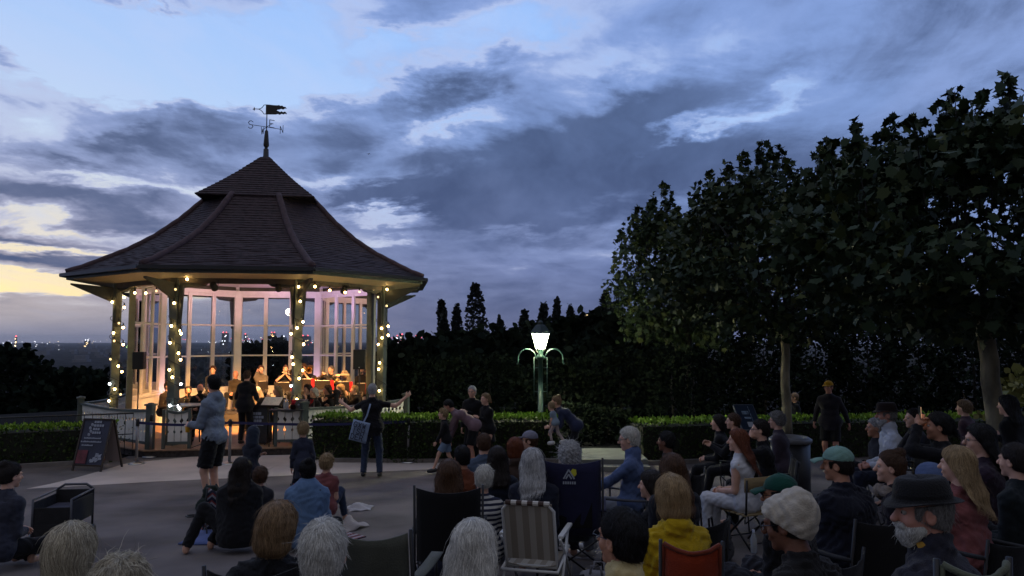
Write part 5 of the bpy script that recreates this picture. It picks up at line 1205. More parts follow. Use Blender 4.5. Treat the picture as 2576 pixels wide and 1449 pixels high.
# ---------------------------------------------------------------- chairs and props
m_blkmetal = mat('black_tube', (.015, .015, .017), .4, metal=.3); m_steel = mat('brushed_steel', (.55, .54, .52), .28, metal=1.0); m_whtube = mat('white_tube', (.62, .62, .60), .4)
m_gold = mat('brass', (.85, .52, .16), .22, metal=1.0); m_silver = mat('silver_plate', (.75, .74, .72), .2, metal=1.0)
def L2W(loc, yaw):
    return Matrix.Translation(loc) @ Matrix.Rotation(R(yaw), 4, 'Z')
def camp_chair(label, loc, yaw, sz, fab, w=.54, bh=.46, frame=None, tilt=.16, trim=None, group='folding camp chairs', mats=None):
    fr = frame or m_blkmetal; T = thing('camp_chair', label, 'chair', loc, R(yaw), group); hw = w / 2
    g = np.random.default_rng(sum(map(ord, label)))
    b = MB(); P = [[(x, y, sz - .05 * (1 - (x / hw) ** 2) * (1 - abs(y) / .4) + g.normal(0, .003)) for x in np.linspace(-hw, hw, 9)] for y in np.linspace(-.22, .24, 7)]
    b.grid(P, .008); b.build('seat', fab, T, True)
    b = MB(); tb = lambda z: -.23 - (z - sz) * tilt
    P = [[(x, tb(z) - .06 * (1 - (x / hw) ** 2) + g.normal(0, .004), z - (.035 * (1 - (x / hw) ** 2) if i == 6 else 0)) for x in np.linspace(-hw, hw, 11)] for i, z in enumerate(np.linspace(sz - .02, sz + bh, 7))]
    b.grid(P, .008); br = b.build('backrest', fab, T, True)
    if trim:
        b = MB(); b.tube([Vector(p) + Vector((0, 0, .004)) for p in P[-1]], .012, 6); b.tube([P[i][0] for i in range(7)], .010, 6); b.tube([P[i][-1] for i in range(7)], .010, 6); b.build('piping', trim, br, True)
    for sg in (-1, 1):
        x = sg * (hw + .015)
        b = MB(); b.tube([(x, -.24, .02), (x, tb(sz), sz), (x, tb(sz + bh) + .005, sz + bh + .02)], .011, 6); b.build('back_post', fr, T, True)
        b = MB(); b.tube([(x, .26, sz - .02), (x, .26, sz + .20)], .010, 6); b.build('arm_post', fr, T, True)
        b = MB(); b.grid([[(x - .035, y, sz + .21 - .012 * math.sin(t * 3.1)), (x + .035, y, sz + .21 - .012 * math.sin(t * 3.1))] for t, y in zip(np.linspace(0, 1, 6), np.linspace(-.26, .28, 6))], .012); b.build('armrest', fab, T, True)
        b = MB(); b.tube([(x, .26, .012), (x, -.24, sz - .02)], .009, 6); b.build('leg', fr, T, True)
        b = MB(); b.tube([(x, -.24, .012), (x, .26, sz - .02)], .009, 6); b.build('leg', fr, T, True)
    for y in (.26, -.24):
        for sg in (-1, 1):
            b = MB(); b.tube([(sg * hw, y + .012 * sg, .012), (-sg * hw, y + .012 * sg, sz - .03)], .009, 6); b.build('leg', fr, T, True)
    return T
def stripe_mat():
    m = mat('striped_webbing', (.42, .38, .31), .8, .05, 5); n = m.node_tree; b = n.nodes['Principled BSDF']
    tc = n.nodes.new('ShaderNodeTexCoord'); sp = n.nodes.new('ShaderNodeSeparateXYZ'); n.links.new(tc.outputs['Object'], sp.inputs[0])
    a = n.nodes.new('ShaderNodeMath'); a.operation = 'MULTIPLY'; a.inputs[1].default_value = 1 / .105; n.links.new(sp.outputs[0], a.inputs[0])
    f = n.nodes.new('ShaderNodeMath'); f.operation = 'FRACT'; n.links.new(a.outputs[0], f.inputs[0]); q_ = n.nodes.new('ShaderNodeMath'); q_.operation = 'GREATER_THAN'; q_.inputs[1].default_value = .5; n.links.new(f.outputs[0], q_.inputs[0])
    mx = n.nodes.new('ShaderNodeMix'); mx.data_type = 'RGBA'; mx.inputs[6].default_value = (.40, .37, .32, 1); mx.inputs[7].default_value = (.27, .235, .19, 1); n.links.new(q_.outputs[0], mx.inputs[0]); n.links.new(mx.outputs[2], b.inputs['Base Color']); return m
def lawn_chair(label, loc, yaw, sz=.34, w=.44, bh=.50):
    T = thing('lawn_chair', label, 'chair', loc, R(yaw)); hw = w / 2; tl = .30; yb = lambda z: -.22 - (z - sz) * tl
    b = MB(); zt = sz + bh
    b.tube([(-hw, -.20, sz - .04), (-hw, yb(sz + .05), sz + .05), (-hw, yb(zt - .06), zt - .06), (-hw + .05, yb(zt), zt), (hw - .05, yb(zt), zt), (hw, yb(zt - .06), zt - .06), (hw, yb(sz + .05), sz + .05), (hw, -.20, sz - .04), (-hw, -.20, sz - .04)], .0135, 8); b.build('back_frame', m_whtube, T, True)
    b = MB(); b.tube([(-hw - .02, -.30, sz - .05), (-hw - .02, .24, sz + .02), (hw + .02, .24, sz + .02), (hw + .02, -.30, sz - .05), (-hw - .02, -.30, sz - .05)], .0135, 8); b.build('seat_frame', m_whtube, T, True)
    b = MB(); b.grid([[(x, yb(z) - .004 + .012 * math.cos(x / hw * 1.5), z) for x in np.linspace(-hw + .014, hw - .014, 9)] for z in np.linspace(sz + .02, zt, 6)], .006); br = b.build('backrest', stripe_mat(), T)
    b = MB(); n = 8
    for i in range(n):
        b.cur = i % 2; x0 = -hw + .03 + (w - .06) * i / n; x1 = x0 + (w - .06) / n; b.tube([(x0, yb(zt), zt), (x1, yb(zt), zt)], .021, 8)
    b.build('top_binding', [mat('webbing_brown', (.055, .03, .022), .8), mat('webbing_cream', (.50, .47, .42), .8)], br)
    b = MB(); b.grid([[(x, y, sz - .01 - .03 * math.cos(x / hw * 1.5)) for x in np.linspace(-hw + .01, hw - .01, 7)] for y in np.linspace(-.22, .22, 5)], .006); b.build('seat', stripe_mat(), T)
    for sg in (-1, 1):
        x = sg * (hw + .035)
        b = MB(); b.tube([(x, -.30, .012), (x, .10, sz + .20)], .012, 7); b.build('leg', m_whtube, T, True)
        b = MB(); b.tube([(x, .30, .012), (x, -.02, sz + .02), (x, -.26, sz + .20)], .012, 7); b.build('leg', m_whtube, T, True)
        b = MB(); b.box((x, -.02, sz + .215), (.045, .46, .028)); b.build('armrest', m_whtube, T, bevel=.008)
    return T
def slat_chair(label, loc, yaw, sz=.44):
    T = thing('slat_back_chair', label, 'chair', loc, R(yaw)); wd = mat('pale_wood', (.26, .19, .09), .6, .2, 6, stretch=(1, 8, 8)); hw = .21
    b = MB(); P = [[(x, -.20 - .02 * math.cos(x / hw * 1.4), z) for x in np.linspace(-hw, hw, 9)] for z in (sz + .25, sz + .33, sz + .40)]; b.grid(P, .016); b.build('backrest', wd, T, True)
    for i in range(5):
        b = MB(); b.box((0, -.16 + .085 * i, sz), (.42, .06, .016)); b.build('slat', wd, T, bevel=.003)
    for sg in (-1, 1):
        b = MB(); b.tube([(sg * .19, .22, .012), (sg * .19, -.19, sz + .02), (sg * .19, -.21, sz + .38)], .013, 6); b.build('leg', m_blkmetal, T, True)
        b = MB(); b.tube([(sg * .17, -.24, .012), (sg * .17, .18, sz - .01)], .012, 6); b.build('leg', m_blkmetal, T, True)
    b = MB(); b.tube([(-.19, .18, .08), (.19, .18, .08)], .008, 5); b.build('stretcher', m_blkmetal, T, True); b = MB(); b.tube([(-.17, -.2, .08), (.17, -.2, .08)], .008, 5); b.build('stretcher', m_blkmetal, T, True)
    return T
def chevron_mat(name, ca, cb, cc):
    m = mat(name, ca, .85); n = m.node_tree; b = n.nodes['Principled BSDF']
    tc = n.nodes.new('ShaderNodeTexCoord'); sp = n.nodes.new('ShaderNodeSeparateXYZ'); n.links.new(tc.outputs['Object'], sp.inputs[0])
    def mt(op, a, b_=None):
        q_ = n.nodes.new('ShaderNodeMath'); q_.operation = op
        for i, v in enumerate((a, b_)):
            if v is None: continue
            if isinstance(v, (int, float)): q_.inputs[i].default_value = v
            else: n.links.new(v, q_.inputs[i])
        return q_.outputs[0]
    zz = mt('PINGPONG', sp.outputs[0], .05); u_ = mt('ADD', sp.outputs[2], zz); f = mt('FRACT', mt('MULTIPLY', u_, 1 / .09))
    r = n.nodes.new('ShaderNodeValToRGB'); r.color_ramp.interpolation = 'CONSTANT'; r.color_ramp.elements.new(.6)
    for e, (p, c) in zip(r.color_ramp.elements, ((0, ca), (.45, cb), (.75, cc))): e.position = p; e.color = (*c, 1)
    n.links.new(f, r.inputs['Fac']); n.links.new(r.outputs['Color'], b.inputs['Base Color']); return m
def beach_chair(label, loc, yaw, fab, bh=.55):
    T = thing('beach_chair', label, 'chair', loc, R(yaw), 'low patterned beach chairs'); hw = .25
    b = MB(); b.grid([[(x, -.16 - z * .35 - .03 * (1 - (x / hw) ** 2), z + .10 * (abs(x) / hw) ** 2 * (z / bh)) for x in np.linspace(-hw, hw, 9)] for z in np.linspace(.05, bh, 8)], .008); b.build('backrest', fab, T, True)
    b = MB(); b.grid([[(x, y, .05) for x in np.linspace(-hw, hw, 5)] for y in np.linspace(-.18, .28, 5)], .012); b.build('seat', fab, T)
    for sg in (-1, 1):
        b = MB(); b.tube([(sg * (hw + .012), .0, .012), (sg * (hw + .012), -.17, .05), (sg * (hw + .012), -.16 - (bh + .06) * .35, bh + .10)], .011, 6); b.build('back_post', m_blkmetal, T, True)
        b = MB(); b.tube([(sg * (hw + .012), -.45, .012), (sg * (hw + .012), -.26, .28)], .009, 6); b.build('leg', m_blkmetal, T, True)
    return T
def crumple(name, label, cat, loc, w, d, h, m, seed, rz=0.0, group=None):
    g = np.random.default_rng(seed); b = MB(); n = 15; ph = g.uniform(0, 6, 8); P = []
    for i in range(n):
        row = []
        for j in range(n):
            u_, v_ = i / (n - 1) * 2 - 1, j / (n - 1) * 2 - 1; r_ = math.hypot(u_, v_)
            k = max(0, 1 - r_ * .75) * (.6 + .4 * math.sin(5 * u_ + ph[0] + 3 * math.sin(3 * v_ + ph[1]))) + .22 * abs(math.sin(7 * v_ + ph[2] + 2 * math.sin(4 * u_ + ph[3]))) * max(0, 1.1 - r_)
            row.append((u_ * w / 2 * (1 + .15 * math.sin(3 * v_ + ph[4])), v_ * d / 2 * (1 + .18 * math.sin(3 * u_ + ph[5])), .012 + h * max(k, 0)))
        P.append(row)
    b.grid(P, .006); o = b.build(name, m, None, True); o.location = loc; o.rotation_euler = (0, 0, rz); return tag(o, label, cat, group)

# stanchions and belts
SG = 'belt barrier posts before the bandstand'
def stanchion(label, x, yb, dd, htop=.92):
    p = at(x, yb, dd); T = thing('barrier_post', label, 'barrier post', (p.x, dd, 0.012), 0, SG)
    b = MB(); b.lathe([(.165, 0), (.165, .012), (.12, .03), (.04, .045), (.03, .05)], (0, 0, 0), 20); b.build('base', m_steel, T, True)
    b = MB(); b.lathe([(.03, .04), (.03, .80)], (0, 0, 0), 12); b.build('pole', mat('post_grey', (.22, .21, .21), .35, metal=.6), T, True)
    b = MB(); b.lathe([(.036, .80), (.036, .93), (.028, .945)], (0, 0, 0), 12); b.build('head', m_can, T, True)
    return T, Vector((p.x, dd, .87))
st = [stanchion('steel barrier post beside the chalk sign board', 343, 1163, 16.1), stanchion('steel barrier post just right of the hooded man', 577, 1163, 16.1), stanchion('steel barrier post right of the man with outstretched arms', 1027, 1160, 16.3), stanchion('steel barrier post nearest the gate, behind the others', 378, 1147, 17.05)]
m_belt = mat('navy_belt', (.012, .014, .075), .7)
for i, j in ((0, 1), (1, 2)):
    T, a = st[i]; c = st[j][1]; b = MB(); n = 14
    pts = [a.lerp(c, t) + Vector((0, 0, -.05 * math.sin(math.pi * t))) for t in np.linspace(.008, .992, n)]
    for p, q_ in zip(pts[:-1], pts[1:]): b.beam(p - a, q_ - a, .004, .055)
    o = b.build('belt', m_belt, T); o.location = (0, 0, .87)
# A board
p = at(255, 1100, 15.6); AB = thing('sign_board', 'dark folding sign board with white printing in front of the left hedge', 'sign', (p.x, 15.5, .012), R(-12)); m_frame = mat('dark_wood_frame', (.03, .018, .012), .5)
m_board = mat('poster_navy', (.018, .022, .05), .5, .3, 3); m_print = mat('poster_white', (.30, .33, .40), .6); m_red = mat('poster_red', (.12, .02, .03), .6, .5, 5)
ht, hw = 1.0, .33
fy = lambda z: -.30 + (.27) * z / ht; sl = Vector((0, .27, ht)).normalized(); nf = Vector((0, -ht, .27)).normalized()
for sgn, nm_ in ((1, 'front_panel'), (-1, 'back_panel')):
    b = MB(); b.plate([(-hw, sgn * fy(.12), .12), (hw, sgn * fy(.12), .12), (hw, sgn * fy(ht), ht), (-hw, sgn * fy(ht), ht)], (0, 1, 0), .012 * sgn); b.build(nm_, m_board if sgn == 1 else mat('board_back', (.30, .24, .22), .8), AB)
    for x in (-hw, hw): b = MB(); b.beam((x, sgn * fy(0) , 0.0), (x, sgn * fy(ht + .01), ht + .01), .035, .03); b.build('leg', m_frame, AB)
b = MB(); b.beam((-hw, fy(ht) - .005, ht + .01), (hw, fy(ht) - .005, ht + .01), .04, .03); b.beam((-hw, fy(.12) - .01, .11), (hw, fy(.12) - .01, .11), .03, .03); b.build('frame', m_frame, AB)
def onb(x, z): return Vector((x, fy(z), z)) + nf * .012
def blk(b, x0, x1, z0, z1): b.plate([onb(x0, z0), onb(x1, z0), onb(x1, z1), onb(x0, z1)], nf, .003)
b = MB(); gq = np.random.default_rng(8)
for i in range(4): b.ell(onb(-.13 + .05 * (i % 2) * .6, .70 + .065 * i), (.034, .006, .034), 10, 6)
for i, (z, L) in enumerate(((.93, 3), (.86, 4), (.79, 3), (.72, 4))):
    x = -.06
    for j in range(L): wd = gq.uniform(.035, .06); blk(b, x, x + wd, z, z + .045); x += wd + .012
b.build('printed_logo', m_print, AB)
b = MB()
for z, x0, n in ((.62, -.22, 22), (.55, -.24, 26), (.48, -.20, 13)):
    x = x0
    for j in range(n): wd = gq.uniform(.008, .018); blk(b, x, x + wd, z, z + gq.choice([.022, .03])); x += wd + .005
    if z < .6: blk(b, x0 - .04, x0 - .015, z, z + .028)
    b.build('printed_line', m_print, AB); b = MB()
b = MB(); blk(b, -.30, -.06, .14, .40); b.build('poster_picture', m_red, AB)
b = MB()
for j in range(9): x = gq.uniform(-.10, .22); z = gq.uniform(.16, .30); b.plate([onb(x, z), onb(x + gq.uniform(.04, .1), z + .01), onb(x + .08, z + gq.uniform(.04, .08)), onb(x + .01, z + .05)], nf, .004)
b.build('poster_sketch', m_print, AB)

# bin, information board, cart, backpack, mat, cloths
p = gpt(1985, 12.4); BN = thing('litter_bin', 'black round litter bin with a pale rim beside the pale tree trunk', 'bin', p); k = 12.4 / F
b = MB(); b.lathe([(.27, .04), (.30, .06), (.31, .86), (.29, .86)], (0, 0, 0), 20); b.build('drum', mat('bin_black', (.02, .02, .022), .45, .2, 3), BN, True)
b = MB(); b.lathe([(.33, .86), (.345, .88), (.345, .92), (.28, .96), (.26, .94), (.26, .88)], (0, 0, 0), 20); b.build('rim', mat('bin_rim', (.10, .10, .105), .4), BN, True)
b = MB(); b.lathe([(.24, 0), (.24, .04)], (0, 0, 0), 16); b.build('foot', m_can, BN)
p = at(1880, 1050, 15.6); IB = thing('information_board', 'tilted blue information board on a post behind the couple', 'sign', (p.x, 15.6, 0), R(10)); c = Vector((0, 0, p.z)); th = R(50)
up_ = Vector((0, math.cos(th), math.sin(th))); nn_ = Vector((0, -math.sin(th), math.cos(th))); 
def ib(x, y): return c + Vector((1, 0, 0)) * x + up_ * y
b = MB(); b.plate([ib(-.21, -.30), ib(.21, -.30), ib(.21, .30), ib(-.21, .30)], nn_, .025); b.build('panel', mat('board_blue', (.012, .022, .045), .35, .3, 3), IB)
b = MB()
for s0, s1 in (((-.21, -.3), (.21, -.3)), ((.21, -.3), (.21, .3)), ((.21, .3), (-.21, .3)), ((-.21, .3), (-.21, -.3))): b.beam(ib(*s0), ib(*s1), .03, .04, up=nn_)
b.build('frame', mat('board_frame', (.12, .13, .15), .4), IB)
b = MB()
def ibk(x0, x1, y0, y1): b.plate([ib(x0, y0) + nn_ * .027, ib(x1, y0) + nn_ * .027, ib(x1, y1) + nn_ * .027, ib(x0, y1) + nn_ * .027], nn_, .003)
ibk(-.10, .05, .06, .14); ibk(-.08, .06, -.05, -.01); ibk(.075, .085, -.25, .25); b.build('picture', mat('board_print', (.22, .30, .38), .4, .6, 14), IB)
b = MB(); ibk(-.06, .06, -.25, -.13)
for j in range(3): pass
b.build('printed_card', mat('board_card', (.40, .42, .45), .5), IB)
b = MB(); b.tube([(0, .05, 0), (0, .02, p.z - .12)], .03, 8); b.build('post', m_can, IB, True)
loc = ground_hit(122, 1378); loc.y += .25; loc.z = float(zg(loc.x, loc.y)); CT = thing('wagon', 'black fabric pull-along wagon beside the woman on the left', 'wagon', loc, R(6)); CT.scale = (.80, .80, .86); m_wag = mat('wagon_fabric', (.012, .012, .014), .85, .3, 6, .3, 60)
b = MB(); b.box((0, 0, .30), (.50, .62, .02))
for x in (-.25, .25): b.box((x, 0, .44), (.02, .64, .30))
for y, hh in ((-.31, .22), (.31, .34)): b.box((0, y, .30 + hh / 2), (.50, .02, hh))
b.box((0, -.31, .19), (.50, .03, .24)); b.build('body', m_wag, CT, bevel=.008)
b = MB()
for x in (-.25, .25): b.tube([(x, -.33, .10), (x, -.33, .62), (x, .33, .64), (x, .33, .10)], .016, 7)
b.tube([(-.25, .33, .64), (-.15, .34, .70), (.15, .34, .70), (.25, .33, .64)], .018, 7); b.build('frame', mat('wagon_tube', (.06, .06, .07), .45), CT, True)
for x in (-.28, .28):
    for y in (-.26, .26): b = MB(); b.lathe([(.0, -.02), (.09, -.02), (.09, .02), (0, .02)], (x, y, .09), 14, (1, 0, 0)); b.build('wheel', m_can, CT, True)
b = MB(); b.box((0, 0, .42), (.44, .54, .12)); o = b.build('blanket', cloth('grey_blanket', 52, 52, 66), None, bevel=.03); o.parent = CT
loc = ground_hit(520, 1302); loc.y += .1; loc.z = float(zg(loc.x, loc.y)); BP = thing('backpack', 'dark green backpack standing on the ground beside the shorts wearer', 'backpack', loc, R(10)); m_bp = cloth('bag_green', 28, 38, 34)
vol_obj('bag', [cap((-.07, 0, .14), (.07, 0, .14), .115, k=.05), cap((-.03, .02, .34), (.04, .02, .36), .075, .06, k=.09), elp((0, -.10, .13), (.10, .05, .09), None, .03), half((0, 0, 0.01), (0, 0, -1))], .012, m_bp, BP, .006, 2)
for sg in (-1, 1): b = MB(); b.tube([(sg * .06, .06, .42), (sg * .10, .14, .30), (sg * .16, .12, .12), (sg * .18, .04, .02)], .014, 5); b.build('strap', m_can, BP, True)
b = MB(); b.tube([(-.16, -.05, .02), (-.26, -.08, .015), (-.30, -.02, .02), (-.24, .03, .02), (-.17, 0, .02)], .016, 5); b.build('carry_strap', m_can, BP, True)
def on_ground(x, y): return ground_hit(x, y)
p = ground_hit(525, 1368); b = MB(); b.grid([[(x, y, .02 + .008 * math.sin(9 * x + 5 * y)) for x in np.linspace(-.3, .45, 9)] for y in np.linspace(-.1, .5, 7)], .014); o = b.build('sitting_mat', cloth('mat_blue', 78, 92, 138), None, True); o.location = p + Vector((0, 0, .012)); tag(o, 'thin blue sitting mat under the barefoot woman in black', 'mat')
crumple('cloth', 'crumpled white cloth on the ground right of the grey-backed low chair', 'cloth', ground_hit(905, 1282), .36, .34, .09, cloth('whitecloth', 176, 172, 172), 3, .2)
crumple('cloth', 'crumpled cream cloth on the ground behind the white-haired man\'s head', 'cloth', ground_hit(868, 1330), .46, .4, .16, cloth('creamcloth', 168, 160, 156), 4, .9)
crumple('picnic_cloth', 'patterned cloth with a yellow patch at the left edge', 'cloth', ground_hit(12, 1375), .42, .40, .03, mat('picnic_cloth', srgb(160, 170, 180), .9, .3, 9, col2=srgb(214, 190, 70)), 5, .3)
# bags and bits lying among the chairs
def soft_bag(name, label, loc, w, d, h, m, rz, handles=True, cat='bag'):
    T = thing(name, label, cat, loc, R(rz)); vol_obj('body', [cap((-w * .5 + h * .2, 0, h * .3), (w * .5 - h * .2, 0, h * .3), d * .5, k=.05), cap((-w * .45 + h * .2, 0, h * .75), (w * .45 - h * .2, 0, h * .75), d * .38, k=.09), half((0, 0, .012), (0, 0, -1)), half((0, 0, h), (0, 0, 1))], .014, m, T, .007, w * 7)
    if handles:
        for sg in (-1, 1): b = MB(); b.tube([(-w * .2, sg * d * .25, h * .9), (-w * .15, sg * d * .3, h * 1.25), (w * .15, sg * d * .3, h * 1.25), (w * .2, sg * d * .25, h * .9)], .012, 5); b.build('handle', m, T, True)
    return T
soft_bag('cool_bag', 'blue cool bag on the ground behind the striped lawn chair', gpt(1322, 4.6), .42, .30, .36, cloth('bag_blue', 62, 86, 122), 8, False)
soft_bag('shoulder_bag', 'black shoulder bag on the ground beside the navy chair', gpt(1462, 5.6), .40, .24, .26, cloth('bag_black', 20, 20, 24), 30)
soft_bag('carrier_bag', 'pale grey carrier bag under the navy camp chair', gpt(1500, 6.2), .26, .20, .24, cloth('bag_pale', 128, 128, 136), -20)
soft_bag('rucksack', 'dark rucksack on the ground beneath the slat-back chair', gpt(1800, 7.6), .34, .26, .34, cloth('bag_dark', 34, 32, 38), 60)
for px_, d_, lab in ((1888, 8.0, 'clear water bottle on the ground below the slat-back chair'), (1508, 4.4, 'clear water bottle standing near the spectacled person with black hair')):
    T = thing('water_bottle', lab, 'bottle', gpt(px_, d_) + Vector((0, 0, .012))); b = MB(); b.lathe([(.032, 0), (.034, .01), (.034, .15), (.014, .20), (.013, .21)], (0, 0, 0), 12); b.build('body', mat('bottle_plastic', (.7, .75, .8), .1, trans=.6), T, True); b = MB(); b.lathe([(.015, .21), (.015, .235)], (0, 0, 0), 10); b.build('lid', mat('bottle_cap', (.6, .65, .8), .4), T)
crumple('jacket', 'folded blue denim jacket lying at the feet of the spectacled person', 'jacket', gpt(1490, 3.7), .40, .34, .14, cloth('denim_j', 66, 82, 112), 9, .4)


# ---------------------------------------------------------------- band furniture and instruments
z7 = lambda x, y: ((980 + x / 4.83) / 1.5652, (1400 + y / 4.83) / 1.5652)
RI = thing('stage_riser', 'dark low stage riser under the back row of players', 'riser', (BX + .25, BD + 1.15, FLOOR + .004), R(9))
b = MB(); b.box((0, 0, .17), (4.3, 1.5, .34)); b.build('deck', mat('riser_black', (.03, .026, .022), .7, .3, 4), RI)
b = MB(); b.beam((-2.15, -.752, .36), (2.15, -.752, .36), .02, .04); b.build('edge_trim', m_steel, RI)
RZ = FLOOR + .344
m_desk = mat('stand_black', (.012, .012, .014), .45); m_sheet = mat('sheet_music', (.70, .67, .60), .7, .12, 20); m_redc = cloth('stand_red', 150, 18, 34)
def music_stand(label, c, yaw, zf, w=.50, h=.34, sheet=True, red=True, group='music stands of the band', tilt=18):
    zf2 = zf; T = thing('music_stand', label, 'music stand', (c.x, c.y, zf), R(yaw), group); zc2 = c.z - zf; a = R(tilt); up_ = Vector((0, -math.sin(a), math.cos(a))); nn_ = Vector((0, -math.cos(a), -math.sin(a)))
    o = Vector((0, 0, zc2)); q_ = lambda x, y: o + Vector((x, 0, 0)) + up_ * y
    b = MB(); b.plate([q_(-w / 2, -h / 2), q_(w / 2, -h / 2), q_(w / 2, h / 2), q_(-w / 2, h / 2)], nn_, .012); b.plate([q_(-w / 2, -h / 2), q_(w / 2, -h / 2), q_(w / 2, -h / 2) - nn_ * .06, q_(-w / 2, -h / 2) - nn_ * .06], up_, .01); b.build('desk', m_desk, T)
    if red: b = MB(); b.plate([q_(w / 2 - .07, -h / 2) + nn_ * .014, q_(w / 2 + .02, -h / 2) + nn_ * .014, q_(w / 2 + .02, h / 2 + .015) + nn_ * .014, q_(w / 2 - .07, h / 2 + .015) + nn_ * .014], nn_, .006); b.build('red_edging', m_redc, T)
    if sheet: b = MB(); b.plate([q_(-w * .38, -h * .4) - nn_ * .012, q_(w * .3, -h * .4) - nn_ * .012, q_(w * .3, h * .52) - nn_ * .012, q_(-w * .38, h * .52) - nn_ * .012], nn_, .003); b.build('sheet', m_sheet, T)
    b = MB(); b.tube([(0, .02, .05), (0, .02, zc2 - .02)], .012, 6)
    for k in range(3): an = R(120 * k + 90); b.tube([(0, .02, .14), (.24 * math.cos(an), .02 + .24 * math.sin(an), .012)], .009, 5)
    b.build('tripod', m_desk, T, True); return T
DK = [(180, 485, 360, 650, 22.0, 'music stand with blue cloth side behind the bandleader'), (490, 505, 835, 680, 21.7, 'music stand before the trombonist left of the central column'), (975, 440, 1230, 660, 21.8, 'music stand just right of the central column'), (1270, 470, 1600, 650, 21.6, 'music stand before the trumpeter in black'), (1655, 495, 1960, 700, 21.5, 'music stand with the broad red edge before the grey-haired brass player'), (2045, 520, 2260, 740, 21.4, 'rightmost music stand of the back row')]
for i, (x0, y0, x1, y1, d_, lab) in enumerate(DK):
    a, c = at(*z7(x0, y0), d_), at(*z7(x1, y1), d_); music_stand(lab, Vector(((a.x + c.x) / 2, d_, (a.z + c.z) / 2)), 5, FLOOR + .006, c.x - a.x, a.z - c.z, True, i != 0)
def sax(label, root, I, big=1.0, group='saxophones of the front row'):
    T = thing('saxophone', label, 'saxophone', root.location, root.rotation_euler[2], group); m = Vector(I['h2w'](0, .115, -.056)); o = Vector(I['chest']) + Vector((.06, .20, -.02))
    b = MB(); p0 = m; p1 = m + Vector((0, .05, .01)); p2 = o + Vector((0, .02, .10)); p3 = o + Vector((.06, .02, -.36 * big)); p4 = o + Vector((.08, .08, -.46 * big)); p5 = o + Vector((.09, .16, -.40 * big)); p6 = o + Vector((.09, .20, -.12 * big)); p7 = o + Vector((.09, .24, -.04))
    b.tube([p0, p1, p2, p3, p4, p5, p6, p7], [.008, .009, .014, .026, .034, .04, .055, .085], 9); b.build('body', m_gold, T, True)
    b = MB(); 
    for i in range(9): q_ = p2.lerp(p3, .15 + .09 * i); b.lathe([(.016, 0), (.016, .008)], q_ + Vector((.0, .028, 0)), 7, (0, 1, 0)); b.tube([q_ + Vector((.02, .02, 0)), q_ + Vector((.03, .01, -.03))], .004, 4)
    b.build('keys', m_gold, T, True); b = MB(); b.tube([p0 - Vector((0, .015, 0)), p0 + Vector((0, .03, .004))], [.007, .011], 6); b.build('mouthpiece', m_can, T, True); return T
def trombone(label, root, I, aim, group='trombones of the back row'):
    T = thing('trombone', label, 'trombone', root.location, root.rotation_euler[2], group); m = Vector(I['h2w'](0, .12, -.056)); d_ = Vector(aim).normalized(); s_ = d_.cross(Vector((0, 0, 1))).normalized()
    b = MB(); b.tube([m, m + d_ * .62, m + d_ * .66 - Vector((0, 0, .05)), m + d_ * .62 - Vector((0, 0, .09)), m + d_ * .05 - Vector((0, 0, .09))], .008, 7); b.build('slide', m_gold, T, True)
    b = MB(); e = m + Vector((0, 0, .02)) - s_ * .09; b.tube([m - Vector((0, 0, .09)) + d_ * .05, m - d_ * .18 - Vector((0, 0, .07)) - s_ * .05, m - d_ * .22 - s_ * .08, e - d_ * .12, e + d_ * .16, e + d_ * .27, e + d_ * .33, e + d_ * .35], [.009, .01, .012, .014, .022, .038, .068, .10], 12, False); b.build('bell', m_gold, T, True); return T
def trumpet(label, root, I, aim, group='trumpets of the back row', m_=None):
    T = thing('trumpet', label, 'trumpet', root.location, root.rotation_euler[2], group); m = Vector(I['h2w'](0, .12, -.056)); d_ = Vector(aim).normalized(); s_ = d_.cross(Vector((0, 0, 1))).normalized(); u_ = s_.cross(d_); mm = m_ or m_gold
    b = MB(); b.tube([m, m + d_ * .38, m + d_ * .42 - u_ * .03, m + d_ * .38 - u_ * .06, m + d_ * .1 - u_ * .06], .007, 6); b.tube([m + d_ * .16 - u_ * .03, m + d_ * .34 - u_ * .03, m + d_ * .43 - u_ * .03, m + d_ * .49 - u_ * .03], [.009, .014, .03, .058], 10, False); b.build('body', mm, T, True)
    for i in range(3): b = MB(); b.lathe([(.011, -.09), (.011, .03), (.005, .03), (.005, .05), (.011, .052)], m + d_ * (.19 + .03 * i), 7, u_); b.build('valve', mm, T, True)
    return T
def pa_speaker(label, x, y0, y1, d_, lab2):
    a, c = at(x, y0, d_), at(x, y1, d_); h_ = a.z - c.z; T = thing('loudspeaker', label, 'loudspeaker', (a.x, d_, c.z), R(8), 'loudspeakers of the bandstand'); b = MB(); w_ = h_ * .62; b.box((0, 0, h_ / 2), (w_, w_ * .8, h_)); b.build('cabinet', m_can, T, bevel=.02)
    b = MB(); b.box((0, -w_ * .41, h_ * .5), (w_ * .86, .012, h_ * .9)); b.build('grille', mat('speaker_grille', (.02, .02, .022), .8), T, bevel=.005)
    b = MB(); b.box((0, -w_ * .42, h_ * .1), (.03, .006, .03)); b.build('badge', m_steel, T)
    S = thing('speaker_stand', lab2, 'speaker stand', (a.x, d_, FLOOR + .004), 0, 'tripod stands under the loudspeakers'); b = MB(); b.tube([(0, 0, .12), (0, 0, c.z - FLOOR - .004)], .018, 8); b.build('pole', m_can, S, True)
    for k in range(3): an = R(120 * k + 30); b = MB(); b.tube([(0, 0, .55), (.38 * math.cos(an), .38 * math.sin(an), .012)], .012, 6); b.build('leg', m_can, S, True)
    b = MB(); b.lathe([(.03, .52), (.03, .6)], (0, 0, 0), 8); b.build('collar', m_can, S, True)
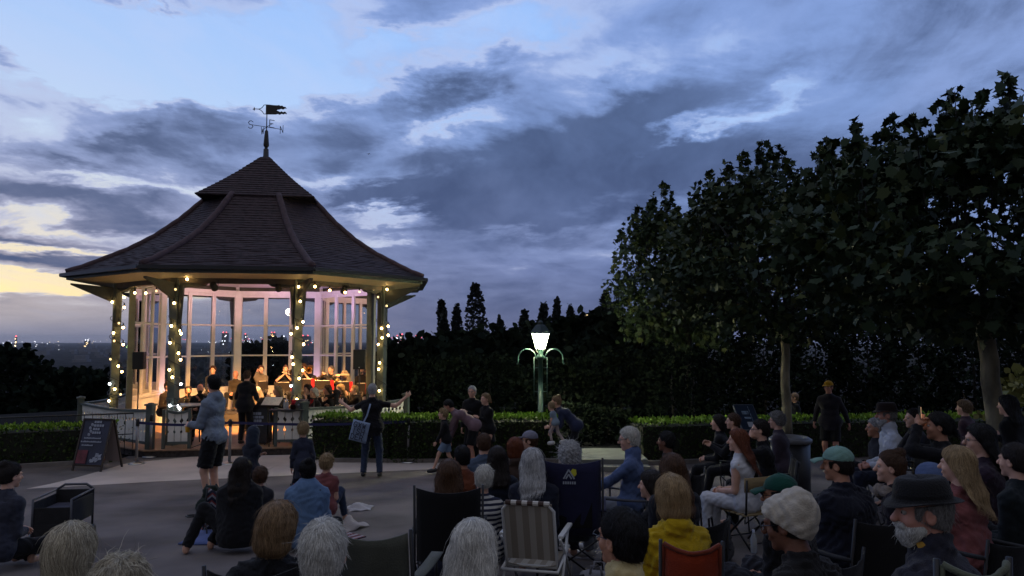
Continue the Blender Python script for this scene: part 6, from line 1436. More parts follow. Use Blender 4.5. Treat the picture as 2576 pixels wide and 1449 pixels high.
pa_speaker('black loudspeaker up on a stand at the left of the bandstand', 351, 885, 929, 18.9, 'tall tripod stand carrying the left loudspeaker')
pa_speaker('black loudspeaker up on a stand at the right of the bandstand', 905, 879, 929, 20.0, 'tall tripod stand carrying the right loudspeaker')
# conductor's stand, logo box, table, bottles, flower
c = at(681, 1012, 18.0); music_stand('conductor\'s wide music stand with open white score', Vector((c.x, 18.0, c.z)), 170, FLOOR + .004, .68, .34, True, False, 'music stands of the band', 52)
c = at(652, 1075, 18.1); BXo = thing('front_box', 'black band front box with a white block-lettered logo near the bandleader', 'stand', (c.x, 18.1, FLOOR + .004), R(-4)); b = MB(); b.box((0, 0, .45), (.52, .30, .86)); b.box((0, -.02, .89), (.58, .36, .03)); b.build('body', m_desk, BXo, bevel=.01)
b = MB()
for i in range(4):
    x = -.10
    for j in range(int(3 + i % 2)): wd = [.07, .05, .09, .06][(i + j) % 4]; b.box((x + wd / 2, -.153, .72 - .085 * i), (wd - .012, .006, .062)); x += wd
    b.box((-.15 + .02 * (i % 2), -.153, .72 - .085 * i), (.06, .006, .07))
b.build('logo', m_print, BXo)
c = at(455, 1018, 17.9); TB = thing('small_table', 'small round-topped table under the cool white bulbs', 'table', (c.x + .1, 18.0, FLOOR + .004)); zt = c.z - FLOOR; b = MB(); b.lathe([(.40, zt - .03), (.41, zt - .015), (.40, zt)], (0, 0, 0), 24); b.build('top', mat('table_top', (.55, .55, .52), .3), TB, True)
for k in range(4): an = R(45 + 90 * k); b = MB(); b.tube([(.3 * math.cos(an), .3 * math.sin(an), zt - .03), (.33 * math.cos(an), .33 * math.sin(an), .01)], .014, 6); b.build('leg', m_can, TB, True)
c = at(735, 1030, 17.55); TB2 = thing('side_table', 'narrow black side table with water bottles beside the central column', 'table', (c.x - .12, 17.6, FLOOR + .004)); zt2 = c.z - FLOOR; b = MB(); b.box((0, 0, zt2 - .02), (.80, .36, .03)); b.build('top', m_desk, TB2)
for x in (-.37, .37):
    for y in (-.15, .15): b = MB(); b.tube([(x, y, zt2 - .03), (x, y, .01)], .014, 6); b.build('leg', m_can, TB2, True)
zt2 = c.z + .004
for px_, lab in ((716, 'left one of two clear water bottles on the side table'), (722.5, 'right one of two clear water bottles on the side table')):
    q_ = at(px_, 1030, 17.55); T = thing('water_bottle', lab, 'bottle', (q_.x, 17.55, zt2), 0, 'water bottles on the side table'); b = MB(); b.lathe([(.032, 0), (.034, .01), (.034, .14), (.014, .19), (.013, .20)], (0, 0, 0), 12); b.build('body', mat('bottle_plastic', (.7, .75, .8), .1, trans=.6), T, True); b = MB(); b.lathe([(.015, .20), (.015, .225)], (0, 0, 0), 10); b.build('lid', mat('bottle_cap', (.6, .65, .8), .4), T)
q_ = at(737, 1022, 17.6); T = thing('flower_pot', 'small pot of red flowers beside the water bottles', 'flowers', (q_.x, 17.6, zt2)); b = MB(); b.lathe([(.05, 0), (.06, .10), (.065, .10)], (0, 0, 0), 12); b.build('pot', mat('pot_dark', (.06, .02, .015), .5), T, True); b = MB(); gq = np.random.default_rng(4)
for _ in range(16): b.ell(Vector((0, 0, .15)) + Vector(gq.normal(0, .03, 3)), .022, 7, 5)
b.build('petals', cloth('petal_red', 190, 30, 50), T, True)
q_ = at(752, 1010, 17.7); T = thing('monitor_speaker', 'black wedge speaker with a pale badge beside the central column', 'loudspeaker', (q_.x, 17.75, zt2 - .0)); b = MB(); b.plate([(-.16, -.12, 0), (.16, -.12, 0), (.16, .02, .20), (-.16, .02, .20)], (0, 1, 0), .16); b.build('cabinet', m_can, T); b = MB(); b.ell((.0, -.075, .09), (.025, .01, .025), 10, 6); b.build('badge', m_print, T)
# silver stack chair and microphone stands
T = thing('folding_chair', 'empty bright aluminium chair by the right-hand balustrade', 'chair', (at(838, 1010, 18.0).x, 18.4, FLOOR + .004), R(160)); 
for sg in (-1, 1): b = MB(); b.tube([(sg * .2, -.2, .01), (sg * .2, -.17, .45), (sg * .19, -.24, .86)], .013, 7); b.build('leg', m_silver, T, True); b = MB(); b.tube([(sg * .2, .2, .01), (sg * .2, .18, .45), (sg * .2, -.16, .45)], .013, 7); b.build('leg', m_silver, T, True)
for z in (.58, .70, .83): b = MB(); b.box((0, -.20 - (z - .5) * .1, z), (.38, .02, .07)); b.build('back_slat', m_silver, T, bevel=.006)
b = MB(); b.box((0, 0, .46), (.42, .40, .02)); b.build('seat', m_silver, T, bevel=.006)
for px_, yt, d_, lab in ((513, 1000, 17.3, 'tall microphone stand at the gate of the left balustrade'), (790, 1005, 18.3, 'microphone stand beside the white-haired player')):
    q_ = at(px_, yt, d_); T = thing('microphone_stand', lab, 'microphone stand', (q_.x, d_, FLOOR + .004)); b = MB(); b.tube([(0, 0, .03), (0, 0, q_.z - FLOOR)], .010, 6)
    for k in range(3): an = R(120 * k + 90); b.tube([(0, 0, .10), (.26 * math.cos(an), .26 * math.sin(an), .012)], .009, 5)
    b.build('stand', m_can, T, True); b = MB(); b.tube([(0, 0, q_.z - FLOOR), (.12, .10, q_.z - FLOOR + .10)], .008, 5); b.ell((.13, .11, q_.z - FLOOR + .11), .022, 8, 6); b.build('microphone', m_can, T, True)
# ---------------------------------------------------------------- people
AUD = 'audience seated before the bandstand'; STA = 'people standing round the plaza'; BAND = 'players of the band'
black = cloth('black', 20, 20, 24); navy = cloth('navy', 26, 30, 46); dkgrey = cloth('charcoal', 40, 40, 46); jeans = cloth('denim', 46, 56, 78, vs=12); ltdenim = cloth('pale_denim', 112, 134, 160); white_c = cloth('white', 196, 198, 204); cream_c = cloth('cream', 196, 186, 160)
shoe_k = mat('shoe_black', (.015, .015, .016), .5); shoe_w = mat('shoe_white', (.5, .5, .5), .5)
def PP(label, x, d, ytop, pose='sit', yaw=20, z0=None, H=None, lean=5, extra=0.0, **kw):
    p = at(x, ytop, d); g0 = float(zg(p.x, d)) if z0 is None else z0; total = p.z - g0 - extra
    if pose == 'stand':
        if H is None: H = total / 1.0
        pz = None
    else:
        H = H or 1.70; s = H / 1.75; pz = total - (.50 * math.cos(R(lean)) + .305) * s
        if pose == 'floor':
            if pz < .10 or pz > .22: s2 = total / (.805 + .13); H = s2 * 1.75 if pz < .10 else H; pz = max(min(pz, .30), .11 * s2)
        else: pz = max(pz, .2)
    s = H / 1.75; off = math.sin(R(lean)) * .55 * s + .03 * s; ya = R(yaw)
    loc = (p.x + math.sin(ya) * off, d - math.cos(ya) * off, g0 + .012)
    if pose == 'sit' and 'lf' not in kw:
        k = min(.42 * s, .30 + pz * .35); kw['lf'] = (-.12, k, .08); kw['rf'] = (.13, k + .03, .08)
    root, I = person(label, loc, yaw, H, pose, lean=lean, pz=pz, **kw)
    I['loc'] = loc; I['yaw'] = yaw; I['sz'] = (pz or 0) - .10 * s; I['root'] = root
    return root, I
# ---- seated nearest the camera
fab_black = cloth('chair_black', 18, 18, 21); fab_navy = cloth('chair_navy', 37, 38, 66); fab_orange = cloth('chair_orange', 146, 56, 30); fab_olive = cloth('chair_olive', 82, 84, 76); fab_green = cloth('chair_green', 38, 92, 80); fab_grey = cloth('chair_grey', 56, 58, 70)
def chair_for(I, label, fab, w=.50, bh=.44, **kw): return camp_chair(label, I['loc'], I['yaw'], max(I['sz'], .16), fab, w, bh, **kw)
_, I = PP('person seen from behind with a grey-blond bob and cream jacket at lower left', 186, 3.3, 1326, yaw=-8, top=('jacket', cream_c, 'long', 'collar'), bottom=('trousers', dkgrey), hair=('bob', 'greyblond'), q=0, strands=3800, group=AUD, head=(4, -6, 0))
chair_for(I, 'black camp chair under the person with the grey-blond bob', fab_black, .46, .30)
_, I = PP('person whose grey-blond crown alone shows at the bottom edge of the picture', 298, 2.55, 1418, yaw=6, top=('jacket', cream_c, 'long'), bottom=('trousers', dkgrey), hair=('messy', 'greyblond'), q=0, strands=3200, group=AUD, head=(10, 8, 0))
chair_for(I, 'black camp chair with one corner showing beside the half-hidden grey-blond crown', fab_black, .50, .56, tilt=.1)
_, I = PP('person with shoulder-length brown hair in front of a black camp chair', 690, 3.9, 1272, yaw=0, top=('jacket', black, 'long'), bottom=('trousers', black), hair=('bob', 'ash'), q=0, strands=4200, group=AUD, head=(-6, 0, 6))
camp_chair('black camp chair beneath the person with shoulder-length brown hair', (I['loc'][0] - .05, I['loc'][1] + .12, I['loc'][2]), 6, .42, fab_black, .42, .44)
_, I = PP('person with thinning white hair and visible ears seen from behind, dark olive jacket', 815, 2.8, 1316, yaw=2, top=('jacket', cloth('olive_dark', 40, 36, 30), 'long', 'collar'), bottom=('trousers', black), hair=('short', 'white'), q=0, strands=6500, skin='fair', group=AUD, head=(0, -2, 0))
_, I = PP('person with long straight white hair over a black top at the bottom centre', 1188, 3.25, 1322, yaw=-6, top=('jacket', black, 'long'), bottom=('trousers', black), hair=('long', 'white'), q=0, strands=5200, group=AUD, head=(-8, 6, 0), hl=.22)
_, I = PP('person with black hair, spectacles and pale collar at the bottom, seen half from behind', 1566, 3.1, 1288, yaw=30, top=('shirt', cloth('pale_yellow', 196, 178, 128), 'long', 'collar'), bottom=('trousers', jeans), hair=('short', 'black'), q=0, strands=4600, skin='tan', group=AUD, head=(14, -2, 0), glasses=True)
chair_for(I, 'salmon-red camp chair under the spectacled person with black hair', cloth('salmon', 170, 88, 76), .6, .34)
_, I = PP('person with straight blond hair and a yellow rain jacket in an orange chair', 1690, 4.5, 1203, yaw=14, top=('jacket', cloth('yellow', 176, 146, 22), 'long'), hood=True, bottom=('trousers', jeans), hair=('bob', 'blond'), q=0, strands=4200, group=AUD, head=(-4, 0, 0))
camp_chair('orange camp chair with a sagging back and raised corners behind the yellow jacket', gpt(1716, 4.3), -6, .40, fab_orange, .29, .52, trim=cloth('orange_trim', 110, 48, 30))
_, I = PP('person in a cream wrapped beanie and black jacket with raised knees', 2002, 3.4, 1250, yaw=38, top=('jacket', cloth('black_warm', 26, 24, 24), 'long'), bottom=('trousers', cloth('slate', 46, 46, 58)), hair=('short', 'dark'), hat=('beanie', cloth('cream_knit', 172, 164, 150, vs=20)), q=0, strands=600, skin='brown', group=AUD, lean=12, lf=(-.14, .52, .08), rf=(.10, .56, .08), lh='knee', rh='knee', head=(18, 14, 0), glasses=True)
chair_for(I, 'teal green camp chair beneath the cream beanie wearer', fab_green, .52, .30)
_, I = PP('person in a black brimmed hat with white beard and dark tweed jacket, in profile', 2330, 3.0, 1196, yaw=46, extra=.03, top=('jacket', cloth('tweed', 38, 38, 48), 'long', 'collar'), bottom=('trousers', navy), hair=('short', 'grey'), hat=('brim', cloth('felt', 24, 24, 26), cloth('felt_band', 12, 12, 14)), beard='white', eyes=True, q=0, strands=2600, skin='red', group=AUD, lean=2, head=(38, 4, 0), bulk=1.3)
b = MB(); c_ = I['h2w']; b.tube([c_(.055, .0, -.115), c_(.03, -.05, -.12), c_(-.03, -.05, -.12), c_(-.055, .0, -.115), c_(-.04, .04, -.13)], .020, 7); b.build('shirt_collar', cloth('mustard', 170, 128, 48), I['root'], True)
camp_chair('dark camp chair edged with pale green piping at the lower right corner', (1.50, 2.76, float(zg(1.5, 2.76)) + .012), 4, .52, cloth('chair_dark', 20, 20, 22), .22, .62, trim=cloth('pale_piping', 84, 88, 72), tilt=.05)
camp_chair('empty olive-grey camp chair standing in the front row', gpt(982, 4.4), -8, .50, fab_olive, .41, .47, tilt=.2)
# ---- second rows
_, I = PP('person with long brown hair hanging over the back of a black chair', 1130, 6.1, 1163, yaw=4, top=('jacket', navy, 'long'), bottom=('trousers', jeans), hair=('long', 'brown'), q=1, strands=3400, group=AUD, hl=.34)
camp_chair('black camp chair with the long brown hair falling over it', (I['loc'][0], I['loc'][1] + .15, I['loc'][2]), 2, .40, fab_black, .50, .56)
_, I = PP('person with cropped white hair and a navy and white striped jersey', 1212, 6.7, 1177, yaw=8, top=('shirt', mat('striped_jersey', (.4, .4, .4)), 'long'), bottom=('trousers', jeans), hair=('short', 'white'), q=1, strands=2600, group=AUD, H=1.55, head=(-6, 0, 8), lean=2)
jm = MATS['striped_jersey']; n_ = jm.node_tree; bb = n_.nodes['Principled BSDF']; tc_ = n_.nodes.new('ShaderNodeTexCoord'); sp_ = n_.nodes.new('ShaderNodeSeparateXYZ'); n_.links.new(tc_.outputs['Object'], sp_.inputs[0]); m1 = n_.nodes.new('ShaderNodeMath'); m1.operation = 'MULTIPLY'; m1.inputs[1].default_value = 1 / .042; n_.links.new(sp_.outputs[2], m1.inputs[0]); m2 = n_.nodes.new('ShaderNodeMath'); m2.operation = 'FRACT'; n_.links.new(m1.outputs[0], m2.inputs[0]); m3 = n_.nodes.new('ShaderNodeMath'); m3.operation = 'GREATER_THAN'; m3.inputs[1].default_value = .5; n_.links.new(m2.outputs[0], m3.inputs[0]); mxx = n_.nodes.new('ShaderNodeMix'); mxx.data_type = 'RGBA'; mxx.inputs[6].default_value = (.48, .47, .45, 1); mxx.inputs[7].default_value = (.014, .018, .045, 1); n_.links.new(m3.outputs[0], mxx.inputs[0]); n_.links.new(mxx.outputs[2], bb.inputs['Base Color']); bb.inputs['Roughness'].default_value = .9
_, I = PP('person with very long white hair in a white striped lawn chair', 1343, 6.7, 1134, yaw=-4, top=('jacket', navy, 'long'), bottom=('trousers', ltdenim), hair=('long', 'silver'), q=1, strands=3800, group=AUD, hl=.40, head=(-10, 4, -6))
lawn_chair('white tubular lawn chair with brown and cream striped webbing', (at(1352, 1300, 6.35).x, 6.42, float(zg(.3, 6.42)) + .012), -14, .32, .42, .50)
_, I = PP('person with curly white hair behind a navy camp chair with a yellow emblem', 1433, 7.25, 1119, yaw=10, top=('shirt', cloth('teal_grey', 80, 92, 100), 'long'), bottom=('trousers', navy), hair=('curly', 'silver'), q=1, strands=3000, group=AUD)
NCH = camp_chair('navy camp chair with a small yellow and white emblem on its back', (at(1437, 1200, 6.95).x, 7.05, float(zg(.6, 7.05)) + .012), -6, .44, fab_navy, .56, .66, tilt=.12)
b = MB(); yb_ = -.23 - .50 * .12 - .075
for a_, c in (((-.05, .50), (-.005, .58)), ((-.005, .58), (.045, .50)), ((-.03, .50), (-.005, .54)), ((-.005, .54), (.02, .50))): b.beam((a_[0], yb_, .44 + a_[1]), (c[0], yb_, .44 + c[1]), .012, .01, up=(0, 1, 0))
b.build('emblem', m_print, NCH)
b = MB(); b.plate([(.01, yb_, .44 + .56), (.03, yb_, .44 + .59), (.06, yb_, .44 + .58), (.065, yb_, .44 + .54), (.045, yb_, .44 + .52)], (0, 1, 0), .01); b.build('emblem_leaf', cloth('lime', 190, 186, 60), NCH)
b = MB()
for i in range(6): b.box((-.05 + .02 * i, yb_, .44 + .465), (.013, .01, .022))
b.build('emblem_lettering', m_print, NCH)
b = MB(); b.grid([[(x, -.285 - .02 * math.cos(x * 6), z) for x in np.linspace(-.20, .20, 5)] for z in (.50, .72, .94)], .004); b.build('backrest_mesh', fab_black, NCH)
_, I = PP('person with white hair in a blue shirt, sitting in profile by the hedge gap', 1590, 7.7, 1078, yaw=72, top=('shirt', cloth('cornflower', 76, 92, 128), 'long', 'collar'), bottom=('trousers', cloth('pale_trousers', 120, 124, 134)), hair=('short', 'white'), q=1, strands=3000, group=AUD, lean=-6, eyes=True, head=(4, 8, 0), lh=(-.10, .48, .62), rh=(.12, .42, .62), shoes=shoe_w, glasses=True)
chair_for(I, 'dark camp chair leaning back under the blue-shirted person', cloth('chair_stripe', 54, 54, 60), .52, .50, tilt=.3)
_, I = PP('person in black with black hair in deep shade beside the right hedge', 1678, 9.0, 1088, yaw=58, top=('shirt', black, 'long'), bottom=('trousers', black), hair=('short', 'black'), q=1, strands=1200, skin='brown', group=AUD)
chair_for(I, 'dark chair with a small red label under the black-haired person in shade', fab_black)
_, I = PP('person with long brown hair in a black jacket, right of the blue denim knees', 1692, 6.0, 1148, yaw=18, top=('jacket', cloth('black_blue', 22, 24, 32), 'long'), bottom=('trousers', jeans), hair=('long', 'brown'), q=1, strands=2800, group=AUD, hl=.3)
chair_for(I, 'black camp chair under the long-haired person in the black jacket', fab_black)
_, I = PP('person in blue denim with raised knees, mostly hidden behind the blond in yellow', 1640, 6.7, 1190, yaw=62, pose='floor', top=('shirt', black, 'long'), bottom=('trousers', jeans), hair=('long', 'dark'), q=1, strands=1200, group=AUD, lf=(-.1, .42, .06), rf=(.1, .46, .06), lh='knee', rh='knee')
_, I = PP('person with long auburn hair, bare shoulders and white trousers on a slat-back chair', 1858, 8.4, 1084, yaw=52, top=('vest', white_c, 'none'), bottom=('trousers', white_c), hair=('long', 'red'), q=1, strands=2600, group=AUD, head=(16, 0, 0), lean=6, hl=.34)
slat_chair('bistro chair with a pale wooden back slat under the person in white trousers', I['loc'], 24, max(I['sz'] - .02, .38))
_, I = PP('person with short dark hair and glasses in black, hand raised to the mouth', 1914, 9.0, 1058, yaw=76, top=('shirt', black, 'long'), bottom=('trousers', black), hair=('short', 'dark'), q=1, strands=2200, group=AUD, glasses=True, eyes=True, lh=(-.04, .20, 1.10), rh='lap', lpole=(-.3, .3, -1))
chair_for(I, 'dark chair under the person with a hand at the mouth', fab_black, .46, .42)
_, I = PP('person with pale face in profile, clapping, seated before the right hedge', 1846, 11.3, 1042, yaw=70, top=('jacket', black, 'long'), bottom=('trousers', black), hair=('short', 'brown'), q=2, strands=900, group=AUD, eyes=True, lh=(-.03, .42, .86), rh=(.03, .44, .88), lf=(-.1, .5, .08), rf=(.1, .55, .08))
chair_for(I, 'dark low chair under the clapping person by the right hedge', fab_black)
_, I = PP('person with dark hair half hidden behind the clapping person', 1808, 11.8, 1046, yaw=66, top=('jacket', black, 'long'), bottom=('trousers', black), hair=('bob', 'dark'), q=2, strands=900, group=AUD, lf=(-.1, .55, .08), rf=(.1, .6, .08))
_, I = PP('person with grey hair and glasses in the dark left of the litter bin', 1955, 11.0, 1040, yaw=60, top=('jacket', cloth('mauve_grey', 60, 52, 62), 'long'), bottom=('trousers', black), hair=('curly', 'grey'), q=2, strands=900, group=AUD, glasses=True)
_, I = PP('person in a green baseball cap and glasses seen from behind the cream beanie', 1972, 4.8, 1196, yaw=40, extra=.01, top=('jacket', black, 'long'), bottom=('trousers', dkgrey), hair=('short', 'dark'), hat=('cap', cloth('cap_green', 15, 62, 52)), q=0, strands=900, skin='tan', group=AUD, head=(30, 6, 0), glasses=True)
chair_for(I, 'black camp chair under the green baseball cap', fab_black)
_, I = PP('person in a pale mint cap and broad dark jacket', 2114, 5.4, 1126, yaw=24, extra=.01, top=('jacket', cloth('ink', 20, 22, 34), 'long'), bottom=('trousers', navy), hair=('short', 'dark'), hat=('cap', cloth('cap_mint', 112, 146, 136)), q=0, strands=900, skin='tan', group=AUD, head=(36, 4, 0), bulk=1.25)
chair_for(I, 'black camp chair with splayed legs under the mint cap wearer', fab_black, .56, .46)
_, I = PP('person with tied-back brown hair and a pale fur collar', 2242, 5.8, 1139, yaw=62, top=('coat', cloth('coat_plum', 30, 24, 32), 'long'), bottom=('trousers', black), hair=('bun', 'brown'), q=0, strands=1800, group=AUD, eyes=True, head=(10, 0, 0))
vol_obj('fur_collar', [cap(I['NB'] + I['r'] * .08 + I['f'] * .04, I['NB'] + I['f'] * .10, .045, k=.03), cap(I['NB'] - I['r'] * .08 + I['f'] * .04, I['NB'] + I['f'] * .10, .045, k=.03), cap(I['NB'] - I['r'] * .08 - I['f'] * .05, I['NB'] + I['r'] * .08 - I['f'] * .05, .045, k=.03)], .009, cloth('fur', 120, 108, 98, vs=40), I['root'], .006, 3.0)
chair_for(I, 'black camp chair with bent legs under the fur-collared person', fab_black, .5, .46)
_, I = PP('person with long blond hair and a salmon pink top', 2410, 5.0, 1135, yaw=24, top=('shirt', cloth('pink', 122, 72, 72), 'long'), bottom=('trousers', jeans), hair=('long', 'blond'), q=0, strands=3000, group=AUD, H=1.55, hl=.30, head=(20, 0, 0))
chair_for(I, 'dark camp chair under the person in the pink top', fab_black, .46, .30)
_, I = PP('person with long black hair and glasses in a plum jacket at the right', 2466, 5.9, 1073, yaw=58, top=('jacket', cloth('plum', 44, 32, 44), 'long'), bottom=('trousers', cloth('wine', 78, 28, 46)), hair=('long', 'black'), q=1, strands=2600, group=AUD, eyes=True, head=(14, 0, 0), hl=.26, glasses=True)
camp_chair('ochre-backed camp chair at the far right behind the plum jacket', gpt(2512, 6.5), 30, .42, cloth('ochre', 138, 96, 36), .50, .56)
_, I = PP('person with brimmed hat, white beard and white shirt in profile', 2232, 8.4, 1011, yaw=80, extra=.03, top=('shirt', cloth('shirt_white', 178, 182, 192), 'long', 'collar'), bottom=('trousers', navy), hair=('short', 'grey'), hat=('brim', cloth('felt_brown', 34, 24, 22)), beard='silver', eyes=True, q=1, strands=1600, skin='red', group=AUD, lean=4, head=(0, 2, 0))
chair_for(I, 'dark chair under the white-shirted person in the hat', fab_black, .5, .3)
_, I = PP('person in black holding up a lit phone in both hands', 2362, 6.6, 1041, yaw=72, top=('jacket', black, 'long'), bottom=('trousers', black), hair=('pony', 'black'), q=1, strands=1800, skin='tan', group=AUD, eyes=True, lh=(-.04, .25, 1.16), rh=(.05, .24, 1.14), lpole=(-.5, .3, -1), rpole=(.5, .3, -1), palmL=(1, -.3, 0), palmR=(-1, -.3, 0))
chair_for(I, 'dark chair under the person filming with a phone', fab_black, .5, .3)
Mw = L2W(I['loc'], I['yaw']); ph_c = (Vector(I['tips']['L']) + Vector(I['tips']['R'])) / 2 + Vector((0, .01, .05))
PH = thing('phone', 'lit mobile phone held up towards the bandstand', 'phone', Mw @ ph_c, R(I['yaw'])); b = MB(); b.box((0, 0, 0), (.074, .010, .152)); b.build('body', m_can, PH, bevel=.003); b = MB(); b.box((0, -.0062, 0), (.066, .002, .142)); b.build('screen', mat('phone_screen', (.2, .1, .05), .2, emit=(1, .62, .35), estr=1.1), PH)
_, I = PP('person in profile partly hidden behind the white-shirted person', 2203, 9.6, 1054, yaw=82, top=('jacket', dkgrey, 'long'), bottom=('trousers', black), hair=('short', 'silver'), q=2, strands=700, group=AUD, eyes=True, skin='tan')
_, I = PP('person filming low behind the lit phone, face half hidden', 2300, 9.2, 1030, yaw=88, top=('jacket', dkgrey, 'long'), bottom=('trousers', black), hair=('short', 'dark'), q=2, strands=600, group=AUD, eyes=True)
_, I = PP('person in a dark hood at the extreme right edge of the crowd', 2556, 5.2, 1120, yaw=30, top=('jacket', cloth('teal_dark', 22, 30, 34), 'long'), bottom=('trousers', black), hair=('short', 'dark'), q=1, strands=600, group=AUD)
_, I = PP('person in a pale blue hooded top, only the hood showing behind the black hat', 2338, 5.6, 1176, yaw=40, top=('hoodie', cloth('hood_blue', 82, 98, 134), 'long'), bottom=('trousers', black), hair=('none', 'dark'), hat=('hood', cloth('hood_blue2', 82, 98, 134)), q=1, group=AUD)
# ---- middle rows
MID = [('person with dark hair in a rust-brown top', 1163, 8.0, 1124, 22, cloth('rust', 104, 56, 36), ('short', 'black'), 'tan'), ('person in a grey-blue jacket with short brown hair near the hedge', 1217, 9.0, 1093, 12, cloth('greyblue', 68, 80, 98), ('short', 'brown'), 'fair'),
 ('person with dark shoulder-length hair in a navy coat', 1251, 7.8, 1128, 10, cloth('navycoat', 24, 30, 44), ('long', 'dark'), 'fair'), ('person with reddish-brown bob in a brown hooded coat', 1296, 9.2, 1105, 16, cloth('browncoat', 62, 48, 42), ('bob', 'red'), 'fair')]
for lab, x, d_, yt, yw, cl, hr, sk in MID:
    _, I = PP(lab, x, d_, yt, yaw=yw, top=('jacket', cl, 'long'), bottom=('trousers', navy), hair=hr, q=1, strands=2000, skin=sk, group=AUD, hood='hooded' in lab, hl=.2); chair_for(I, 'dark low chair under the ' + {'rust': 'dark-haired person in rust-brown', 'grey-blue': 'person in the grey-blue jacket', 'navy coat': 'person in the navy coat', 'hooded': 'person in the brown hooded coat'}[[k for k in ('rust', 'grey-blue', 'navy coat', 'hooded') if k in lab][0]], fab_black, .46, .3)
_, I = PP('person in a grey cap and navy top, face turned left', 1334, 9.8, 1085, yaw=46, extra=.01, top=('jacket', navy, 'long'), bottom=('trousers', navy), hair=('short', 'brown'), hat=('cap', cloth('cap_grey', 112, 112, 126), cloth('cap_greyd', 70, 70, 84)), q=1, strands=800, group=AUD, head=(40, 0, 0), eyes=True)
chair_for(I, 'dark low chair under the grey cap wearer', fab_black, .46, .3)
# ---- on the ground, left half
_, I = PP('person with pinned-up dark hair and quilted jacket at the left edge', 22, 7.3, 1168, pose='floor', yaw=-14, top=('jacket', cloth('quilted', 48, 50, 62, vs=20), 'long'), bottom=('trousers', black), hair=('bun', 'dark'), q=1, strands=2200, group=AUD, lean=10, head=(-14, 4, 0))
_, I = PP('barefoot person with long dark hair in a loose black dress, sitting on a blue mat', 606, 8.1, 1156, pose='floor', yaw=14, top=('dress', black, 'shawl'), bottom=('trousers', black), hair=('long', 'dark'), q=1, strands=2800, group=AUD, lean=2, hl=.34, lf=(-.52, .02, .07), rf=(-.30, .18, .06), head=(-18, 0, 4))
_, I = PP('child in dark clothes leaning in front of the barefoot person', 655, 8.9, 1185, pose='floor', yaw=10, H=1.25, top=('jacket', dkgrey, 'long'), bottom=('trousers', dkgrey), hair=('messy', 'brown'), q=1, strands=900, group=AUD)
_, I = PP('person with a dark top-knot wrapped in a pale blue shawl', 775, 8.2, 1160, pose='floor', yaw=10, top=('shawl', cloth('shawl_blue', 88, 114, 148), 'shawl'), bottom=('trousers', black), hair=('bun', 'black'), q=1, strands=2400, group=AUD, lean=2, extra=0, head=(16, 2, 0), bulk=1.05)
_, I = PP('child with fair tousled hair in a patterned low chair beyond the blue shawl', 822, 9.5, 1150, pose='sit', yaw=-10, H=1.35, top=('shirt', cloth('red_print', 120, 70, 70), 'short'), bottom=('trousers', jeans), hair=('messy', 'blond'), q=1, strands=1500, group=AUD)
chv = chevron_mat('chevron_fabric', srgb(30, 34, 56), srgb(150, 152, 160), srgb(128, 52, 50))
beach_chair('low patterned beach chair between the backpack and the barefoot person', gpt(568, 9.3), 34, chv, .50)
CH2 = beach_chair('low patterned beach chair with grey back right of the blue shawl', gpt(842, 8.6), -38, chv, .58)
b = MB(); b.grid([[(x, -.185 - z * .35 - .03 * (1 - (x / .25) ** 2), z) for x in np.linspace(-.24, .24, 7)] for z in np.linspace(.05, .47, 5)], .004); b.build('backrest_cover', cloth('grey_cover', 88, 88, 96), CH2, True)
# ---- standing
rt, I = PP('person in a blue-grey hoodie and black shorts standing before the bandstand', 538, 11.0, 939, 'stand', 76, hood=True, top=('hoodie', cloth('hoodie_blue', 118, 128, 142), 'long'), bottom=('shorts', black), hair=('short', 'black'), q=1, strands=1600, skin='fair', group=STA, shoes=shoe_k, lh=(-.06, .38, 1.20), rh=(.12, .36, 1.16), head=(-26, -4, 0), lean=1, bulk=.80)
Mw = L2W(I['loc'], I['yaw']); pw = Mw @ (Vector(I['tips']['L']) + Vector((0, .02, -.05))); CU = thing('cup', 'yellow drink cup in the hand of the hoodie wearer', 'cup', pw); b = MB(); b.lathe([(.030, -.05), (.040, .05), (.036, .05), (.028, -.04)], (0, 0, 0), 14); b.build('body', mat('cup_yellow', srgb(226, 168, 30), .35), CU, True)
b = MB(); b.lathe([(.030, .03), (.030, .036)], (0, 0, 0), 12); b.build('drink', mat('drink', (.3, .15, .02), .1), CU)
pw = Mw @ (Vector(I['tips']['R']) + Vector((-.02, .03, .04))); SN = thing('paper_napkin', 'white paper packet held by the hoodie wearer', 'paper', pw, R(66)); b = MB(); b.box((0, 0, 0), (.10, .15, .02)); b.build('body', white_c, SN, bevel=.006)
rt, I = PP('person in black T-shirt and jeans with arms stretched wide, tote bag on the back', 937, 14.6, 964, 'stand', 0, top=('shirt', black, 'short', .16), bottom=('trousers', jeans), hair=('short', 'silver'), q=1, strands=1500, group=STA, shoes=shoe_k, lh=(-.62, .22, 1.40), rh=(.64, .16, 1.52), lpole=(-.2, -.2, -1), rpole=(.2, -.2, -1), lf=(-.15, 0, .075), rf=(.17, -.02, .075), bulk=1.08, lean=0)
TT = thing('tote_bag', 'pale blue-white tote bag with dark hand lettering on the back of the T-shirt', 'bag', (I['loc'][0] - .20, I['loc'][1] - .17, I['loc'][2] + .88), R(-4)); rx_ = Matrix.Rotation(R(14), 3, 'Y')
b = MB(); b.grid([[rx_ @ Vector((x, -.035 * math.cos(x * 8) * math.cos((z - .17) * 7) - .01, z)) for x in np.linspace(-.17, .17, 9)] for z in np.linspace(-.19, .21, 8)], .03); b.build('body', cloth('tote', 138, 156, 184), TT, True)
b = MB()
for i, t_ in enumerate(('GXW', 'ISH', 'DER')): letters(b, t_, rx_ @ Vector((-.125, -.062, .085 - .115 * i)), rx_ @ Vector((1, 0, 0)), rx_ @ Vector((0, 0, 1)), .095, .62, .28, .013)
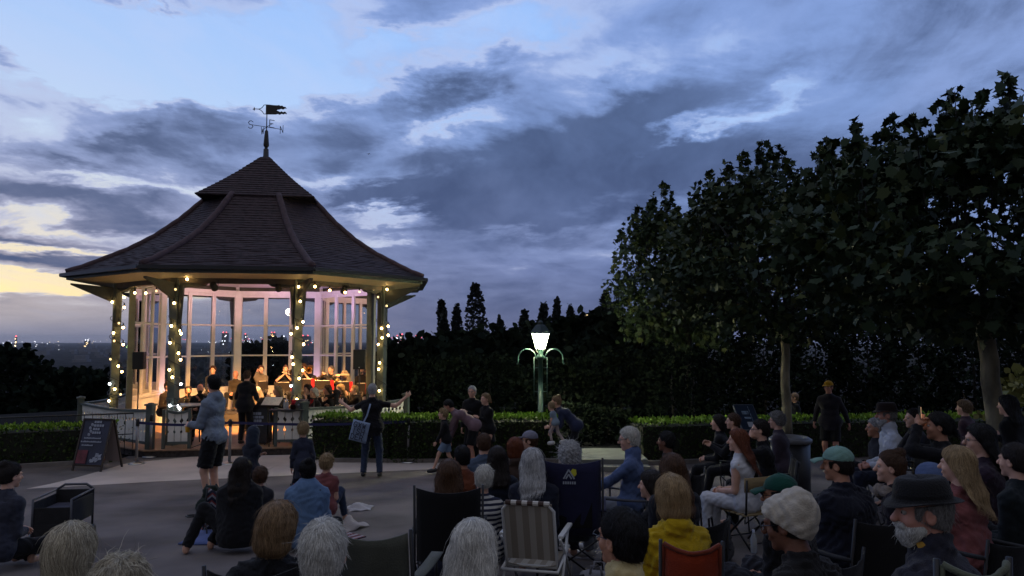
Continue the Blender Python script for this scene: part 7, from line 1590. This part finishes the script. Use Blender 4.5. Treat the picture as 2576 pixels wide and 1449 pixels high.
b.build('lettering', mat('ink_dark', (.02, .025, .05), .7), TT)
b = MB(); b.grid([[rx_ @ Vector((x0 + .03 * k_, y, z)) for k_ in (0, 1)] for x0, y, z in ((.02, -.02, .20), (.05, -.012, .34), (.05, .01, .48), (.04, .06, .56))], .006); b.build('strap', cloth('tote', 138, 156, 184), TT)
PP('child in a dark hooded jacket standing in the middle of the plaza', 637, 10.5, 1074, 'stand', -20, H=1.16, top=('jacket', cloth('kid_dark', 34, 38, 50), 'long'), bottom=('trousers', black), hair=('none', 'dark'), hat=('hood', cloth('kid_dark2', 40, 46, 60)), q=1, group=STA, shoes=shoe_k, head=(20, 6, 0), lh='fold', rh='fold')
PP('child with fair hair in a blue dress near the right gate post', 763, 11.0, 1063, 'stand', 20, H=1.21, top=('shirt', cloth('kid_blue', 46, 50, 66), 'long', .30), bottom=('trousers', navy), hair=('messy', 'blond'), q=1, strands=1400, group=STA, shoes=shoe_k, lh='down', rh='down', bulk=.85)
PP('person in a mauve cardigan bending down to hug a child', 1140, 15.2, 1001, 'stand', 88, H=1.72, lean=50, hunch=.05, top=('cardigan', cloth('mauve', 112, 90, 98), 'long'), bottom=('shorts', black), hair=('short', 'black'), q=2, strands=900, skin='red', group=STA, shoes=shoe_k, lh=(-.14, .62, .66), rh=(.16, .52, .62), head=(0, 30, 0), eyes=True)
PP('child with curly fair hair, black top and denim shorts striding towards the bandstand', 1116, 15.0, 1030, 'stand', 96, H=1.25, lean=6, top=('jacket', black, 'long'), bottom=('shorts', ltdenim), hair=('messy', 'blond'), q=2, strands=900, group=STA, shoes=shoe_k, lf=(-.08, .26, .075), rf=(.08, -.20, .085), lh=(-.10, .24, .55), rh=(.12, -.1, .5), head=(-8, 0, 0))
PP('person in black with grey hair and glasses in front of the middle hedge', 1188, 15.7, 970, 'stand', 160, top=('jacket', black, 'long'), bottom=('trousers', black), hair=('short', 'silver'), q=2, strands=900, group=STA, shoes=shoe_k, lh='fold', rh='down', glasses=True, eyes=True)
PP('person in a short black dress with light brown hair beside the middle hedge', 1222, 15.4, 990, 'stand', 128, top=('dress', black, 'long', .30), bottom=(None, None), hair=('pony', 'ash'), q=2, strands=900, group=STA, shoes=shoe_k, lh='fold', rh='down', eyes=True)
PP('person with a top-knot in navy, stooping to carry a toddler', 1404, 15.5, 1006, 'stand', 84, H=1.66, lean=42, hunch=.03, top=('jacket', cloth('navy_soft', 40, 46, 72), 'long'), bottom=('trousers', cloth('dk_trousers', 26, 28, 34)), hair=('bun', 'ash'), q=2, strands=900, group=STA, shoes=shoe_w, lh=(-.12, .56, .86), rh=(.10, .50, .74), head=(0, 8, 0), eyes=True)
PP('toddler in pale clothes held in the arms of the stooping person', 1389, 15.25, 1036, 'stand', 60, z0=float(at(1389, 1118, 15.25).z), H=.80, lean=14, top=('shirt', cloth('pale_blue', 122, 138, 152), 'short'), bottom=('trousers', cloth('pale_pink', 176, 160, 156)), hair=('short', 'blond'), q=2, strands=500, group=STA, shoes=shoe_w, lf=(-.05, .06, .05), rf=(.06, -.16, .08), lh=(-.12, .10, .22), rh=(.10, .12, .40), head=(-20, 10, 0))
PP('person in a mustard cap, dark hoodie and shorts standing by the pale trunk', 2084, 15.4, 955, 'stand', 150, extra=.01, top=('hoodie', cloth('hood_dark', 34, 32, 40), 'long', .16), bottom=('shorts', black), hair=('short', 'brown'), hat=('cap', cloth('cap_mustard', 176, 132, 24)), q=2, strands=500, skin='red', group=STA, shoes=shoe_k, lh='back', rh='back', eyes=True, head=(-12, 0, 0))
PP('person in a pale cap and grey scarf standing beyond the right hedge', 1999, 17.9, 990, 'stand', 84, extra=.01, top=('jacket', black, 'long'), bottom=('trousers', black), hair=('short', 'ash'), hat=('cap', cloth('cap_sand', 150, 124, 100)), q=2, strands=400, group=STA, hood=True, eyes=True)
PP('person in purple-grey half hidden behind the thick mottled trunk', 2426, 11.2, 1008, 'stand', 40, top=('jacket', cloth('purple_grey', 74, 56, 66), 'long'), bottom=('trousers', black), hair=('messy', 'ash'), q=2, strands=600, group=STA, lh='fold', rh='fold')
PP('person all in black standing at the far right beyond the thick trunk', 2536, 8.2, 1000, 'stand', 30, top=('jacket', black, 'long'), bottom=('trousers', black), hair=('long', 'black'), q=2, strands=500, group=STA, lh='fold', rh='fold')
# ---- the band
rt, I = PP('bandleader in a black suit seen from behind at the gate of the bandstand', 622, 17.9, 931, 'stand', -6, z0=FLOOR + .004, top=('jacket', cloth('suit', 18, 18, 24), 'long', .18), bottom=('trousers', cloth('suit_trousers', 18, 18, 23)), hair=('short', 'brown'), q=2, strands=700, group=BAND, shoes=shoe_k, lh=(-.22, .34, 1.0), rh=(.20, .30, 1.0))
gz_ = lambda x, y: ((600 + x / 5.795) / 1.5652, (1400 + y / 5.795) / 1.5652)
tops_ = [black, cloth('band_black', 28, 26, 26), dkgrey]
BK = [(z7(235, 195), 22.9, 'grey-shirted player with a hand at the mouth in the back row', cloth('band_grey', 96, 90, 84), ('short', 'brown'), 'none', 196), (z7(700, 190), 22.6, 'trombone player left of the central column', dkgrey, ('short', 'brown'), 'tb', 196), (z7(1040, 160), 22.9, 'player behind the glowing bulb right of the central column', dkgrey, ('messy', 'brown'), 'tp', 172), (z7(1165, 190), 22.7, 'trombone player right of the central column', dkgrey, ('short', 'brown'), 'tb2', 160),
 (z7(1570, 200), 22.4, 'trumpeter in black with cropped hair below the violet post', black, ('short', 'grey'), 'tp', 150), (z7(1820, 295), 22.2, 'grey-haired brass player in a pale shirt at the right of the back row', cloth('band_pale', 130, 126, 110), ('messy', 'greyblond'), 'tp', 160), (z7(2140, 205), 22.3, 'bearded grey player at the right end of the back row', black, ('short', 'grey'), 'none', 165), ((593, 933), 22.9, 'bald player in a dark collared shirt in the back row', cloth('band_brown', 52, 46, 40), ('bald', 'grey'), 'none', 180), ((536, 922), 22.4, 'tall player whose curly crown shows above the hoodie wearer', dkgrey, ('messy', 'brown'), 'none', 190)]
for (px_, yt), d_, lab, cl, hr, ins, yw in BK:
    kw = dict(lh=(-.02, .34, 1.10), rh=(.06, .36, 1.08))
    if ins == 'none': kw = dict(lh='lap', rh='lap')
    rt, I = PP('person, ' + lab, px_, d_, yt, 'sit', yw, z0=RZ, lean=3, top=('shirt', cl, 'short' if 'grey-shirted' in lab or 'trombone' in lab else 'long'), bottom=('trousers', black), hair=hr, q=2, strands=500, skin='red' if 'bald' in lab else 'fair', group=BAND, eyes=True, beard='grey' if 'bearded' in lab else None, shoes=shoe_k, **({**kw, 'rh': (.02, .16, 1.18)} if 'hand at' in lab else kw))
    if ins == 'tb': trombone('trombone with its bell towards the audience left of the central column', rt, I, (-.35, 1, -.12))
    if ins == 'tb2': trombone('trombone pointing right of the central column', rt, I, (-.5, 1, .10))
    if ins == 'tp': trumpet('trumpet of the ' + lab.split(' in ')[0].split(' behind')[0].replace('player', 'one') + (' behind the glowing bulb' if 'bulb' in lab else ' in the back row'), rt, I, (.1, 1, -.35))
for px_, yw, d_ in ((768, 150, 23.1),): pass
FR = [(z7(555, 592), 18.9, 'long-haired blonde saxophonist in glasses left of the central column', black, ('long', 'blond'), 120, 'fair', True, 1), (z7(1125, 570), 19.6, 'dark curly-haired saxophonist right of the central column', black, ('curly', 'dark'), 140, 'fair', True, 0), (z7(1240, 628), 19.1, 'white-haired saxophonist with a red scarf', black, ('bob', 'white'), 130, 'fair', True, 1), (z7(1500, 575), 19.7, 'saxophonist with long straight dark hair', black, ('long', 'dark'), 112, 'fair', True, 0),
 (z7(1665, 655), 19.2, 'short dark-haired player in profile behind the aluminium chair', black, ('short', 'dark'), 96, 'fair', False, 0), (z7(1745, 555), 20.0, 'blonde player with a headband and red scarf', black, ('long', 'blond'), 128, 'fair', False, 0), (z7(2015, 575), 20.2, 'saxophonist with fair hair at the right end of the front row', black, ('pony', 'blond'), 120, 'fair', True, 0), (z7(165, 600), 20.4, 'grey-haired player half hidden behind the bandleader', cloth('band_taupe', 110, 100, 90), ('short', 'silver'), 170, 'fair', False, 0),
 (gz_(820, 705), 19.3, 'bearded dark-haired saxophonist at the left of the band', black, ('short', 'dark'), 200, 'tan', True, 0), (gz_(1095, 655), 18.7, 'bald player in black next to the bearded saxophonist', black, ('bald', 'grey'), 200, 'red', False, 0), (gz_(360, 600), 19.4, 'dark-clothed player bending behind the left-hand column', cloth('band_dusk', 48, 42, 40), ('short', 'dark'), 250, 'fair', False, 0)]
for (px_, yt), d_, lab, cl, hr, yw, sk, sx_, gl in FR:
    rt, I = PP('person, ' + lab, px_, d_, yt, 'sit', yw, z0=FLOOR + .004, lean=6, top=('jacket', cl, 'long'), bottom=('trousers', black), hair=hr, q=2, strands=600, skin=sk, group=BAND, eyes=True, glasses=bool(gl), beard='dark' if 'bearded' in lab else None, shoes=shoe_k, lh=(.0, .30, .98), rh=(.12, .30, .76), hl=.26)
    if sx_: sax('saxophone played by the ' + lab.replace(' saxophonist', ' one').replace('saxophonist', 'one'), rt, I)
    if 'red scarf' in lab: vol_obj('scarf', [cap(I['NB'] + I['f'] * .06 + I['r'] * .05, I['NB'] + I['f'] * .11 - I['u'] * .10, .035, k=.03), cap(I['NB'] - I['r'] * .05 + I['f'] * .06, I['NB'] + I['f'] * .11 - I['u'] * .10, .035, k=.03)], .012, m_redc, rt)
